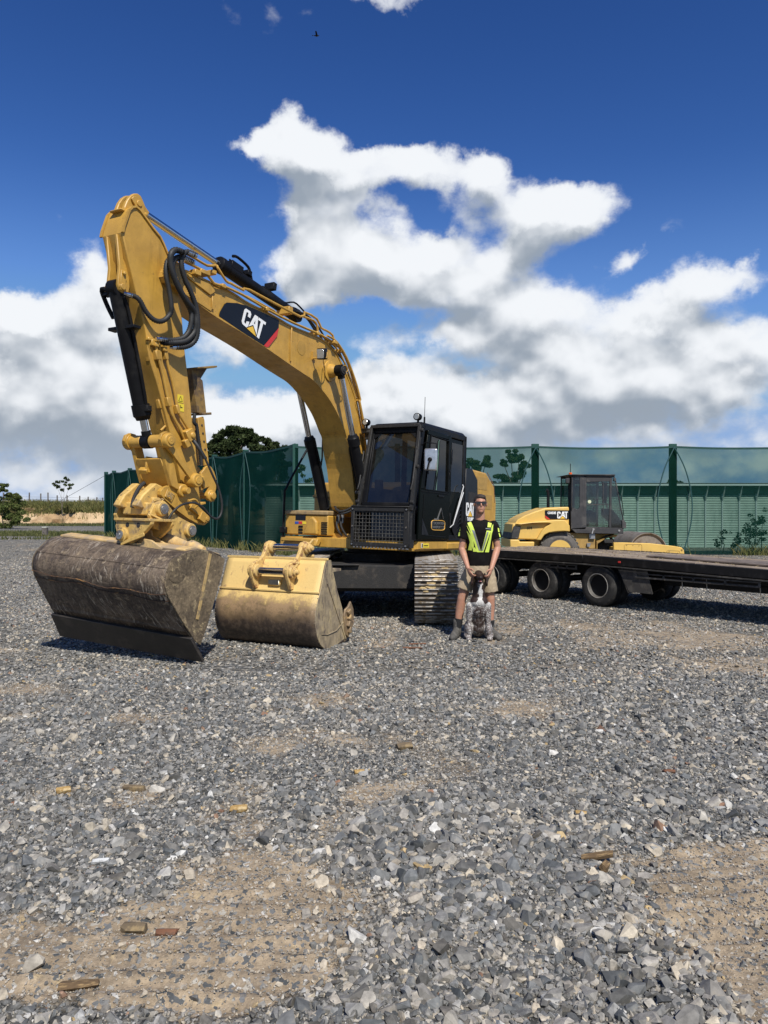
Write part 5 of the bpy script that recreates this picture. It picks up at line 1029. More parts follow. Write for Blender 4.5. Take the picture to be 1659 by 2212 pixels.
obj('handrail', MB().tube([Vector(p) for p in RAIL], .019, 8, 4), BLK, ex); obj('rail_clamp', MB().bb((1.27, -1.2, 1.2), (1.34, -1.08, 1.30)), BLK, ex, .01)
# tank cowl behind the toolbox
e = MB(); e.bb((-.55, -1.22, 1.16), (.38, -.60, 2.08)); tank = obj('tank', e, YEL, ex, .04, segs=3)
e = MB(); e.cyl((.1, -.78, 2.07), (.1, -.78, 2.19), .10, n=24); e.cyl((.1, -.78, 2.19), (.1, -.78, 2.205), .085); obj('filler_neck', e, YEL, tank, .008)
e = MB(); e.prism([(.38, -.62, 1.40), (.38, -.40, 1.55), (.38, -.34, 1.80), (.38, -.46, 2.0), (.38, -.62, 2.06)], (-.5, 0, 0)); obj('pump_cover', e, YEL, tank, .02, segs=2)
e = MB(); e.bb((.38, -1.2, 1.82), (.44, -.55, 1.86)); e.prism([(.40, -1.0, 1.60), (.42, -.62, 1.82), (.42, -.55, 1.82), (.40, -.92, 1.60)], (.02, 0, 0)); e.bb((.38, -.62, 1.66), (.44, -.5, 1.84)); obj('tread_edge', e, YEL, tank, .004)
e = MB()
for k in range(9): e.prism([(.44, -1.18+k*.07, 1.815), (.44, -1.145+k*.07, 1.815), (.44, -1.1625+k*.07, 1.80)], (.0, 0, .0+.0)) if False else e.box((.443, -1.17+k*.07, 1.822), (.004, .035, .02))
obj('tread_teeth', e, DRK, tank)
# mirror on the right side rail
e = MB(); e.tube([(.55, -.95, 2.78), (.50, -.93, 2.62), (.46, -.80, 2.52), (.50, -.70, 2.50)], .012, 6, 4); e.tube([(.55, -1.0, 2.1), (.55, -.95, 2.5), (.55, -.95, 2.88)], .016, 6); mr = obj('mirror_arm', e, BLK, ex)
obj('mirror', MB().box((.50, -.66, 2.47), (.05, .24, .10), Euler((.35, .5, 0)).to_matrix()), MIRR, mr, .015)
# rear engine house and counterweight
REAR = [(-.50, 1.16), (-.50, 2.36), (-.74, 2.39), (-1.5, 2.37), (-1.9, 2.15), (-2.02, 1.85), (-2.02, 1.16)]
e = MB(); e.pxz(REAR, 1.2, .55); e.pxz([(-.55, 1.16), (-.55, 2.05), (-1.4, 2.2), (-2.4, 2.0), (-2.5, 1.7), (-2.5, 1.16)], .55, -1.2); rear = obj('engine_house', e, YEL, ex, .03, segs=2)
obj('black_panel', MB().pxz([(-.50, 1.17), (-.50, 2.37), (-.745, 2.385), (-.99, 2.21), (-1.02, 1.94), (-1.02, 1.17)], 1.2, 1.252), LBLK, rear, .006)
for (x0_, x1_, z0_, z1_, m_) in ((-1.55, -1.06, 2.06, 2.28, 1), (-1.80, -1.06, 1.72, 1.98, 1), (-.96, -.62, 1.70, 1.98, 0)):
    obj('grille', MB().pxz([(x0_, z0_), (x0_+.0, z1_), (x1_, z1_-.0), (x1_, z0_)], 1.2505 if not m_ else 1.2, 1.2545 if not m_ else 1.204), mat('grille_mesh', (.38, .23, .06), .7) if m_ else DRK, rear, smooth=False)
obj('panel_gap', MB().prism([(-1.52, 1.2, 2.375), (-1.87, 1.2, 2.16), (-1.92, 1.2, 1.85), (-1.94, 1.2, 1.85), (-1.89, 1.2, 2.17), (-1.54, 1.2, 2.385)], (0, .003, 0)), BARK, rear, smooth=False)
lg = [(-.535, 1.253, 1.575), (-.88, 1.253, 1.575), (-.88, 1.253, 1.80), (-.535, 1.253, 1.80)]; logo(lg, (0, 1, 0), rear)
text('model_number', '318E', axes((-.72, 1.255, 1.50), (-1, 0, 0), (0, 0, 1)), .13, WHT, rear, .006)
# ================================================================== cab
YO, YI = 1.25, .36
CF = [(1.27, 1.16), (1.42, 1.16)]
cab = thing('cab', None, None); cab.matrix_world = Matrix(); cab.parent = ex
e = MB()
# pillars and roof; the side outline: front foot, sill, top front, top rear, rear foot
def fx(z): return 1.33-(z-1.65)*.205 if z > 1.65 else 1.33     # the windscreen leans back
for y in (YO-.045, YI+.045):
    e.beam((1.33, y, 1.16), (1.33, y, 1.66), .09, .10, up=(1, 0, 0)); e.beam((1.33, y, 1.65), (fx(2.86), y, 2.86), .09, .10, up=(1, 0, 0)); e.bb((-.50, y-.045, 1.16), (-.38, y+.045, 2.86)); e.bb((.08, y-.035, 1.16), (.15, y+.035, 2.86))
    e.beam((fx(2.86), y, 2.86), (-.44, y, 2.86), .09, .09); e.bb((-.45, y-.04, 1.16), (1.3, y+.04, 1.25))
e.bb((1.26, YI, 1.60), (1.37, YO, 1.68)); e.bb((1.03, YI, 2.80), (1.14, YO, 2.90)); e.bb((-.50, YI, 2.80), (-.40, YO, 2.90)); e.bb((-.50, YI, 1.16), (-.44, YO, 2.9)); e.bb((-.45, YI, 1.155), (1.3, YO, 1.19)); e.bb((-.44, YI, 1.19), (1.3, YI+.02, 1.95))
body = obj('frame', e, BLK, cab, .018, segs=2)
e = MB(); e.add([(1.13, YI-.01, 2.885), (1.13, YO+.0, 2.885), (-.50, YO, 2.885), (-.50, YI, 2.885), (1.06, YI+.04, 2.945), (1.06, YO-.05, 2.945), (-.44, YO-.05, 2.955), (-.44, YI+.05, 2.955)], [(0, 1, 5, 4), (1, 2, 6, 5), (2, 3, 7, 6), (3, 0, 4, 7), (4, 5, 6, 7), (3, 2, 1, 0)]); roof = obj('roof', e, BLK, cab, .02, segs=2)
e = MB()
gz0, gz1 = 1.70, 2.79
e.add([(fx(gz0)+.03, YI+.05, gz0), (fx(gz0)+.03, YO-.05, gz0), (fx(gz1)+.03, YO-.07, gz1), (fx(gz1)+.03, YI+.07, gz1)], [(0, 1, 2, 3)]); obj('windscreen', e, WINDS, cab, smooth=False)
e = MB(); P_ = [(fx(gz0)+.045, YI+.02, gz0-.01), (fx(gz0)+.045, YO-.03, gz0-.01), (fx(gz1)+.045, YO-.06, gz1+.01), (fx(gz1)+.045, YI+.05, gz1+.01)]
for i in range(4): e.beam(P_[i], P_[(i+1) % 4], .05, .035, up=(1, 0, 0))
for s_, y in ((1, YI+.07), (-1, YO-.08)): e.prism([(fx(gz1)+.035, y, gz1), (fx(gz1)+.035, y+s_*.14, gz1), (fx(2.67)+.035, y, 2.67)], (.015, 0, .003))
obj('windscreen_trim', e, BLK, cab, .008)
# outer guard frame: uprights, hinges, brackets
e = MB()
for y in (YI-.02, YO-.0): e.beam((1.42, y, 1.60), (fx(2.88)+.10, y-(.02 if y > .8 else -.06), 2.88), .05, .05, up=(1, 0, 0)); e.tube([(1.45, y, 1.9), (1.40, y, 2.0), (1.30, y, 2.5)], .014, 6)
e.beam((fx(2.88)+.10, YI+.03, 2.88), (fx(2.88)+.10, YO-.02, 2.88), .06, .05); 
for y, z in ((YI-.04, 2.30), (YI-.04, 2.18), (YO+.02, 2.25), (YO+.01, 1.72), (YI-.03, 1.72), (YO+.02, 2.80), (YI-.01, 2.80), (YI-.06, 1.86)): e.cyl((fx(z)+.10, y-.03, z), (fx(z)+.10, y+.03, z), .03, n=10)
obj('guard_frame', e, DBLK, cab, .006)
e = MB(); gx = 1.46
for y0, y1, z0, z1 in ((YI-.10, YO+.0, 1.575, 1.64), (YI-.10, YO+.0, 1.05, 1.115), (YI-.10, YI-.045, 1.05, 1.64), (YO-.085, YO-.0, 1.05, 1.64)): e.bb((gx-.03, y0, z0), (gx+.02, y1, z1))
e.bb((1.30, YO-.07, 1.05), (gx, YO-.0, 1.64)); e.bb((1.30, YI-.1, 1.05), (gx, YI-.06, 1.64)); e.bb((1.25, YI-.1, 1.64), (gx+.03, YO, 1.66))
grd = obj('lower_guard', e, DBLK, cab, .006)
e = MB()
for k in range(15): y = YI-.02+k*.0585; e.cyl((gx, y, 1.10), (gx, y, 1.59), .0035, n=5)
for k in range(9): z = 1.145+k*.0525; e.cyl((gx+.004, YI-.06, z), (gx+.004, YO-.06, z), .0035, n=5)
obj('wire_mesh', e, mat('mesh_dusty', (.07, .066, .06), .7, col2=(.15, .14, .12), ns=15), grd)
e = MB()
for k in range(16): y = YI-.05+k*.06; e.bb((gx-.02, y, 1.03), (gx+.015, y+.03, 1.05))
for y in (YI-.07, YO-.04):
    for z in (1.08, 1.35, 1.61): e.lathe((gx+.02, y, z), (1, 0, 0), [(0, .014), (.012, .013)], 8)
obj('guard_bolt', e, STL, grd)
e = MB(); e.add([(1.29, YI+.03, 1.19), (1.29, YO-.03, 1.19), (1.29, YO-.03, 1.66), (1.29, YI+.03, 1.66)], [(0, 1, 2, 3)]); obj('lower_window', e, WINDS, cab, smooth=False)
# door
e = MB(); dp = [(1.25, 1.18), (.15, 1.18), (.15, 2.83), (.97, 2.83), (1.24, 1.95)]
hole = [(1.05, 1.93), (.26, 1.93), (.27, 2.74), (.90, 2.76)]
e.pxz([(1.24, 1.18), (.16, 1.18), (.16, 1.93), (1.20, 1.93)], YO, YO+.03)
e.pxz([(.27, 1.93), (.16, 1.93), (.16, 2.83), (.27, 2.83)], YO, YO+.03); e.pxz([(1.20, 1.93), (1.06, 1.93), (.90, 2.76), (1.00, 2.76)], YO, YO+.03); e.pxz([(1.0, 2.76), (.27, 2.76), (.27, 2.83), (.98, 2.83)], YO, YO+.03)
door = obj('door', e, BLKG, cab, .008, segs=2)
e = MB(); e.pxz(hole, YO+.008, YO+.014); obj('door_window', e, WINDS, door, smooth=False)
e = MB()
for a, c in zip(hole, hole[1:]+hole[:1]): e.beam((a[0], YO+.032, a[1]), (c[0], YO+.032, c[1]), .008, .022, up=(0, 1, 0))
e.beam((1.18, YO+.033, 1.90), (.22, YO+.033, 1.90), .008, .02, up=(0, 1, 0)); e.tube([(1.08, YO+.032, 1.86), (1.10, YO+.032, 1.40), (1.0, YO+.032, 1.24), (.30, YO+.032, 1.22)], .005, 5); e.tube([(.70, YO+.03, 1.94), (.62, YO+.03, 2.3), (.60, YO+.03, 2.70)], .006, 5)
obj('door_trim', e, BLK, door)
e = MB(); e.beam((.655, YO+.016, 1.94), (.60, YO+.016, 2.72), .006, .022, up=(0, 1, 0)); obj('sliding_pane_edge', e, mat('pane_edge', (.14, .24, .20), .3), door)
e = MB(); e.beam((.23, YO+.04, 2.14), (.235, YO+.04, 2.24), .02, .02, up=(0, 1, 0)); e.beam((.97, YO+.036, 2.16), (.98, YO+.036, 2.24), .012, .015, up=(0, 1, 0)); e.lathe((.20, YO+.03, 2.27), (0, 1, 0), [(0, .028), (.01, .026)], 14); e.bb((.13, YO, 2.38), (.17, YO+.04, 2.62)); e.bb((.13, YO, 1.40), (.17, YO+.04, 1.60)); e.bb((.42, YO+.03, 1.84), (.60, YO+.05, 1.87)); obj('door_handle', e, BLK, door, .004)
e = MB(); e.pxz([(1.12, 1.25), (.90, 1.25), (1.12, 1.50)], YO+.030, YO+.034); obj('kick_recess', e, LBLK, door, smooth=False)
# operator's sign on the door: rounded yellow outline, dark lettering, little excavator
e = MB(); cx_, cz_ = .575, 1.40; P_ = []
for k in range(40):
    t = 2*math.pi*k/40; w, h_ = .235, .075; c_, s_ = math.cos(t), math.sin(t); P_.append((cx_-math.copysign(abs(c_)**.4, c_)*w, YO+.034, cz_+math.copysign(abs(s_)**.4, s_)*h_))
P_.append(P_[0]); e.tube(P_, .006, 5); sg = obj('sign_outline', e, mat('sign_yellow', (.75, .42, .08), .5, var=0), door)
GREYS = mat('sign_grey', (.10, .10, .10), .5, var=0)
text('sign_text', 'NZ EXCAVATION &', axes((cx_, YO+.034, cz_+.028), (-1, 0, 0), (0, 0, 1)), .058, GREYS, door, .002); text('sign_text', 'TRANSPORT LTD', axes((cx_, YO+.034, cz_-.032), (-1, 0, 0), (0, 0, 1)), .058, GREYS, door, .002)
e = MB(); e.beam((.62, YO+.034, 1.49), (.50, YO+.034, 1.66), .006, .028, up=(0, 1, 0)); e.beam((.50, YO+.034, 1.67), (.41, YO+.034, 1.50), .006, .022, up=(0, 1, 0)); e.bb((.56, YO+.031, 1.475), (.72, YO+.037, 1.505)); obj('sign_excavator', e, GREYS, door)
# rear side window, grab bar, louvred lower panel
e = MB(); e.pxz([(.08, 1.20), (-.38, 1.20), (-.38, 2.80), (.08, 2.80)], YO-.03, YO-.02); obj('side_panel', e, BLKG, cab, smooth=False)
e = MB(); e.pxz([(.06, 1.95), (-.36, 1.95), (-.36, 2.74), (.06, 2.74)], YO-.018, YO-.012); obj('side_window', e, WINDS, cab, smooth=False)
for k in range(2): obj('grab_bar', MB().tube([(-.31+k*-.03, YO+.03, 2.08-k*.12), (-.28, YO+.06, 2.05-k*.1), (.08, YO+.06, 1.42), (.12, YO+.02, 1.37)], .0085, 8), mat('bar_silver', (.55, .55, .54), .45, .2, var=.05), cab)
for k in range(8): obj('louver', MB().tube([(-.36, YO-.012, 1.28+k*.07+.10), (-.25, YO-.005, 1.28+k*.065+.07), (-.12+k*.018, YO-.005, 1.22+k*.02)], .011, 6, 3), BLK, cab)
# inside of the cab
e = MB(); e.box((.15, .8, 1.62), (.52, .50, .14)); e.box((-.12, .8, 1.98), (.13, .48, .70), Euler((0, -.12, 0)).to_matrix()); e.box((-.16, .8, 2.42), (.09, .26, .18)); obj('seat', e, SEAT, cab, .04, segs=3)
e = MB(); e.box((.35, .52, 1.68), (.5, .14, .16)); e.box((.35, 1.08, 1.68), (.5, .14, .16)); e.cyl((.55, .52, 1.75), (.58, .52, 1.95), .02); e.cyl((.55, 1.08, 1.75), (.58, 1.08, 1.95), .02); e.bb((-.43, YI+.03, 1.19), (-.40, YO-.03, 2.0)); e.box((1.05, .48, 1.95), (.08, .12, .25)); obj('console', e, INT, cab, .01)
e = MB(); e.box((1.12, .74, 1.45), (.05, .06, .5), Euler((0, .4, 0)).to_matrix()); e.box((1.12, .86, 1.45), (.05, .06, .5), Euler((0, .4, 0)).to_matrix()); obj('pedal_lever', e, mat('lever_grey', (.2, .2, .2), .5), cab)
# roof lamps, mirror, aerial
def rlamp(p):
    o = obj('work_lamp', MB().lathe(p, (.97, -.05, .0), [(-.07, .03), (-.05, .050), (.02, .056), (.035, .054)], 24), BLK, cab); obj('lens', MB().lathe(Vector(p)+Vector((.034, 0, 0)), (.97, -.05, 0), [(0, .046), (.006, .04)], 22), LAMP, o)
    obj('lamp_foot', MB().cyl((p[0]-.02, p[1], p[2]-.05), (p[0]-.02, p[1], p[2]-.12), .018, n=8), BLK, o)
rlamp((1.16, .28, 2.96)); rlamp((1.13, 1.16, 3.01))
e = MB(); e.bb((1.02, .18, 2.80), (1.14, .36, 2.87)); e.bb((1.05, .22, 2.70), (1.10, .34, 2.86)); obj('lamp_bracket', e, DBLK, cab, .006)
e = MB(); e.tube([(1.12, YO-.01, 2.58), (1.14, YO+.06, 2.62), (1.14, YO+.24, 2.60), (1.14, YO+.25, 2.38), (1.15, YO+.22, 2.28)], .009, 6); ma = obj('mirror_arm', e, BLK, cab)
MC = Vector((1.17, YO+.17, 2.36)); rot = Euler((0, 0, .25)).to_matrix()
e = MB(); e.box(MC, (.05, .20, .33), rot); mh = obj('mirror', e, mat('mirror_shell', (.50, .50, .51), .25, .7, var=.15), ma, .03, segs=3)
e = MB(); e.lathe(MC+Vector((.025, .0, -.0)), (1, 0, 0), [(0, .035), (.02, .03), (.025, .015)], 14); e.beam(MC+Vector((.03, .0, 0)), MC+Vector((.04, -.03, -.15)), .05, .02); obj('mirror_mount', e, BLK, mh)
e = MB(); e.tube([(1.02, YO-.03, 2.90), (1.02, YO-.03, 3.02)], .014, 6); e.tube([(1.02, YO-.03, 3.0), (1.02, YO-.03, 3.32)], .004, 4); obj('aerial', e, BLK, cab)
# hoses at the boom foot
for P_ in ([(1.05, -.36, 1.93), (1.10, -.30, 1.70), (1.22, -.15, 1.58), (1.18, 0, 1.60), (1.12, .14, 1.72)], [(1.03, -.33, 1.90), (1.07, -.26, 1.66), (1.20, -.12, 1.54), (1.16, .04, 1.58), (1.10, .16, 1.68)], [(1.1, -.22, 1.52), (1.14, -.22, 1.36), (1.12, -.16, 1.22), (1.0, -.1, 1.12)], [(1.1, -.14, 1.52), (1.14, -.14, 1.36), (1.1, -.06, 1.2), (1.0, .02, 1.12)], [(1.1, .12, 1.5), (1.12, .12, 1.3), (1.0, .1, 1.15)], [(1.1, .18, 1.5), (1.12, .2, 1.3), (1.0, .2, 1.15)]):
    o = obj('hose', MB().tube([Vector(p) for p in P_], .018, 8, 6), HOSE, ex)
    if abs(P_[0][2]-1.52) < .03: obj('fitting', MB().cyl(P_[0], Vector(P_[0])-Vector((0, 0, .13)), .026, n=10), STL, o)
# ================================================================== undercarriage (built level on the ground)
U = Matrix.Translation((-.10, 12.50, .012)) @ Matrix.Rotation(-R(2.7), 4, 'Z')   # local: -y faces the camera
UL = EXI @ U
TL, TR, PITCH = 2.05, .415, .171
shoe = MB(); shoe.bb((-.305, -.080, -.008), (.305, .080, .008))
gro = MB()
for y in (-.062, 0, .062): gro.bb((-.303, y-.009, .008), (.303, y+.009, .036))
hol = MB(); shoe_me = None
def track(x):
    global shoe_me
    n = int(round((4*(TL-TR)+2*math.pi*TR)/PITCH)); tot = 4*(TL-TR)+2*math.pi*TR; A = TL-TR
    first = None
    for k in range(n):
        s = (k+.35)*tot/n
        if s < 2*A: p = (A-s, 2*TR, 0.)              # top run, from the back to the front
        elif s < 2*A+math.pi*TR: t = (s-2*A)/TR; p = (-A-TR*math.sin(t), TR+TR*math.cos(t), t)
        elif s < 4*A+math.pi*TR: p = (-A+(s-2*A-math.pi*TR), 0, math.pi)
        else: t = (s-4*A-math.pi*TR)/TR; p = (A+TR*math.sin(t), TR-TR*math.cos(t), math.pi+t)
        M = UL @ Matrix.Translation((x, p[0], p[1]+.045)) @ Matrix.Rotation(p[2], 4, 'X')
        if shoe_me is None:
            a = MB(); a.v, a.f, a.mi = list(shoe.v), list(shoe.f), [0]*len(shoe.f)
            o_ = len(a.v); a.v += gro.v; a.f += [tuple(i+o_ for i in q) for q in gro.f]; a.mi += [1]*len(gro.f)
            o = obj('track_shoe', a, [TRK, GRS], ex, .004); shoe_me = o
        else: o = shoe_me.copy(); COL.objects.link(o); o.parent = ex
        o.matrix_local = M
track(.92); track(-1.03)
for x in (.92, -1.03):
    e = MB(); e.bb((x-.17, -TL+.35, .25), (x+.17, TL-.35, .62)); e.bb((x-.05, -TL+.3, .72), (x+.05, TL-.3, .80)); obj('track_frame', e.xf(UL), DRK, ex, .01)
    for y in (-TL+TR, TL-TR): e = MB().lathe((x-.22, y, TR+.045), (1, 0, 0), [(0, .12), (.05, .18), (.10, .36), (.34, .36), (.39, .18), (.44, .12)], 26); obj('idler_wheel', e.xf(UL), DRK, ex)
    for k in range(7): e = MB().lathe((x-.16, -1.2+k*.4, .14), (1, 0, 0), [(0, .05), (.02, .09), (.30, .09), (.32, .05)], 14); obj('track_roller', e.xf(UL), DRK, ex)
    e = MB(); rs = random.Random(int(x*10)+20)
    for k in range(34):
        z = rs.uniform(.50, .86) if k < 16 else rs.uniform(.12, .86)
        t = math.acos(max(-1, min(1, (z-TR-.045)/TR))); y = -(TL-TR)-(TR+.012)*math.sin(t); c = Vector((x+(rs.gauss(.0, .10) if k < 20 else rs.uniform(-.27, .27)), y, z))
        bm = stone_bm(rs.randint(0, 30), 12); Rm = Matrix.Rotation(t-math.pi/2, 3, 'X'); w_, h_ = rs.uniform(.05, .15), rs.uniform(.03, .055); bm.verts.index_update()
        q = MB().add([c+Rm @ Vector((v.co.x*w_, v.co.z*.05, v.co.y*h_*1.6)) for v in bm.verts], [tuple(v.index for v in f.verts) for f in bm.faces]); bm.free(); obj('mud_clod', q.xf(UL), MUD, ex, smooth=False)
e = MB(); e.bb((-.75, -1.35, .46), (.64, 1.35, .80)); e.bb((-.72, -1.15, .40), (.62, 1.15, .46)); e.cyl((-.05, .15, .78), (-.05, .15, .93), .55, n=30); e.box((-.45, -1.36, .81), (.5, .1, .02)); obj('carbody', e.xf(UL), DRK, ex, .02)
obj('slew_ring', MB().cyl((0, 0, .84), (0, 0, 1.0), .62, n=40), DRK, ex)
# ================================================================== yellow digging bucket standing on the gravel
YM = frame(YB_O, YB_PSI); YM.translation.z = -.012
yb = thing('digging_bucket', 'worn yellow digging bucket with two hooks and chrome pins, standing on the gravel', 'bucket', YM)
YBM = bpy.data.materials.new('bucket_worn_shaded'); YBM.use_nodes = True; n = YBM.node_tree; n.nodes.clear(); b = NB(n)
tc = b.n('ShaderNodeTexCoord'); v = tc.outputs['Object']; s3 = b.n('ShaderNodeSeparateXYZ'); b.put(s3.inputs[0], v)
# paint is scoured away from the lower half of the shell, where it rubs in the ground; w2 paints in the shade of its underside
wear_shade = b.math('ADD', s3.outputs[2], b.math('MULTIPLY', b.math('SUBTRACT', b.noise(v, 4.5, 9, .78), .5), .75))
w1 = b.ss(wear_shade, .68, .50); w2 = b.ss(wear_shade, .48, .24)
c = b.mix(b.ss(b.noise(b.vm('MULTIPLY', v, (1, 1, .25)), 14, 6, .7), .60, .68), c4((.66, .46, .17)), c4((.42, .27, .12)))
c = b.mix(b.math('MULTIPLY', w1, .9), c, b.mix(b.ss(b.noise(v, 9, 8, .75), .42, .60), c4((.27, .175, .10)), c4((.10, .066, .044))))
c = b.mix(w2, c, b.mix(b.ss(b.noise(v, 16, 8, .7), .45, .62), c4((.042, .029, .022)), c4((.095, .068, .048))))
scr = b.noise(b.vm('MULTIPLY', v, (3, 1, 6)), 6, 10, .8); c = b.mix(b.ss(scr, .64, .67), c, c4((.12, .075, .04)))
p = b.n('ShaderNodeBsdfPrincipled'); b.put(p.inputs['Base Color'], c); p.inputs['Roughness'].default_value = .6
bp = b.n('ShaderNodeBump'); bp.inputs['Distance'].default_value = .004; b.put(bp.inputs['Height'], b.noise(v, 22, 6, .7)); b.put(p.inputs['Normal'], bp.outputs[0])
o = b.n('ShaderNodeOutputMaterial'); n.links.new(p.outputs[0], o.inputs[0])
YSIDE = mat('scoured_side_plate', (.26, .205, .13), .7, col2=(.40, .31, .17), ns=5, lo=.45, hi=.6, col3=(.13, .10, .075), ns3=6, lo3=.5, hi3=.62, bump=.005, bs=22, var=.3, stretch=(1, 1, .5))
BW = -1.45
P = YB_PROF; shell_p = [P[1], P[2], (.075, .88), P[3], P[4], P[5], P[6], P[7], P[8], P[9], P[10], P[11]]
sp_ = [P[1], P[2], P[3]]+cr2(shell_p[3:], 4)[1:]+[(-.15, -.002), (-.34, .03), (-.43, .06)]
rows = [[(a, 0+BW*k/14, c) for a, c in sp_] for k in range(15)]
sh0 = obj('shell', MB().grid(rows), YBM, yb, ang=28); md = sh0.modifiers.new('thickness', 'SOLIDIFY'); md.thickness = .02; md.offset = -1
sidep = [P[0], P[1], P[2], P[3]]+cr2(shell_p[3:], 3)[1:]+P[12:]
for y0, y1 in ((-.02, .004), (BW-.004, BW+.02)): so = obj('side_plate', MB().pxz(sidep, y0, y1), YSIDE, yb, .005, smooth=False)
e = MB(); e.beam((.0, .008, .78), (-.42, .008, .07), .018, .014, up=(0, 1, 0)); e.tube([(.13, .006, .20), (.0, .008, .18), (-.2, .01, .20), (-.36, .008, .28)], .008, 5); obj('side_rib', e, YSIDE, yb)
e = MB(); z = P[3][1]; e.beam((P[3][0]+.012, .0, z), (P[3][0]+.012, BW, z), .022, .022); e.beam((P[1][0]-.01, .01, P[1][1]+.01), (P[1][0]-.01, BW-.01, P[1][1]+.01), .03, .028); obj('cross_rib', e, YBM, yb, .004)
e = MB(); e.bb((-.36, BW+.02, .90), (.0, -.02, .93)); obj('inner_wall', e, YSIDE, yb)
PL_, PU = (.185, .91), (-.13, 1.178)
HK = [(.13, .70), (.20, .70), (.235, .78), (.27, .86), (.275, .94), (.24, 1.0), (.18, 1.02), (.10, 1.04), (.04, 1.08), (.0, 1.14), (-.05, 1.22), (-.11, 1.26), (-.18, 1.25), (-.22, 1.19), (-.21, 1.12), (-.16, 1.05), (-.05, 1.0), (.0, .98), (.04, .90), (.09, .80)]
HOOKM = mat('hook_rusty', (.58, .39, .14), .65, col2=(.26, .13, .065), ns=16, lo=.50, hi=.62, bump=.0005, bs=60, var=.12)
for y in (-.39, -.90):
    hk = MB(); hk.pxz([(a, c) for a, c in HK], y-.022, y+.022)
    for s in (1, -1): hk.lathe((PL_[0], y+.02*s, PL_[1]), (0, s, 0), [(0, .085), (.035, .08), (.04, .06)], 24); hk.lathe((PU[0], y+.02*s, PU[1]), (0, s, 0), [(0, .075), (.035, .07), (.04, .05)], 24)
    hk.pxz([(.10, .60), (.16, .68), (.19, .58)], y-.06, y+.06) if False else None
    o = obj('hook', hk, HOOKM, yb, .008, segs=2)
for c in (PL_, PU):
    e = MB(); e.cyl((c[0], -.88, c[1]), (c[0], -.41, c[1]), .043, n=28); pn = obj('pin', e, CHR, yb)
    e = MB(); e.lathe((c[0], -.335, c[1]), (0, 1, 0), [(0, .05), (.03, .05), (.035, .03), (.06, .03), (.063, .02)], 18); obj('pin_cap', e, HOOKM, pn, .004)
    e = MB(); e.tube([(c[0]+.03, -.33, c[1]+.03), (c[0]-.05, -.31, c[1]+.10)], .012, 6); e.lathe((c[0]-.05, -.37, c[1]-.10 if c is PU else c[1]+.10), (0, 1, 0), [(0, .022), (.07, .022), (.08, .012)], 12); obj('pin_bolt', e, HOOKM, yb)
for yy in (-.62, -.79): pass
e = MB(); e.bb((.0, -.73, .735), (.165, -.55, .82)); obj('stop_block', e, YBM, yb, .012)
e = MB(); e.bb((.166, -.715, .75), (.171, -.565, .805)); obj('stop_plate', e, STL, yb, .003)
# teeth and side cutters at the mouth, seen beyond the side plate
TOOTH = mat('tooth_steel', (.24, .17, .10), .6, .3, col2=(.40, .27, .12), ns=8, bump=.003)
for k in range(5):
    y = -.06+(BW+.12)*k/4; e = MB(); e.prism([(-.40, y-.05, .02), (-.40, y-.05, .16), (-.52, y-.04, .20), (-.66, y-.03, .27), (-.64, y-.03, .21), (-.50, y-.04, .06)], (0, .09, 0)); obj('tooth', e, TOOTH, yb, .012, segs=2)
e = MB(); e.bb((-.46, BW, .03), (-.38, 0, .09)); obj('lip', e, TOOTH, yb, .01)
for y in (.0, BW-.03):
    e = MB(); e.prism([(-.36, y, .36), (-.38, y, .43), (-.46, y, .46), (-.52, y, .52), (-.585, y, .42), (-.60, y, .30), (-.55, y, .26), (-.53, y, .16), (-.46, y, .08), (-.40, y, .12)], (0, .028, 0)); sc_ = obj('side_cutter', e, TOOTH, yb, .008)
    for q in range(4): e = MB(); e.box((-.44-.02*(q % 2), y+.04, .40-.075*q), (.075, .05, .045), Euler((0, .5+.3*q, 0)).to_matrix()); obj('cutter_bolt', e, TOOTH, sc_, .01, segs=2)
# ================================================================== low trailer
TM = Matrix(((.6, .8, 0, 3.60), (-.8, .6, 0, 12.83), (0, 0, 1, 0), (0, 0, 0, 1)))    # x along the deck towards the lens side, y to its far side
tl = thing('trailer', 'low black flat trailer with timber deck and three small axles, right of the man', 'trailer', TM)
TBLK = mat('trailer_black', (.008, .0075, .0075), .55, spec=.3, col2=(.035, .032, .03), ns=4, lo=.5, hi=.7, bump=.001)
TDST = mat('trailer_dusty', (.04, .037, .034), .8, col2=(.09, .082, .072), ns=6, bump=.002)
PLK = mat('deck_plank', (.20, .155, .115), .85, col2=(.33, .26, .185), ns=3, lo=.4, hi=.65, col3=(.09, .065, .045), ns3=9, lo3=.58, hi3=.64, bump=.004, bs=40, var=.3, stretch=(.25, 3, 1))
X0, X1, DW = -3.15, 6.2, 2.0
def dz(x): return .86-.02*max(0, x+.3)
e = MB()
for y in (.0, DW-.05):
    for a, c in ((X0, -.3), (-.3, X1)): e.add([(a, y, dz(a)-.135), (c, y, dz(c)-.135), (c, y, dz(c)), (a, y, dz(a)), (a, y+.05, dz(a)-.135), (c, y+.05, dz(c)-.135), (c, y+.05, dz(c)), (a, y+.05, dz(a))], [(0, 1, 2, 3), (7, 6, 5, 4), (0, 4, 5, 1), (3, 2, 6, 7), (0, 3, 7, 4), (1, 5, 6, 2)])
e.bb((X0-.03, 0, dz(X0)-.135), (X0+.02, DW, dz(X0)-.005)); obj('side_rail', e, TBLK, tl, .008)
e = MB()
for a, c in ((X0, -.3), (-.3, X1)): e.beam((a, -.012, dz(a)-.155), (c, -.012, dz(c)-.155), .03, .018)
obj('rub_strip', e, TDST, tl)
rs = random.Random(4); nP = 10; pw = (DW-.12)/nP
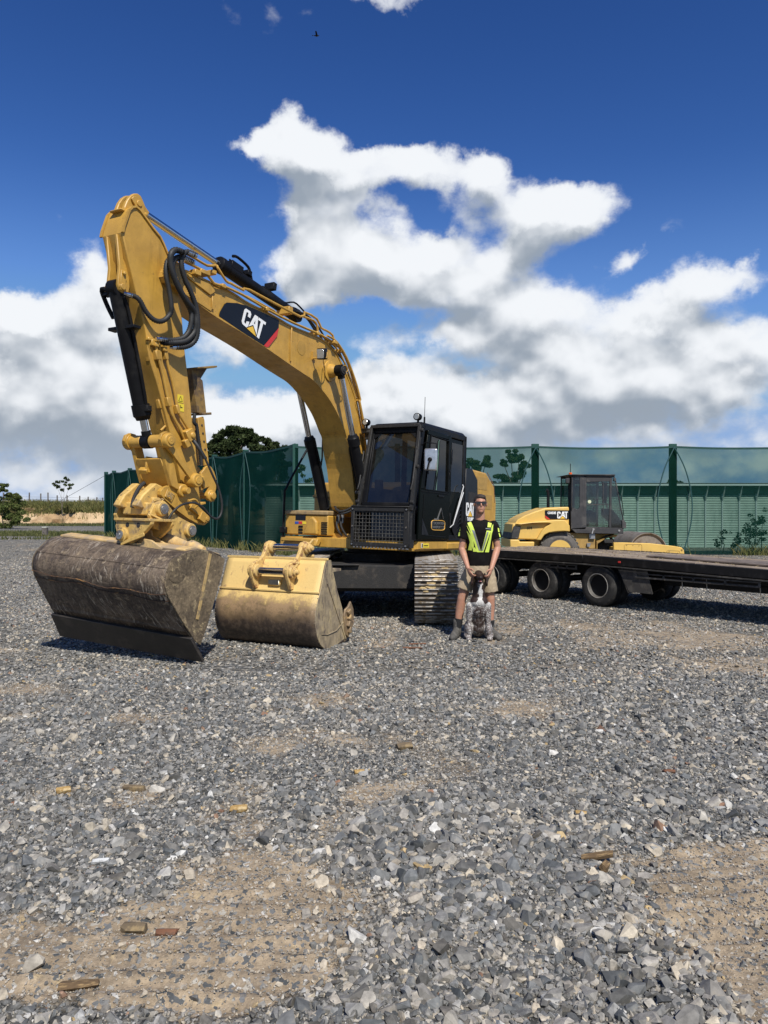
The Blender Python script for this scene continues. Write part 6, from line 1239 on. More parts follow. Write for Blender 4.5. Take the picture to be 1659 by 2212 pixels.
for k in range(nP):
    segs = [X0+.03]; 
    while segs[-1] < X1-1.2: segs.append(min(X1, segs[-1]+rs.uniform(2.2, 3.6)))
    if segs[-1] < X1: segs.append(X1)
    y = .06+k*pw
    for a, c in zip(segs[:-1], segs[1:]):
        u = rs.uniform(-.006, .008); tz = rs.uniform(-.004, .006); e = MB()
        q = [(a+.004, y+.004), (c-.004, y+.004), (c-.004, y+pw-.006), (a+.004, y+pw-.006)]
        zz = [dz(a)+.004+u, dz(c)+.004+u+tz, dz(c)+.004+u+tz*.5, dz(a)+.004+u-tz*.5]
        mid = -.3
        e.add([(p[0], p[1], z) for p, z in zip(q, zz)]+[(p[0], p[1], z-.045) for p, z in zip(q, zz)], [(0, 1, 2, 3), (7, 6, 5, 4), (0, 4, 5, 1), (1, 5, 6, 2), (2, 6, 7, 3), (3, 7, 4, 0)]); obj('deck_plank', e, PLK, tl, .004, smooth=False)
e = MB(); e.add([(.6, .5, dz(.6)+.012), (3.6, .38, dz(3.6)+.012), (3.7, .95, dz(3.6)+.012), (.7, 1.05, dz(.6)+.012), (.6, .5, dz(.6)+.035), (3.6, .38, dz(3.6)+.04), (3.7, .95, dz(3.6)+.05), (.7, 1.05, dz(.6)+.035)], [(3, 2, 1, 0), (4, 5, 6, 7), (0, 1, 5, 4), (1, 2, 6, 5), (2, 3, 7, 6), (3, 0, 4, 7)]); obj('ramp_mat', e, mat('rubber_mat', (.16, .125, .10), .8, col2=(.09, .07, .055), ns=4), tl, .004)
pts = [(rs.uniform(X0+.1, X1-1), rs.uniform(.1, DW-.1)) for k in range(1300)]
blades('straw', [(x, y, dz(x)+.008) for x, y in pts], .02, .006, mat('straw', (.36, .28, .15), .9), 12, 1.6, tl)
e = MB()
for y in (.42, 1.48): e.bb((X0+.1, y, .50), (X1-.8, y+.12, .78)); e.bb((1.0, y-.02, .42), (X1-1.0, y+.14, .52))
obj('chassis_beam', e, TBLK, tl, .01)
k = 0; x = X0+.25
while x < X1-.2: obj('cross_member', MB().bb((x, .04, dz(x)-.16), (x+.07, DW-.04, dz(x)-.06)), TBLK, tl); x += .55
for a, c in ((-2.75, -2.3), (-1.25, -.45), (.75, 2.75), (3.2, 4.6)):
    e = MB(); z = dz(c); e.bb((a, .0, z-.20), (c, .02, z-.18)); e.bb((a, .0, z-.265), (c, .02, z-.235)); q = a
    while q < c+.01: e.bb((q-.015, .0, z-.265), (q+.02, .02, z-.18)); q += (c-a)/4
    obj('tie_rail', e, TDST, tl, .003)
for x in (.95, 1.55, 1.95, 2.75, 3.6): obj('hook_rod', MB().tube([(x, .03, dz(x)-.20), (x+.01, .03, dz(x)-.38), (x+.05, .05, dz(x)-.42)], .007, 5), STL, tl)
obj('marker_lamp', MB().bb((.42, -.006, dz(.4)-.085), (.47, .002, dz(.4)-.055)), RED, tl, .002); obj('marker_lamp', MB().bb((3.05, -.008, dz(3)-.08), (3.10, .002, dz(3)-.06)), LAMP, tl, .002)
TYR = mat('trailer_tyre', (.020, .019, .018), .78, col2=(.055, .05, .045), ns=7, bump=.002)
RIM = mat('rim_grey', (.10, .094, .085), .6, .2, col2=(.08, .07, .06), ns=6, lo=.45, hi=.65)
RLIP = mat('rim_lip_pale', (.30, .285, .26), .55, col2=(.16, .14, .12), ns=5, lo=.4, hi=.6)
def wheel(x, y, s, full=True):
    r = .352; c = Vector((x, y, r)); ax = (0, s, 0)
    ty = MB().lathe(c, ax, [(-.10, .215), (-.108, .25), (-.105, .30), (-.09, .335), (-.06, r), (.06, r), (.09, .335), (.105, .30), (.108, .25), (.10, .215), (.085, .20), (-.085, .20)], 40)
    ty.f = [f for f in ty.f if len(f) == 4]; ty.mi = [0]*len(ty.f); n_ = 40; kk = 12
    ty.f += [(11*n_+i, 11*n_+(i+1) % n_, (i+1) % n_, i) for i in range(n_)]; ty.mi = [0]*len(ty.f)
    t = obj('tyre', ty, TYR, tl)
    g_ = MB()
    for w in (-.035, .0, .035): g_.lathe(c+Vector((0, w*s, 0)), ax, [(-.004, r+.0012), (.004, r+.0012)], 36)
    obj('tread_groove', g_, LBLK, t)
    rm_ = MB().lathe(c, ax, [(.088, .214), (.094, .21), (.085, .195), (.02, .175), (-.03, .165), (-.03, .06), (.005, .055), (.02, .05), (.03, .035), (.031, .001)], 36, caps=False); rim = obj('rim', rm_, [RIM], t)
    lp_ = MB(); lp_.tube([c+Vector((math.cos(a)*.204, .096*s, math.sin(a)*.204)) for a in np.linspace(0, 6.2832, 41)], .009, 6); obj('rim_lip', lp_, RLIP, t)
    for k in range(6): a = k*1.047; obj('wheel_bolt', MB().cyl(c+Vector((math.cos(a)*.10, -.03*s, math.sin(a)*.10)), c+Vector((math.cos(a)*.10, .0, math.sin(a)*.10)), .012, n=6), STL, t)
for x in (-2.52, -1.26, 0.0):
    for y, s in ((.11, -1), (.36, -1), (DW-.11, 1), (DW-.36, 1)): wheel(x, y, s)
    obj('axle', MB().cyl((x, .3, .352), (x, DW-.3, .352), .06), TBLK, tl); obj('spring', MB().tube([(x-.5, .47, .60), (x-.2, .47, .44), (x, .47, .42), (x+.2, .47, .44), (x+.5, .47, .60)], .035, 6, 4), TBLK, tl)
e = MB()
for x in (-2.52, -1.26):
    P_ = [(x+math.cos(t)*.41, .352+math.sin(t)*.41) for t in np.linspace(2.6, .35, 12)]
    for (a, c), (a2, c2) in zip(P_[:-1], P_[1:]): e.beam((a, .27, c), (a2, .27, c2), .34, .006, up=(0, 0, 1)) if False else None
e.prism([(.40, .02, .66), (.62, .02, .30), (1.05, .02, .30), (.95, .02, .66)], (0, .01, 0)); e.beam((.42, .25, .66), (.60, .25, .28), .46, .008, up=(1, 0, 0)); obj('mud_flap', e, mat('mud_flap_rubber', (.05, .045, .04), .85, col2=(.10, .09, .075), ns=5), tl)
e = MB(); e.beam((4.6, .45, .5), (4.6, .45, .02), .1, .1); e.beam((4.6, 1.5, .5), (4.6, 1.5, .02), .1, .1); e.bb((4.45, .35, .0), (4.75, .55, .03)); e.bb((4.45, 1.4, .0), (4.75, 1.6, .03)); obj('landing_leg', e, TBLK, tl, .01)
# ================================================================== road roller behind the trailer
RY = 20.4
ro = thing('road_roller', 'yellow single drum road roller with glazed cab, parked behind the trailer', 'road roller', (0, RY, 0))
def rz(x, y): return (3.235+.0025*x, 3.136-.0025*y)
def rzl(l): return [rz(*p) for p in l]
hood = [(62, 905), (70, 880), (85, 770), (115, 745), (150, 695), (230, 650), (330, 610), (460, 568), (640, 560), (700, 562), (700, 700), (705, 820), (640, 820), (560, 825), (480, 835), (430, 860), (390, 915), (330, 920), (150, 912)]
e = MB(); e.pxz(rzl([(95, 740), (120, 740), (150, 695), (230, 650), (330, 610), (460, 568), (640, 560), (705, 560), (705, 820), (470, 840), (390, 915), (80, 905)]), .10, 1.50); hd = obj('hood', e, YROL, ro, .045, segs=3)
e = MB(); e.pxz(rzl([(120, 742), (330, 718), (560, 700), (650, 700), (700, 760), (705, 825), (640, 820), (560, 824), (480, 836), (430, 860), (392, 918), (345, 915), (400, 820), (440, 775), (500, 742), (480, 735), (300, 738), (180, 752)]), -.02, .12); obj('fender', e, YROL, hd, .03, segs=2)
e = MB(); e.pxz(rzl([(105, 765), (185, 768), (155, 905), (68, 905)]), .04, 1.56); obj('rear_grille', e, mat('roller_grille', (.03, .03, .03), .7, col2=(.09, .08, .07), ns=6), hd, .02)
e = MB(); e.pxz(rzl([(62, 910), (160, 912), (165, 935), (325, 935), (318, 1005), (62, 1000)]), .0, 1.6); obj('rear_bumper', e, YROL, ro, .05, segs=3)
e = MB(); e.pxz(rzl([(300, 920), (860, 850), (1240, 855), (1245, 880), (1120, 900), (1020, 1010), (1020, 1120), (300, 1120)]), .45, 1.15); obj('chassis', e, YROL, ro, .02)
e = MB(); e.pxz(rzl([(720, 840), (1000, 850), (1000, 1120), (840, 1120), (720, 920)]), .22, 1.4); e.pxz(rzl([(1015, 930), (1200, 860), (1245, 860), (1225, 885), (1130, 895), (1025, 960), (1025, 1100), (1010, 1100)]), .2, .5); obj('step_frame', e, mat('roller_frame', (.36, .22, .06), .6, col2=(.24, .15, .05), ns=3), ro, .01)
e = MB(); e.pxz(rzl([(930, 848), (990, 848), (992, 905), (932, 905)]), .15, .22); e.pxz(rzl([(905, 955), (945, 950), (935, 990), (908, 990)]), .15, .24); obj('lamp_box', e, mat('lamp_plate', (.3, .3, .3), .4, .5), ro)
for rr_ in ([(445, 595), (700, 597), (700, 690), (500, 692), (445, 645)],): dpn = obj('logo_panel', MB().pxz(rzl(rr_), .080, .096), LBLK, hd, smooth=False)
obj('red_stripe', MB().pxz(rzl([(445, 652), (500, 692), (470, 692), (445, 668)]), .078, .095), RED, hd, smooth=False)
q = [rz(575, 684), rz(690, 684), rz(690, 610), rz(575, 610)]; logo([(a, .078, c) for a, c in q], (0, -1, 0), dpn)
text('model_number', 'CS433E', axes((rz(516, 625)[0], .077, rz(516, 625)[1]), (1, 0, 0), (0, 0, 1)), .085, WHT, dpn, .004, sx=.85)
text('fleet_number', '514', axes((rz(278, 788)[0], .092, rz(278, 788)[1]), (1, 0, 0), (0, 0, 1)), .085, LBLK, hd, .004)
e = MB(); a, c = rz(500, 560); e.tube([(a, .35, c-.1), (a, .35, rz(0, 405)[1]), (a-.05, .35, rz(0, 372)[1])], .042, 12, 3); obj('exhaust', e, BLK, ro)
# tyre
tc_ = Vector((rz(608, 0)[0], .10, .545)); e = MB(); e.lathe(tc_, (0, 1, 0), [(0, .30), (-.02, .36), (0, .44), (.06, .515), (.14, .53), (.30, .53), (.38, .515), (.44, .44), (.44, .30)], 48); rt = obj('tyre', e, mat('roller_tyre', (.10, .09, .08), .9, col2=(.17, .15, .13), ns=5, bump=.003), ro)
e = MB()
for k in range(30):
    for j, w in enumerate((.03, .14, .25)):
        a = (k+.5*(j % 2))*2*math.pi/30; cc = tc_+Vector((math.cos(a)*.528, w+.05, math.sin(a)*.528)); e.box(cc, (.075, .09, .035), Matrix.Rotation(-a+math.pi/2, 3, 'Y'))
obj('tread_block', e, mat('tread_rubber', (.13, .12, .105), .9), rt, .008)
e = MB(); e.lathe(tc_+Vector((0, -.01, 0)), (0, 1, 0), [(0, .30), (.01, .28), (.05, .25), (.06, .12), (.0, .10)], 32); obj('rim', e, YROL, rt)
e = MB(); e.lathe(tc_+Vector((0, .95, 0)), (0, 1, 0), [(0, .30), (0, .50), (.08, .53), (.36, .53), (.44, .44)], 36); obj('tyre', e, TYR, ro)
# cab of the roller
RCB = mat('roller_cab_dark', (.035, .033, .034), .55, col2=(.07, .064, .06), ns=3)
rc = thing('cab', None, None); rc.matrix_world = Matrix(); rc.parent = ro
ya, yb2 = .12, 1.38
e = MB()
for y in (ya, yb2):
    t0 = .05
    for poly in ([(735, 215), (745, 215), (740, 600), (728, 600)], [(820, 235), (862, 235), (862, 610), (730, 610), (730, 560), (800, 590), (820, 560)], [(860, 225), (892, 225), (892, 780), (880, 800), (725, 800), (725, 605), (862, 605)], [(1145, 235), (1168, 235), (1160, 780), (1135, 780)], [(725, 790), (780, 842), (1290, 852), (1295, 785), (880, 778)], [(1195, 235), (1210, 260), (1298, 700), (1292, 790), (1280, 790), (1285, 690)], [(735, 212), (1195, 216), (1200, 240), (735, 236)], [(892, 240), (1145, 240), (1145, 285), (892, 290)]):
        e.pxz(rzl(poly), y-t0/2, y+t0/2)
e.pxz(rzl([(725, 790), (780, 842), (1290, 852), (1290, 835), (780, 825)]), ya, yb2); e.pxz(rzl([(1275, 700), (1295, 700), (1320, 730), (1320, 790), (1275, 790)]), ya-.04, yb2)
obj('frame', e, RCB, rc, .006)
e = MB(); e.pxz(rzl([(680, 214), (1197, 222), (1200, 215), (1190, 208), (700, 208)]), ya-.08, yb2+.08); obj('roof', e, RCB, rc, .006)
ga = [(892, 290), (1145, 285), (1135, 780), (892, 778)]; gb = [(1168, 240), (1200, 240), (1285, 700), (1285, 780), (1160, 780)]; gc = [(745, 240), (820, 240), (820, 560), (800, 590), (742, 600)]
for q in (ga, gb, gc): obj('window', MB().pxz(rzl(q), ya-.006, ya), WINR, rc, smooth=False)
for q in (ga, gc): obj('window', MB().pxz(rzl(q), yb2, yb2+.006), WINR, rc, smooth=False)
e = MB()
a, c = rz(900, 535); a2, _ = rz(1140, 0); e.beam((a, ya-.01, c), (a2, ya-.01, c), .015, .02); e.beam((a, ya-.01, rz(0, 475)[1]), (a2-.05, ya-.01, rz(0, 475)[1]), .01, .012); e.beam((rz(1075, 0)[0], ya-.01, rz(0, 290)[1]), (rz(1075, 0)[0], ya-.01, rz(0, 620)[1]), .012, .015, up=(1, 0, 0)); e.pxz(rzl([(1080, 290), (1140, 290), (1130, 520), (1085, 520)]), ya+.15, ya+.17)
obj('window_bar', e, RCB, rc)
e = MB(); e.pxz(rzl([(960, 590), (1030, 620), (1030, 735), (955, 725)]), .35, .80); e.pxz(rzl([(1172, 570), (1265, 680), (1265, 740), (1172, 650)]), .2, 1.2); e.pxz(rzl([(900, 620), (950, 620), (960, 770), (900, 770)]), .4, 1.1); obj('seat', e, mat('roller_seat', (.13, .15, .15), .7), rc, .02)
e = MB(); a, c = rz(1010, 600); e.tube([(a, .5, c), (a+.02, .5, c+.12)], .02, 6); a, c = rz(1060, 510); e.tube([(a+math.cos(t)*.03, .7+.18*math.sin(t), c+math.cos(t)*.08) for t in np.linspace(0, 6.28, 16)], .012, 5); obj('steering', e, INT, rc)
a, c = rz(927, 503); obj('sticker', MB().cyl((a, ya-.012, c), (a, ya-.006, c), .047, n=20), mat('round_sticker', (.55, .58, .35), .6, col2=(.75, .75, .6), ns=20), rc)
a, c = rz(731, 200); e = MB(); e.cyl((a, ya+.1, c-.03), (a, ya+.1, c+.035), .045, n=16); obj('beacon', e, mat('beacon_orange', (.65, .10, .01), .3), rc, .01); obj('aerial', MB().tube([(a, ya+.1, c), (a, ya+.1, rz(0, 90)[1])], .010, 6), BLK, rc)
e = MB(); a, c = rz(690, 275); e.box((a, ya, c), (.10, .08, .14)); a, c = rz(1200, 265); e.box((a, ya, c), (.06, .08, .09)); a, c = rz(670, 320); obj('cab_lamp', e, RCB, rc, .01)
e = MB(); a, c = rz(965, 800); e.cyl((a, ya-.06, c), (a, ya-.02, c), .03, n=14); e.tube([(a, ya-.04, c), (a-.04, ya-.06, c-.12)], .02, 6); a, c = rz(1243, 815); e.cyl((a, ya-.05, c), (a, ya-.02, c), .028, n=14); obj('knob', e, mat('knob_grey', (.35, .34, .32), .4, .4), rc)
e = MB(); e.tube([(rz(1235, 0)[0], ya-.03, rz(0, 400)[1]), (rz(1262, 0)[0], ya-.05, rz(0, 430)[1]), (rz(1292, 0)[0], ya-.05, rz(0, 650)[1])], .012, 5); e.tube([(rz(665, 0)[0], .6, rz(0, 560)[1]), (rz(668, 0)[0], .6, rz(0, 485)[1])], .008, 4); e.tube([(rz(700, 0)[0], .6, rz(0, 560)[1]), (rz(703, 0)[0], .6, rz(0, 490)[1])], .008, 4); obj('wiper', e, BLK, rc)
# drum and its frame
dc = (7.17, .52); e = MB(); e.lathe((dc[0], .20, dc[1]), (0, 1, 0), [(.06, .44), (.0, .50), (.0, .52), (1.68, .52), (1.68, .50), (1.62, .44)], 56); obj('drum', e, mat('drum_steel', (.30, .25, .20), .5, .5, col2=(.20, .14, .10), ns=4, bump=.001), ro, ang=20)
yk = [(265, 1007), (345, 1007), (600, 1015), (800, 1038), (870, 1050), (893, 1075), (898, 1112), (898, 1150), (300, 1200), (262, 1120)]
def dq(x, y): return (5.39+.003*x, 3.8-.003*y)
e = MB(); e.pxz([dq(*p) for p in yk], .02, .14); yo = obj('drum_yoke', e, YROL, ro, .015)
e = MB(); e.pxz([dq(*p) for p in yk], 1.94, 2.06); e.bb((7.95, .1, .42), (8.08, 2.0, .58)); e.bb((6.2, .1, .40), (6.36, 2.0, .66)); obj('far_yoke', e, YROL, ro, .01)
e = MB()
for poly in ([(358, 1090), (358, 1032), (368, 1022), (505, 1022), (515, 1035), (515, 1095)], [(735, 1110), (738, 1085), (750, 1078), (850, 1082), (858, 1110)]):
    P_ = [dq(*p) for p in poly]; e.tube([(a, .017, c) for a, c in P_], .005, 4)
for x, y, r in ((873, 1073, .028), (713, 1097, .024), (540, 1090, .024), (378, 1030, .011), (435, 1032, .011), (490, 1035, .011), (760, 1088, .011), (850, 1110, .012)): a, c = dq(x, y); e.lathe((a, .02, c), (0, -1, 0), [(0, r), (.012, r*.9), (.013, r*.4)], 14)
obj('panel_bolt', e, mat('roller_detail', (.30, .19, .05), .6), yo)
e = MB(); e.bb((5.9, .5, .38), (6.3, 1.2, .80)); e.tube([(5.95, .3, .85), (6.1, .25, .95), (6.28, .4, .80)], .04, 6, 3); e.box((6.1, .3, .80), (.25, .2, .10)); obj('joint', e, DRK, ro, .02)
# ================================================================== figures
def capsule(mb, p0, p1, r0, r1, n=14, sq=1.0):
    p0, p1 = Vector(p0), Vector(p1); a = p1-p0; L = a.length
    prof = [(-r0*.98, r0*.05), (-r0*.8, r0*.6), (-r0*.45, r0*.89), (0, r0)]+[(L*t, r0+(r1-r0)*t) for t in (.33, .66)]+[(L, r1), (L+r1*.45, r1*.89), (L+r1*.8, r1*.6), (L+r1*.98, r1*.05)]
    k0 = len(mb.v); mb.lathe(p0, a if L > 1e-5 else (0, 0, 1), prof, n)
def ell(mb, c, r, rot=None, n=16):
    q = MB(); q.lathe((0, 0, -.9999), (0, 0, 1), [(1-math.cos(t), max(.02, math.sin(t))) for t in np.linspace(.05, 3.09, 11)], n)
    M = Matrix.Translation(Vector(c)) @ ((rot.to_4x4() if rot is not None else Matrix()) @ Matrix.Diagonal((*r, 1))); mb.add([M @ Vector(p) for p in q.v], q.f)
def fuse(name, mb, m, parent, vox=.009, smooth=4, fac=.6):
    """one continuous skin from overlapping volumes"""
    o = obj(name, mb, m, parent, smooth=False); r = o.modifiers.new('r', 'REMESH'); r.mode = 'VOXEL'; r.voxel_size = vox; r.use_smooth_shade = True
    s = o.modifiers.new('s', 'SMOOTH'); s.iterations = smooth; s.factor = fac
    dg = bpy.context.evaluated_depsgraph_get(); me = bpy.data.meshes.new_from_object(o.evaluated_get(dg)); me.name = name
    o.modifiers.clear(); old = o.data; o.data = me; bpy.data.meshes.remove(old)
    me.polygons.foreach_set('use_smooth', [True]*len(me.polygons)); return o
def loft(mb, rings, n=20):
    """rings: (centre, rx, ry, tilt about x)"""
    vs = []
    for c, rx, ry in rings: vs += [Vector(c)+Vector((rx*math.copysign(abs(math.cos(t))**.85, math.cos(t)), ry*math.copysign(abs(math.sin(t))**.85, math.sin(t)), 0)) for t in (2*math.pi*i/n for i in range(n))]
    k = len(rings); fs = [(j*n+i, j*n+(i+1) % n, (j+1)*n+(i+1) % n, (j+1)*n+i) for j in range(k-1) for i in range(n)]+[tuple(range(n-1, -1, -1)), tuple(range((k-1)*n, k*n))]
    mb.add(vs, fs)
def skinmat(name, col, col2): 
    m = mat(name, col, .5, col2=col2, ns=14, lo=.4, hi=.7, var=.08, spec=.35); m.node_tree.nodes['Principled BSDF'].inputs['Subsurface Weight'].default_value = .12; m.node_tree.nodes['Principled BSDF'].inputs['Subsurface Radius'].default_value = (.02, .008, .004); return m
SKIN = skinmat('skin', (.42, .22, .145), (.48, .235, .155)); HAIR = mat('hair_dark', (.030, .020, .014), .7, var=.3, bump=.003, bs=300)
SHIRT = mat('shirt_black', (.009, .008, .008), .9, spec=.08, bump=.004, bs=22, var=.2); SHORT = mat('shorts_khaki', (.37, .29, .19), .85, col2=(.31, .24, .155), ns=9, bump=.005, bs=26)
HIV = mat('hi_vis_yellow', (.58, .72, .10), .6, var=.05, emit=None); REFL = mat('reflective_tape', (.30, .31, .31), .35, .4, var=.1)
SOCK = mat('sock_black', (.015, .015, .016), .9); BOOT = mat('boot_grey', (.075, .070, .062), .8, col2=(.12, .112, .10), ns=22, bump=.002); SOLE = mat('boot_sole', (.025, .023, .02), .8)
GX, GY = 1.218, 9.62
man = thing('person', 'man in black hi-vis striped t-shirt, khaki shorts and sunglasses standing behind the dog', 'person', (GX, GY, 0))
def mp(x, z, y=0.): return (x-GX, y, z)
m = MB()
# head, turned slightly to image right and up
HC = Vector(mp(1.216, 1.705, -.03))
ell(m, HC+Vector((0, .012, .022)), (.076, .094, .092)); ell(m, HC+Vector((.0, -.030, -.045)), (.060, .066, .082)); ell(m, HC+Vector((0, -.062, -.095)), (.030, .028, .024)); ell(m, HC+Vector((0, -.094, -.020)), (.0115, .020, .023)); ell(m, HC+Vector((0, -.070, -.0)), (.045, .03, .035))
ell(m, HC+Vector((0, -.083, -.062)), (.024, .014, .010)); 
for s in (-1, 1): ell(m, HC+Vector((s*.079, .012, -.012)), (.010, .020, .031), Euler((.2, 0, s*.35)).to_matrix())
capsule(m, HC+Vector((0, .015, -.08)), mp(1.216, 1.47, .01), .056, .064); capsule(m, mp(1.13, 1.425, .01), mp(1.30, 1.425, .01), .056, .056)
capsule(m, mp(1.215, 1.33, .0), mp(1.215, 1.0, .01), .092, .092)
def hand(m, wr, d, nrm, s):
    """palm and five curled fingers; d: towards the fingertips, nrm: palm side, s: thumb side"""
    d = Vector(d).normalized(); nrm = Vector(nrm); nrm = (nrm-d*nrm.dot(d)).normalized(); sd = Vector(s); sd = (sd-d*sd.dot(d)-nrm*sd.dot(nrm)).normalized(); wr = Vector(wr)
    R_ = Matrix((sd, nrm, d)).transposed(); ell(m, wr+d*.050, (.041, .019, .052), R_)
    for k, (o, L) in enumerate(((.031, .070), (.011, .078), (-.010, .073), (-.030, .058))):
        a = wr+d*.082+sd*o; c = a+d*L*.45+nrm*.008; e_ = c+(d*.55+nrm*.8).normalized()*L*.36; f_ = e_+(d*-.05+nrm).normalized()*L*.26; capsule(m, a, c, .0098, .0092, 8); capsule(m, c, e_, .0092, .0085, 8); capsule(m, e_, f_, .0085, .007, 8)
    a = wr+d*.028+sd*.030; c = a+sd*.028+d*.022+nrm*.012; e_ = c+d*.030+nrm*.014; capsule(m, a, c, .014, .012, 8); capsule(m, c, e_, .0115, .009, 8)
# arms
SH = [(1.042, 1.422), (1.392, 1.422)]; EL = [(.985, 1.135), (1.440, 1.145)]; WR = [(1.045, .905, -.17), (1.335, .895, -.17)]
for k in (0, 1):
    sh = Vector(mp(SH[k][0], SH[k][1], .01)); el = Vector(mp(EL[k][0], EL[k][1], .01)); wr = Vector(mp(*WR[k]))
    capsule(m, sh, el, .052, .041); fm = el.lerp(wr, .3); capsule(m, el, fm, .042, .044); capsule(m, fm, wr, .044, .027)
    s = 1 if k == 0 else -1; hand(m, wr, (s*.30, -.38, -.80), (s*.85, .25, -.1), (s*.1, -1, .1))
# legs
HP = [(1.125, .93), (1.305, .93)]; KN = [(.985, .50), (1.345, .50)]; AN = [(.930, .11), (1.350, .11)]
for k in (0, 1):
    hp, kn, an = Vector(mp(HP[k][0], HP[k][1], .02)), Vector(mp(KN[k][0], KN[k][1], .0)), Vector(mp(AN[k][0], AN[k][1], .03)); capsule(m, hp, kn, .088, .058)
    cf = kn.lerp(an, .30)+Vector((0, .014, 0)); capsule(m, kn, cf, .056, .060); capsule(m, cf, an, .059, .038)
fuse('body', m, SKIN, man, .0062, 3, .5)
# hair: short, close to the skull
h = MB(); ell(h, HC+Vector((0, .022, .038)), (.082, .094, .086)); ell(h, HC+Vector((.008, -.030, .086)), (.060, .048, .030)); ell(h, HC+Vector((.02, -.045, .082)), (.045, .035, .024)); 
o = fuse('hair', h, HAIR, man, .0075, 2, .5)
bm = bmesh.new(); bm.from_mesh(o.data)
bmesh.ops.delete(bm, geom=[f for f in bm.faces if (f.calc_center_median().z < HC.z+.002 and f.calc_center_median().y < HC.y+.045) or (f.calc_center_median().z < HC.z-.035) or (f.calc_center_median().z < HC.z+.045 and f.calc_center_median().y < HC.y-.045)], context='FACES'); bm.to_mesh(o.data); bm.free()
g_ = MB()
for s in (-1, 1): g_.box(HC+Vector((s*.034, -.098, .008)), (.056, .010, .040), Euler((0, 0, s*.22)).to_matrix()); g_.beam(HC+Vector((s*.066, -.090, .018)), HC+Vector((s*.086, .012, .012)), .005, .012)
g_.beam(HC+Vector((-.03, -.103, .018)), HC+Vector((.03, -.103, .018)), .006, .012); obj('sunglasses', g_, mat('sunglass_black', (.006, .006, .007), .08, coat=.5), man, .003)
# t-shirt
s_ = MB(); loft(s_, [(mp(1.205, .925, .01), .158, .118), (mp(1.205, .97, .01), .162, .120), (mp(1.205, 1.10, .01), .158, .116), (mp(1.208, 1.22, .0), .166, .122), (mp(1.212, 1.34, -.005), .182, .128), (mp(1.216, 1.42, 0), .172, .112), (mp(1.216, 1.475, .01), .13, .082), (mp(1.216, 1.505, .015), .078, .064)], 28)
for k in (0, 1):
    sg = -1 if k == 0 else 1; sh = Vector(mp(SH[k][0]+(-.0 if k == 0 else 0), SH[k][1]-.01, .01)); el = Vector(mp(EL[k][0], EL[k][1], .01)); cf = sh.lerp(el, .62)+Vector((sg*.012, 0, 0))
    d = (cf-sh).normalized(); s_.lathe(sh-d*.02, d, [(-.06, .02), (-.045, .05), (0, .068), ((cf-sh).length*.5, .072), ((cf-sh).length, .078)], 18)
    ell(s_, sh+Vector((0, 0, .0)), (.066, .066, .066))
shirt = fuse('t_shirt', s_, SHIRT, man, .0085, 3, .5)
col = MB(); 
# shorts
s_ = MB(); loft(s_, [(mp(1.20, 1.0, .015), .145, .105), (mp(1.205, .94, .015), .158, .115), (mp(1.205, .86, .015), .170, .122), (mp(1.19, .80, .015), .175, .122)], 26)
for k in (0, 1):
    hp = Vector(mp(HP[k][0], .90, .015)); kn = Vector(mp(KN[k][0], .50, .0)); sg = -1 if k == 0 else 1; cf = hp.lerp(kn, (.76, .84)[k])+Vector((sg*.012, 0, 0)); d = (cf-hp).normalized(); L = (cf-hp).length
    s_.lathe(hp-d*.02, d, [(-.02, .06), (0, .088), (L*.5, .094), (L, .102)], 20)
o = fuse('shorts', s_, SHORT, man, .009, 2, .5)
e = MB(); q = Vector(mp(1.405, .72, .02)); e.box(q, (.03, .13, .13), Euler((0, -.06, 0)).to_matrix()); obj('side_pocket', e, SHORT, man, .01)
for k in (0, 1):
    an = Vector(mp(AN[k][0], AN[k][1], .03)); kn = Vector(mp(KN[k][0], KN[k][1], 0)); top = an.lerp(kn, (.36, .30)[k]); obj('sock', MB().lathe(an, top-an, [(0, .046), ((top-an).length*.7, .052), ((top-an).length, .055)], 18), SOCK, man)
    sg = -1 if k == 0 else 1; fd = Vector((sg*.32, -1, 0)).normalized(); b_ = MB(); capsule(b_, an+Vector((0, 0, .10)), an+Vector((0, .01, -.04)), .055, .056); heel = Vector((an.x, an.y+.03, .055)); ball = heel+fd*.20; ball.z = .042; toe = heel+fd*.255; toe.z = .038
    capsule(b_, heel, ball, .050, .052); capsule(b_, ball, toe, .052, .044); capsule(b_, an+Vector((0, 0, -.02)), ball+Vector((0, 0, .02)), .052, .040)
    bo_ = fuse('boot', b_, BOOT, man, .008, 3, .5)
    so_ = MB(); side_ = Vector((-fd.y, fd.x, 0)); P_ = []
    for t in np.linspace(0, 6.283, 22, endpoint=False): P_.append(heel+fd*(.115+.185*math.cos(t))+side_*(.052*math.sin(t)*(1 if math.cos(t) > -.3 else .85)))
    so_.prism([(p.x, p.y, -.005) for p in P_], (0, 0, .028)); obj('sole', so_, SOLE, bo_, .004)
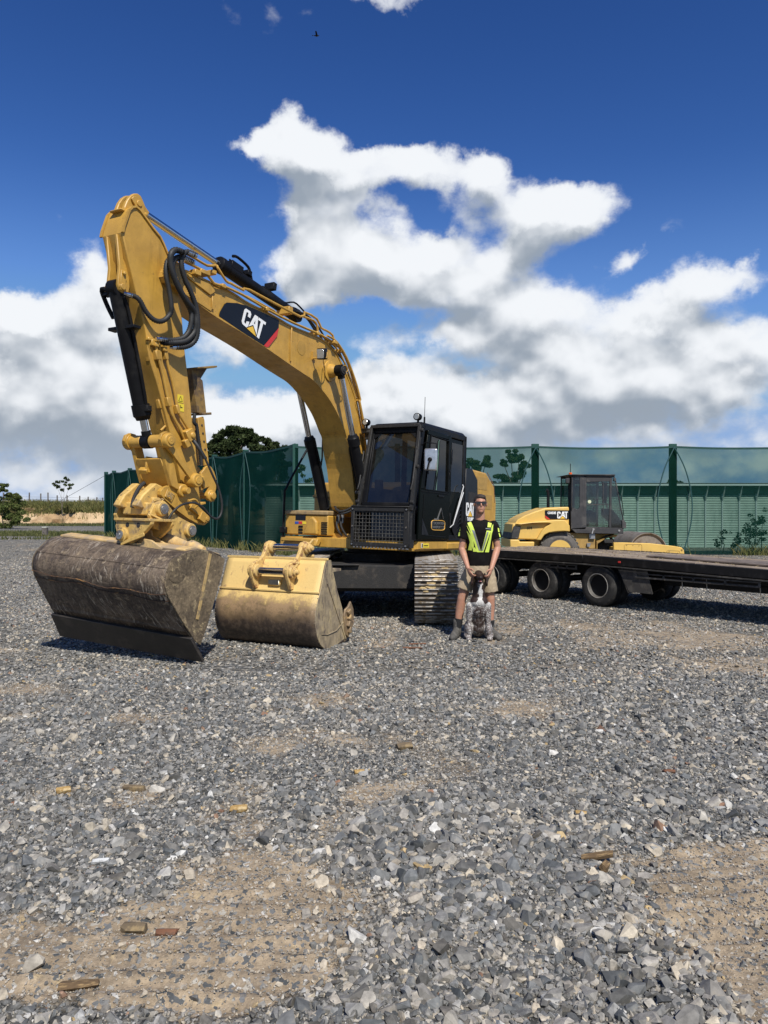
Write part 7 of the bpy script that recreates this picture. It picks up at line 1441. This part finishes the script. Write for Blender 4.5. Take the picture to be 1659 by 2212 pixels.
# printed patches laid on the cloth
dg = bpy.context.evaluated_depsgraph_get()
def decal(name, quads, target, m_, parent, off=.0035, nn=8, dirv=(0, 1, 0)):
    bv = BVHTree.FromPolygons([v.co for v in target.data.vertices], [p.vertices for p in target.data.polygons]); d = Vector(dirv).normalized()
    for q in quads:
        A = [Vector(mp(*p)) for p in q]; rows = []; ok = True
        n1 = max(2, int((A[1]-A[0]).length/.016)+1); n2 = max(2, int((A[3]-A[0]).length/.016)+1)
        for j in range(n2+1):
            r = []
            for i in range(n1+1):
                s, t = i/n1, j/n2; p = A[0]*(1-s)*(1-t)+A[1]*s*(1-t)+A[2]*s*t+A[3]*(1-s)*t; hit = bv.ray_cast(p-d*.6, d)[0]
                if hit is None: hit = bv.find_nearest(p)[0]
                r.append(hit-d*off)
            rows.append(r)
        obj(name, MB().grid(rows), m_, parent, fix=False, ang=80)
def mc(x, y): return (.691+.000938*x, 1.927-.000938*y)
Q = lambda *p: [mc(*a) for a in p]
HVQ = [Q((385, 495), (435, 480), (560, 885), (505, 885)), Q((372, 525), (384, 545), (455, 690), (440, 720)), Q((372, 600), (430, 680), (450, 720), (415, 760)), Q((415, 745), (455, 700), (465, 800), (455, 860)), Q((390, 860), (440, 862), (430, 720), (415, 740)), Q((452, 830), (475, 820), (515, 880), (455, 878)),
       Q((560, 885), (590, 885), (690, 600), (632, 595)), Q((660, 485), (712, 500), (695, 555), (645, 550)), Q((700, 560), (730, 510), (725, 590), (690, 680)), Q((612, 885), (668, 888), (690, 760), (672, 690)), Q((668, 700), (690, 760), (712, 600), (690, 600))]
decal('hi_vis_patch', HVQ, shirt, HIV, shirt)
decal('reflective_strip', [Q((436, 585), (470, 598), (552, 865), (532, 865)), Q((566, 865), (586, 865), (660, 615), (638, 612))], shirt, REFL, shirt, .0055)
decal('chest_print', [Q((620, 563), (700, 572), (698, 582), (620, 573))], shirt, REFL, shirt, .007)
for q in ([(.947, 1.41, 0), (.968, 1.415, 0), (.962, 1.36, 0), (.945, 1.355, 0)], [(.944, 1.345, 0), (.960, 1.35, 0), (.956, 1.30, 0), (.938, 1.295, 0)], [(1.433, 1.40, 0), (1.452, 1.395, 0), (1.458, 1.345, 0), (1.438, 1.35, 0)], [(1.443, 1.335, 0), (1.460, 1.33, 0), (1.470, 1.285, 0), (1.455, 1.285, 0)]): decal('sleeve_patch', [q], shirt, HIV, shirt)
# ------------------------------------------------------------------ dog, sitting between the man's boots
DX, DY = 1.185, 9.50
dog = thing('dog', 'brown and white speckled pointer dog sitting in front of the man with open mouth', 'dog', (DX, DY, 0))
def dp_(x, y, Y=0.): a, c = mc(x, y); return (a-DX, Y, c)
DM = bpy.data.materials.new('pointer_coat'); DM.use_nodes = True; n = DM.node_tree; n.nodes.clear(); b = NB(n)
tc = b.n('ShaderNodeTexCoord'); v = tc.outputs['Object']; s3 = b.n('ShaderNodeSeparateXYZ'); b.put(s3.inputs[0], b.vm('ADD', v, b.scale(b.vm('SUBTRACT', b.noise(v, 30, 3, col=True), (.5, .5, .5)), .06)))
def blob(cx, cz, rx, rz_): 
    u = b.math('DIVIDE', b.math('SUBTRACT', s3.outputs[0], cx), rx); w = b.math('DIVIDE', b.math('SUBTRACT', s3.outputs[2], cz), rz_); return b.ss(b.math('ADD', b.math('MULTIPLY', u, u), b.math('MULTIPLY', w, w)), 1.15, .85)
spk = b.ss(b.noise(v, 62, 3, .75), .42, .52); spk2 = b.ss(b.noise(v, 28, 4, .7), .44, .56)
BR = c4((.028, .013, .008)); WH = c4((.66, .64, .60))
lowm = b.ss(s3.outputs[2], .50, .40)
c = b.mix(b.math('MULTIPLY', spk, b.math('MULTIPLY_ADD', lowm, .66, .26)), WH, c4((.075, .055, .048)))
c = b.mix(b.math('MULTIPLY', b.math('MULTIPLY', spk2, .8), b.ss(s3.outputs[2], .47, .38)), c, c4((.14, .11, .10)))
for q in ((.0, .29, .085, .13), (.0, .14, .07, .16)): c = b.mix(b.math('MULTIPLY', blob(*q), b.ss(spk2, 0, 1, .55, .95)), c, BR)
for q in ((-.095, .575, .085, .105), (.085, .545, .052, .085), (-.08, .66, .075, .07), (.085, .66, .06, .07)): c = b.mix(blob(*q), c, BR)
c = b.mix(b.ss(s3.outputs[2], .70, .725), c, BR)
p = b.n('ShaderNodeBsdfPrincipled'); b.put(p.inputs['Base Color'], c); p.inputs['Roughness'].default_value = .6
bp = b.n('ShaderNodeBump'); bp.inputs['Distance'].default_value = .003; b.put(bp.inputs['Height'], b.noise(v, 160, 3)); b.put(p.inputs['Normal'], bp.outputs[0])
o = b.n('ShaderNodeOutputMaterial'); n.links.new(p.outputs[0], o.inputs[0])
m = MB()
ell(m, (-.0, .02, .40), (.112, .115, .16)); ell(m, (0, .07, .27), (.092, .12, .19)); ell(m, (0, .13, .16), (.118, .16, .14)); ell(m, (-.0, -.02, .48), (.112, .09, .09))
capsule(m, (0, .0, .50), (-.005, -.04, .70), .088, .066); 
for s in (-1, 1):
    ell(m, (s*.125, .06, .12), (.055, .14, .115)); capsule(m, (s*.15, -.0, .06), (s*.135, -.10, .025), .038, .026)          # haunch and hind foot
    x = s*.118; capsule(m, (x*.9, -.01, .43), (x, .0, .25), .052, .036); capsule(m, (x, .0, .25), (x*1.03, -.02, .06), .033, .025); capsule(m, (x*1.03, -.02, .05), (x*1.05, -.07, .030), .029, .027)
    for t in (-1, 0, 1): capsule(m, (x*1.05+t*.016, -.075, .026), (x*1.05+t*.019, -.10, .020), .013, .012, 8)
# head, tipped back: skull behind, muzzle up and forward, jaw open
ell(m, (-.005, -.05, .80), (.066, .075, .066)); ell(m, (-.005, -.03, .84), (.048, .055, .035)); capsule(m, (-.005, -.09, .80), (-.004, -.20, .792), .046, .030); capsule(m, (-.005, -.08, .755), (-.004, -.165, .728), .034, .021)
ell(m, (-.005, -.10, .825), (.042, .04, .028))
body = fuse('body', m, DM, dog, .0072, 3, .5)
DBR = mat('dog_brown', (.030, .014, .009), .55, var=.2, bump=.002, bs=90)
for s in (-1, 1):
    e = MB(); ell(e, (s*.083-.004, -.065, .770), (.018, .045, .078), Euler((.1, s*-.22, 0)).to_matrix()); ell(e, (s*.092-.004, -.07, .722), (.017, .040, .048), Euler((.1, s*-.15, 0)).to_matrix()); fuse('ear', e, DBR, dog, .006, 2, .5)
    e = MB(); ell(e, (s*.030-.005, -.118, .835), (.0085, .0085, .0075)); obj('eye', e, mat('dog_eye', (.02, .01, .005), .1, var=0), dog)
e = MB(); ell(e, (-.004, -.226, .800), (.019, .014, .014)); obj('nose', e, mat('dog_nose', (.02, .014, .012), .35, var=0), dog)
e = MB(); ell(e, (-.004, -.150, .762), (.026, .050, .014)); obj('mouth', e, mat('mouth_dark', (.03, .01, .01), .6, var=0), dog)
e = MB(); ell(e, (-.004, -.165, .750), (.021, .050, .009)); obj('tongue', e, mat('tongue_pink', (.55, .20, .18), .4, var=.05), dog)
e = MB()
for k in range(9): t = -1.1+k*.275; e.lathe((-.004+.023*math.sin(t), -.150-.040*math.cos(t), .746), (0, -.2, 1), [(0, .004), (.012, .001)], 6)
obj('lower_teeth', e, mat('teeth', (.75, .73, .66), .35, var=0), dog)
e = MB(); e.tube([(.0, .24, .05), (.10, .30, .03), (.2, .30, .02)], [.022, .016, .008], 8); obj('tail', e, DBR, dog)
# ------------------------------------------------------------------ at most thing > part > sub-part
bpy.context.view_layer.update()
def depth(o):
    d = 0
    while o.parent is not None: o = o.parent; d += 1
    return d
for o in list(S.objects):
    while depth(o) > 2:
        g_ = o.parent.parent; m = o.matrix_world.copy(); ml = o.parent.matrix_local @ o.matrix_local; o.parent = g_; o.matrix_local = ml
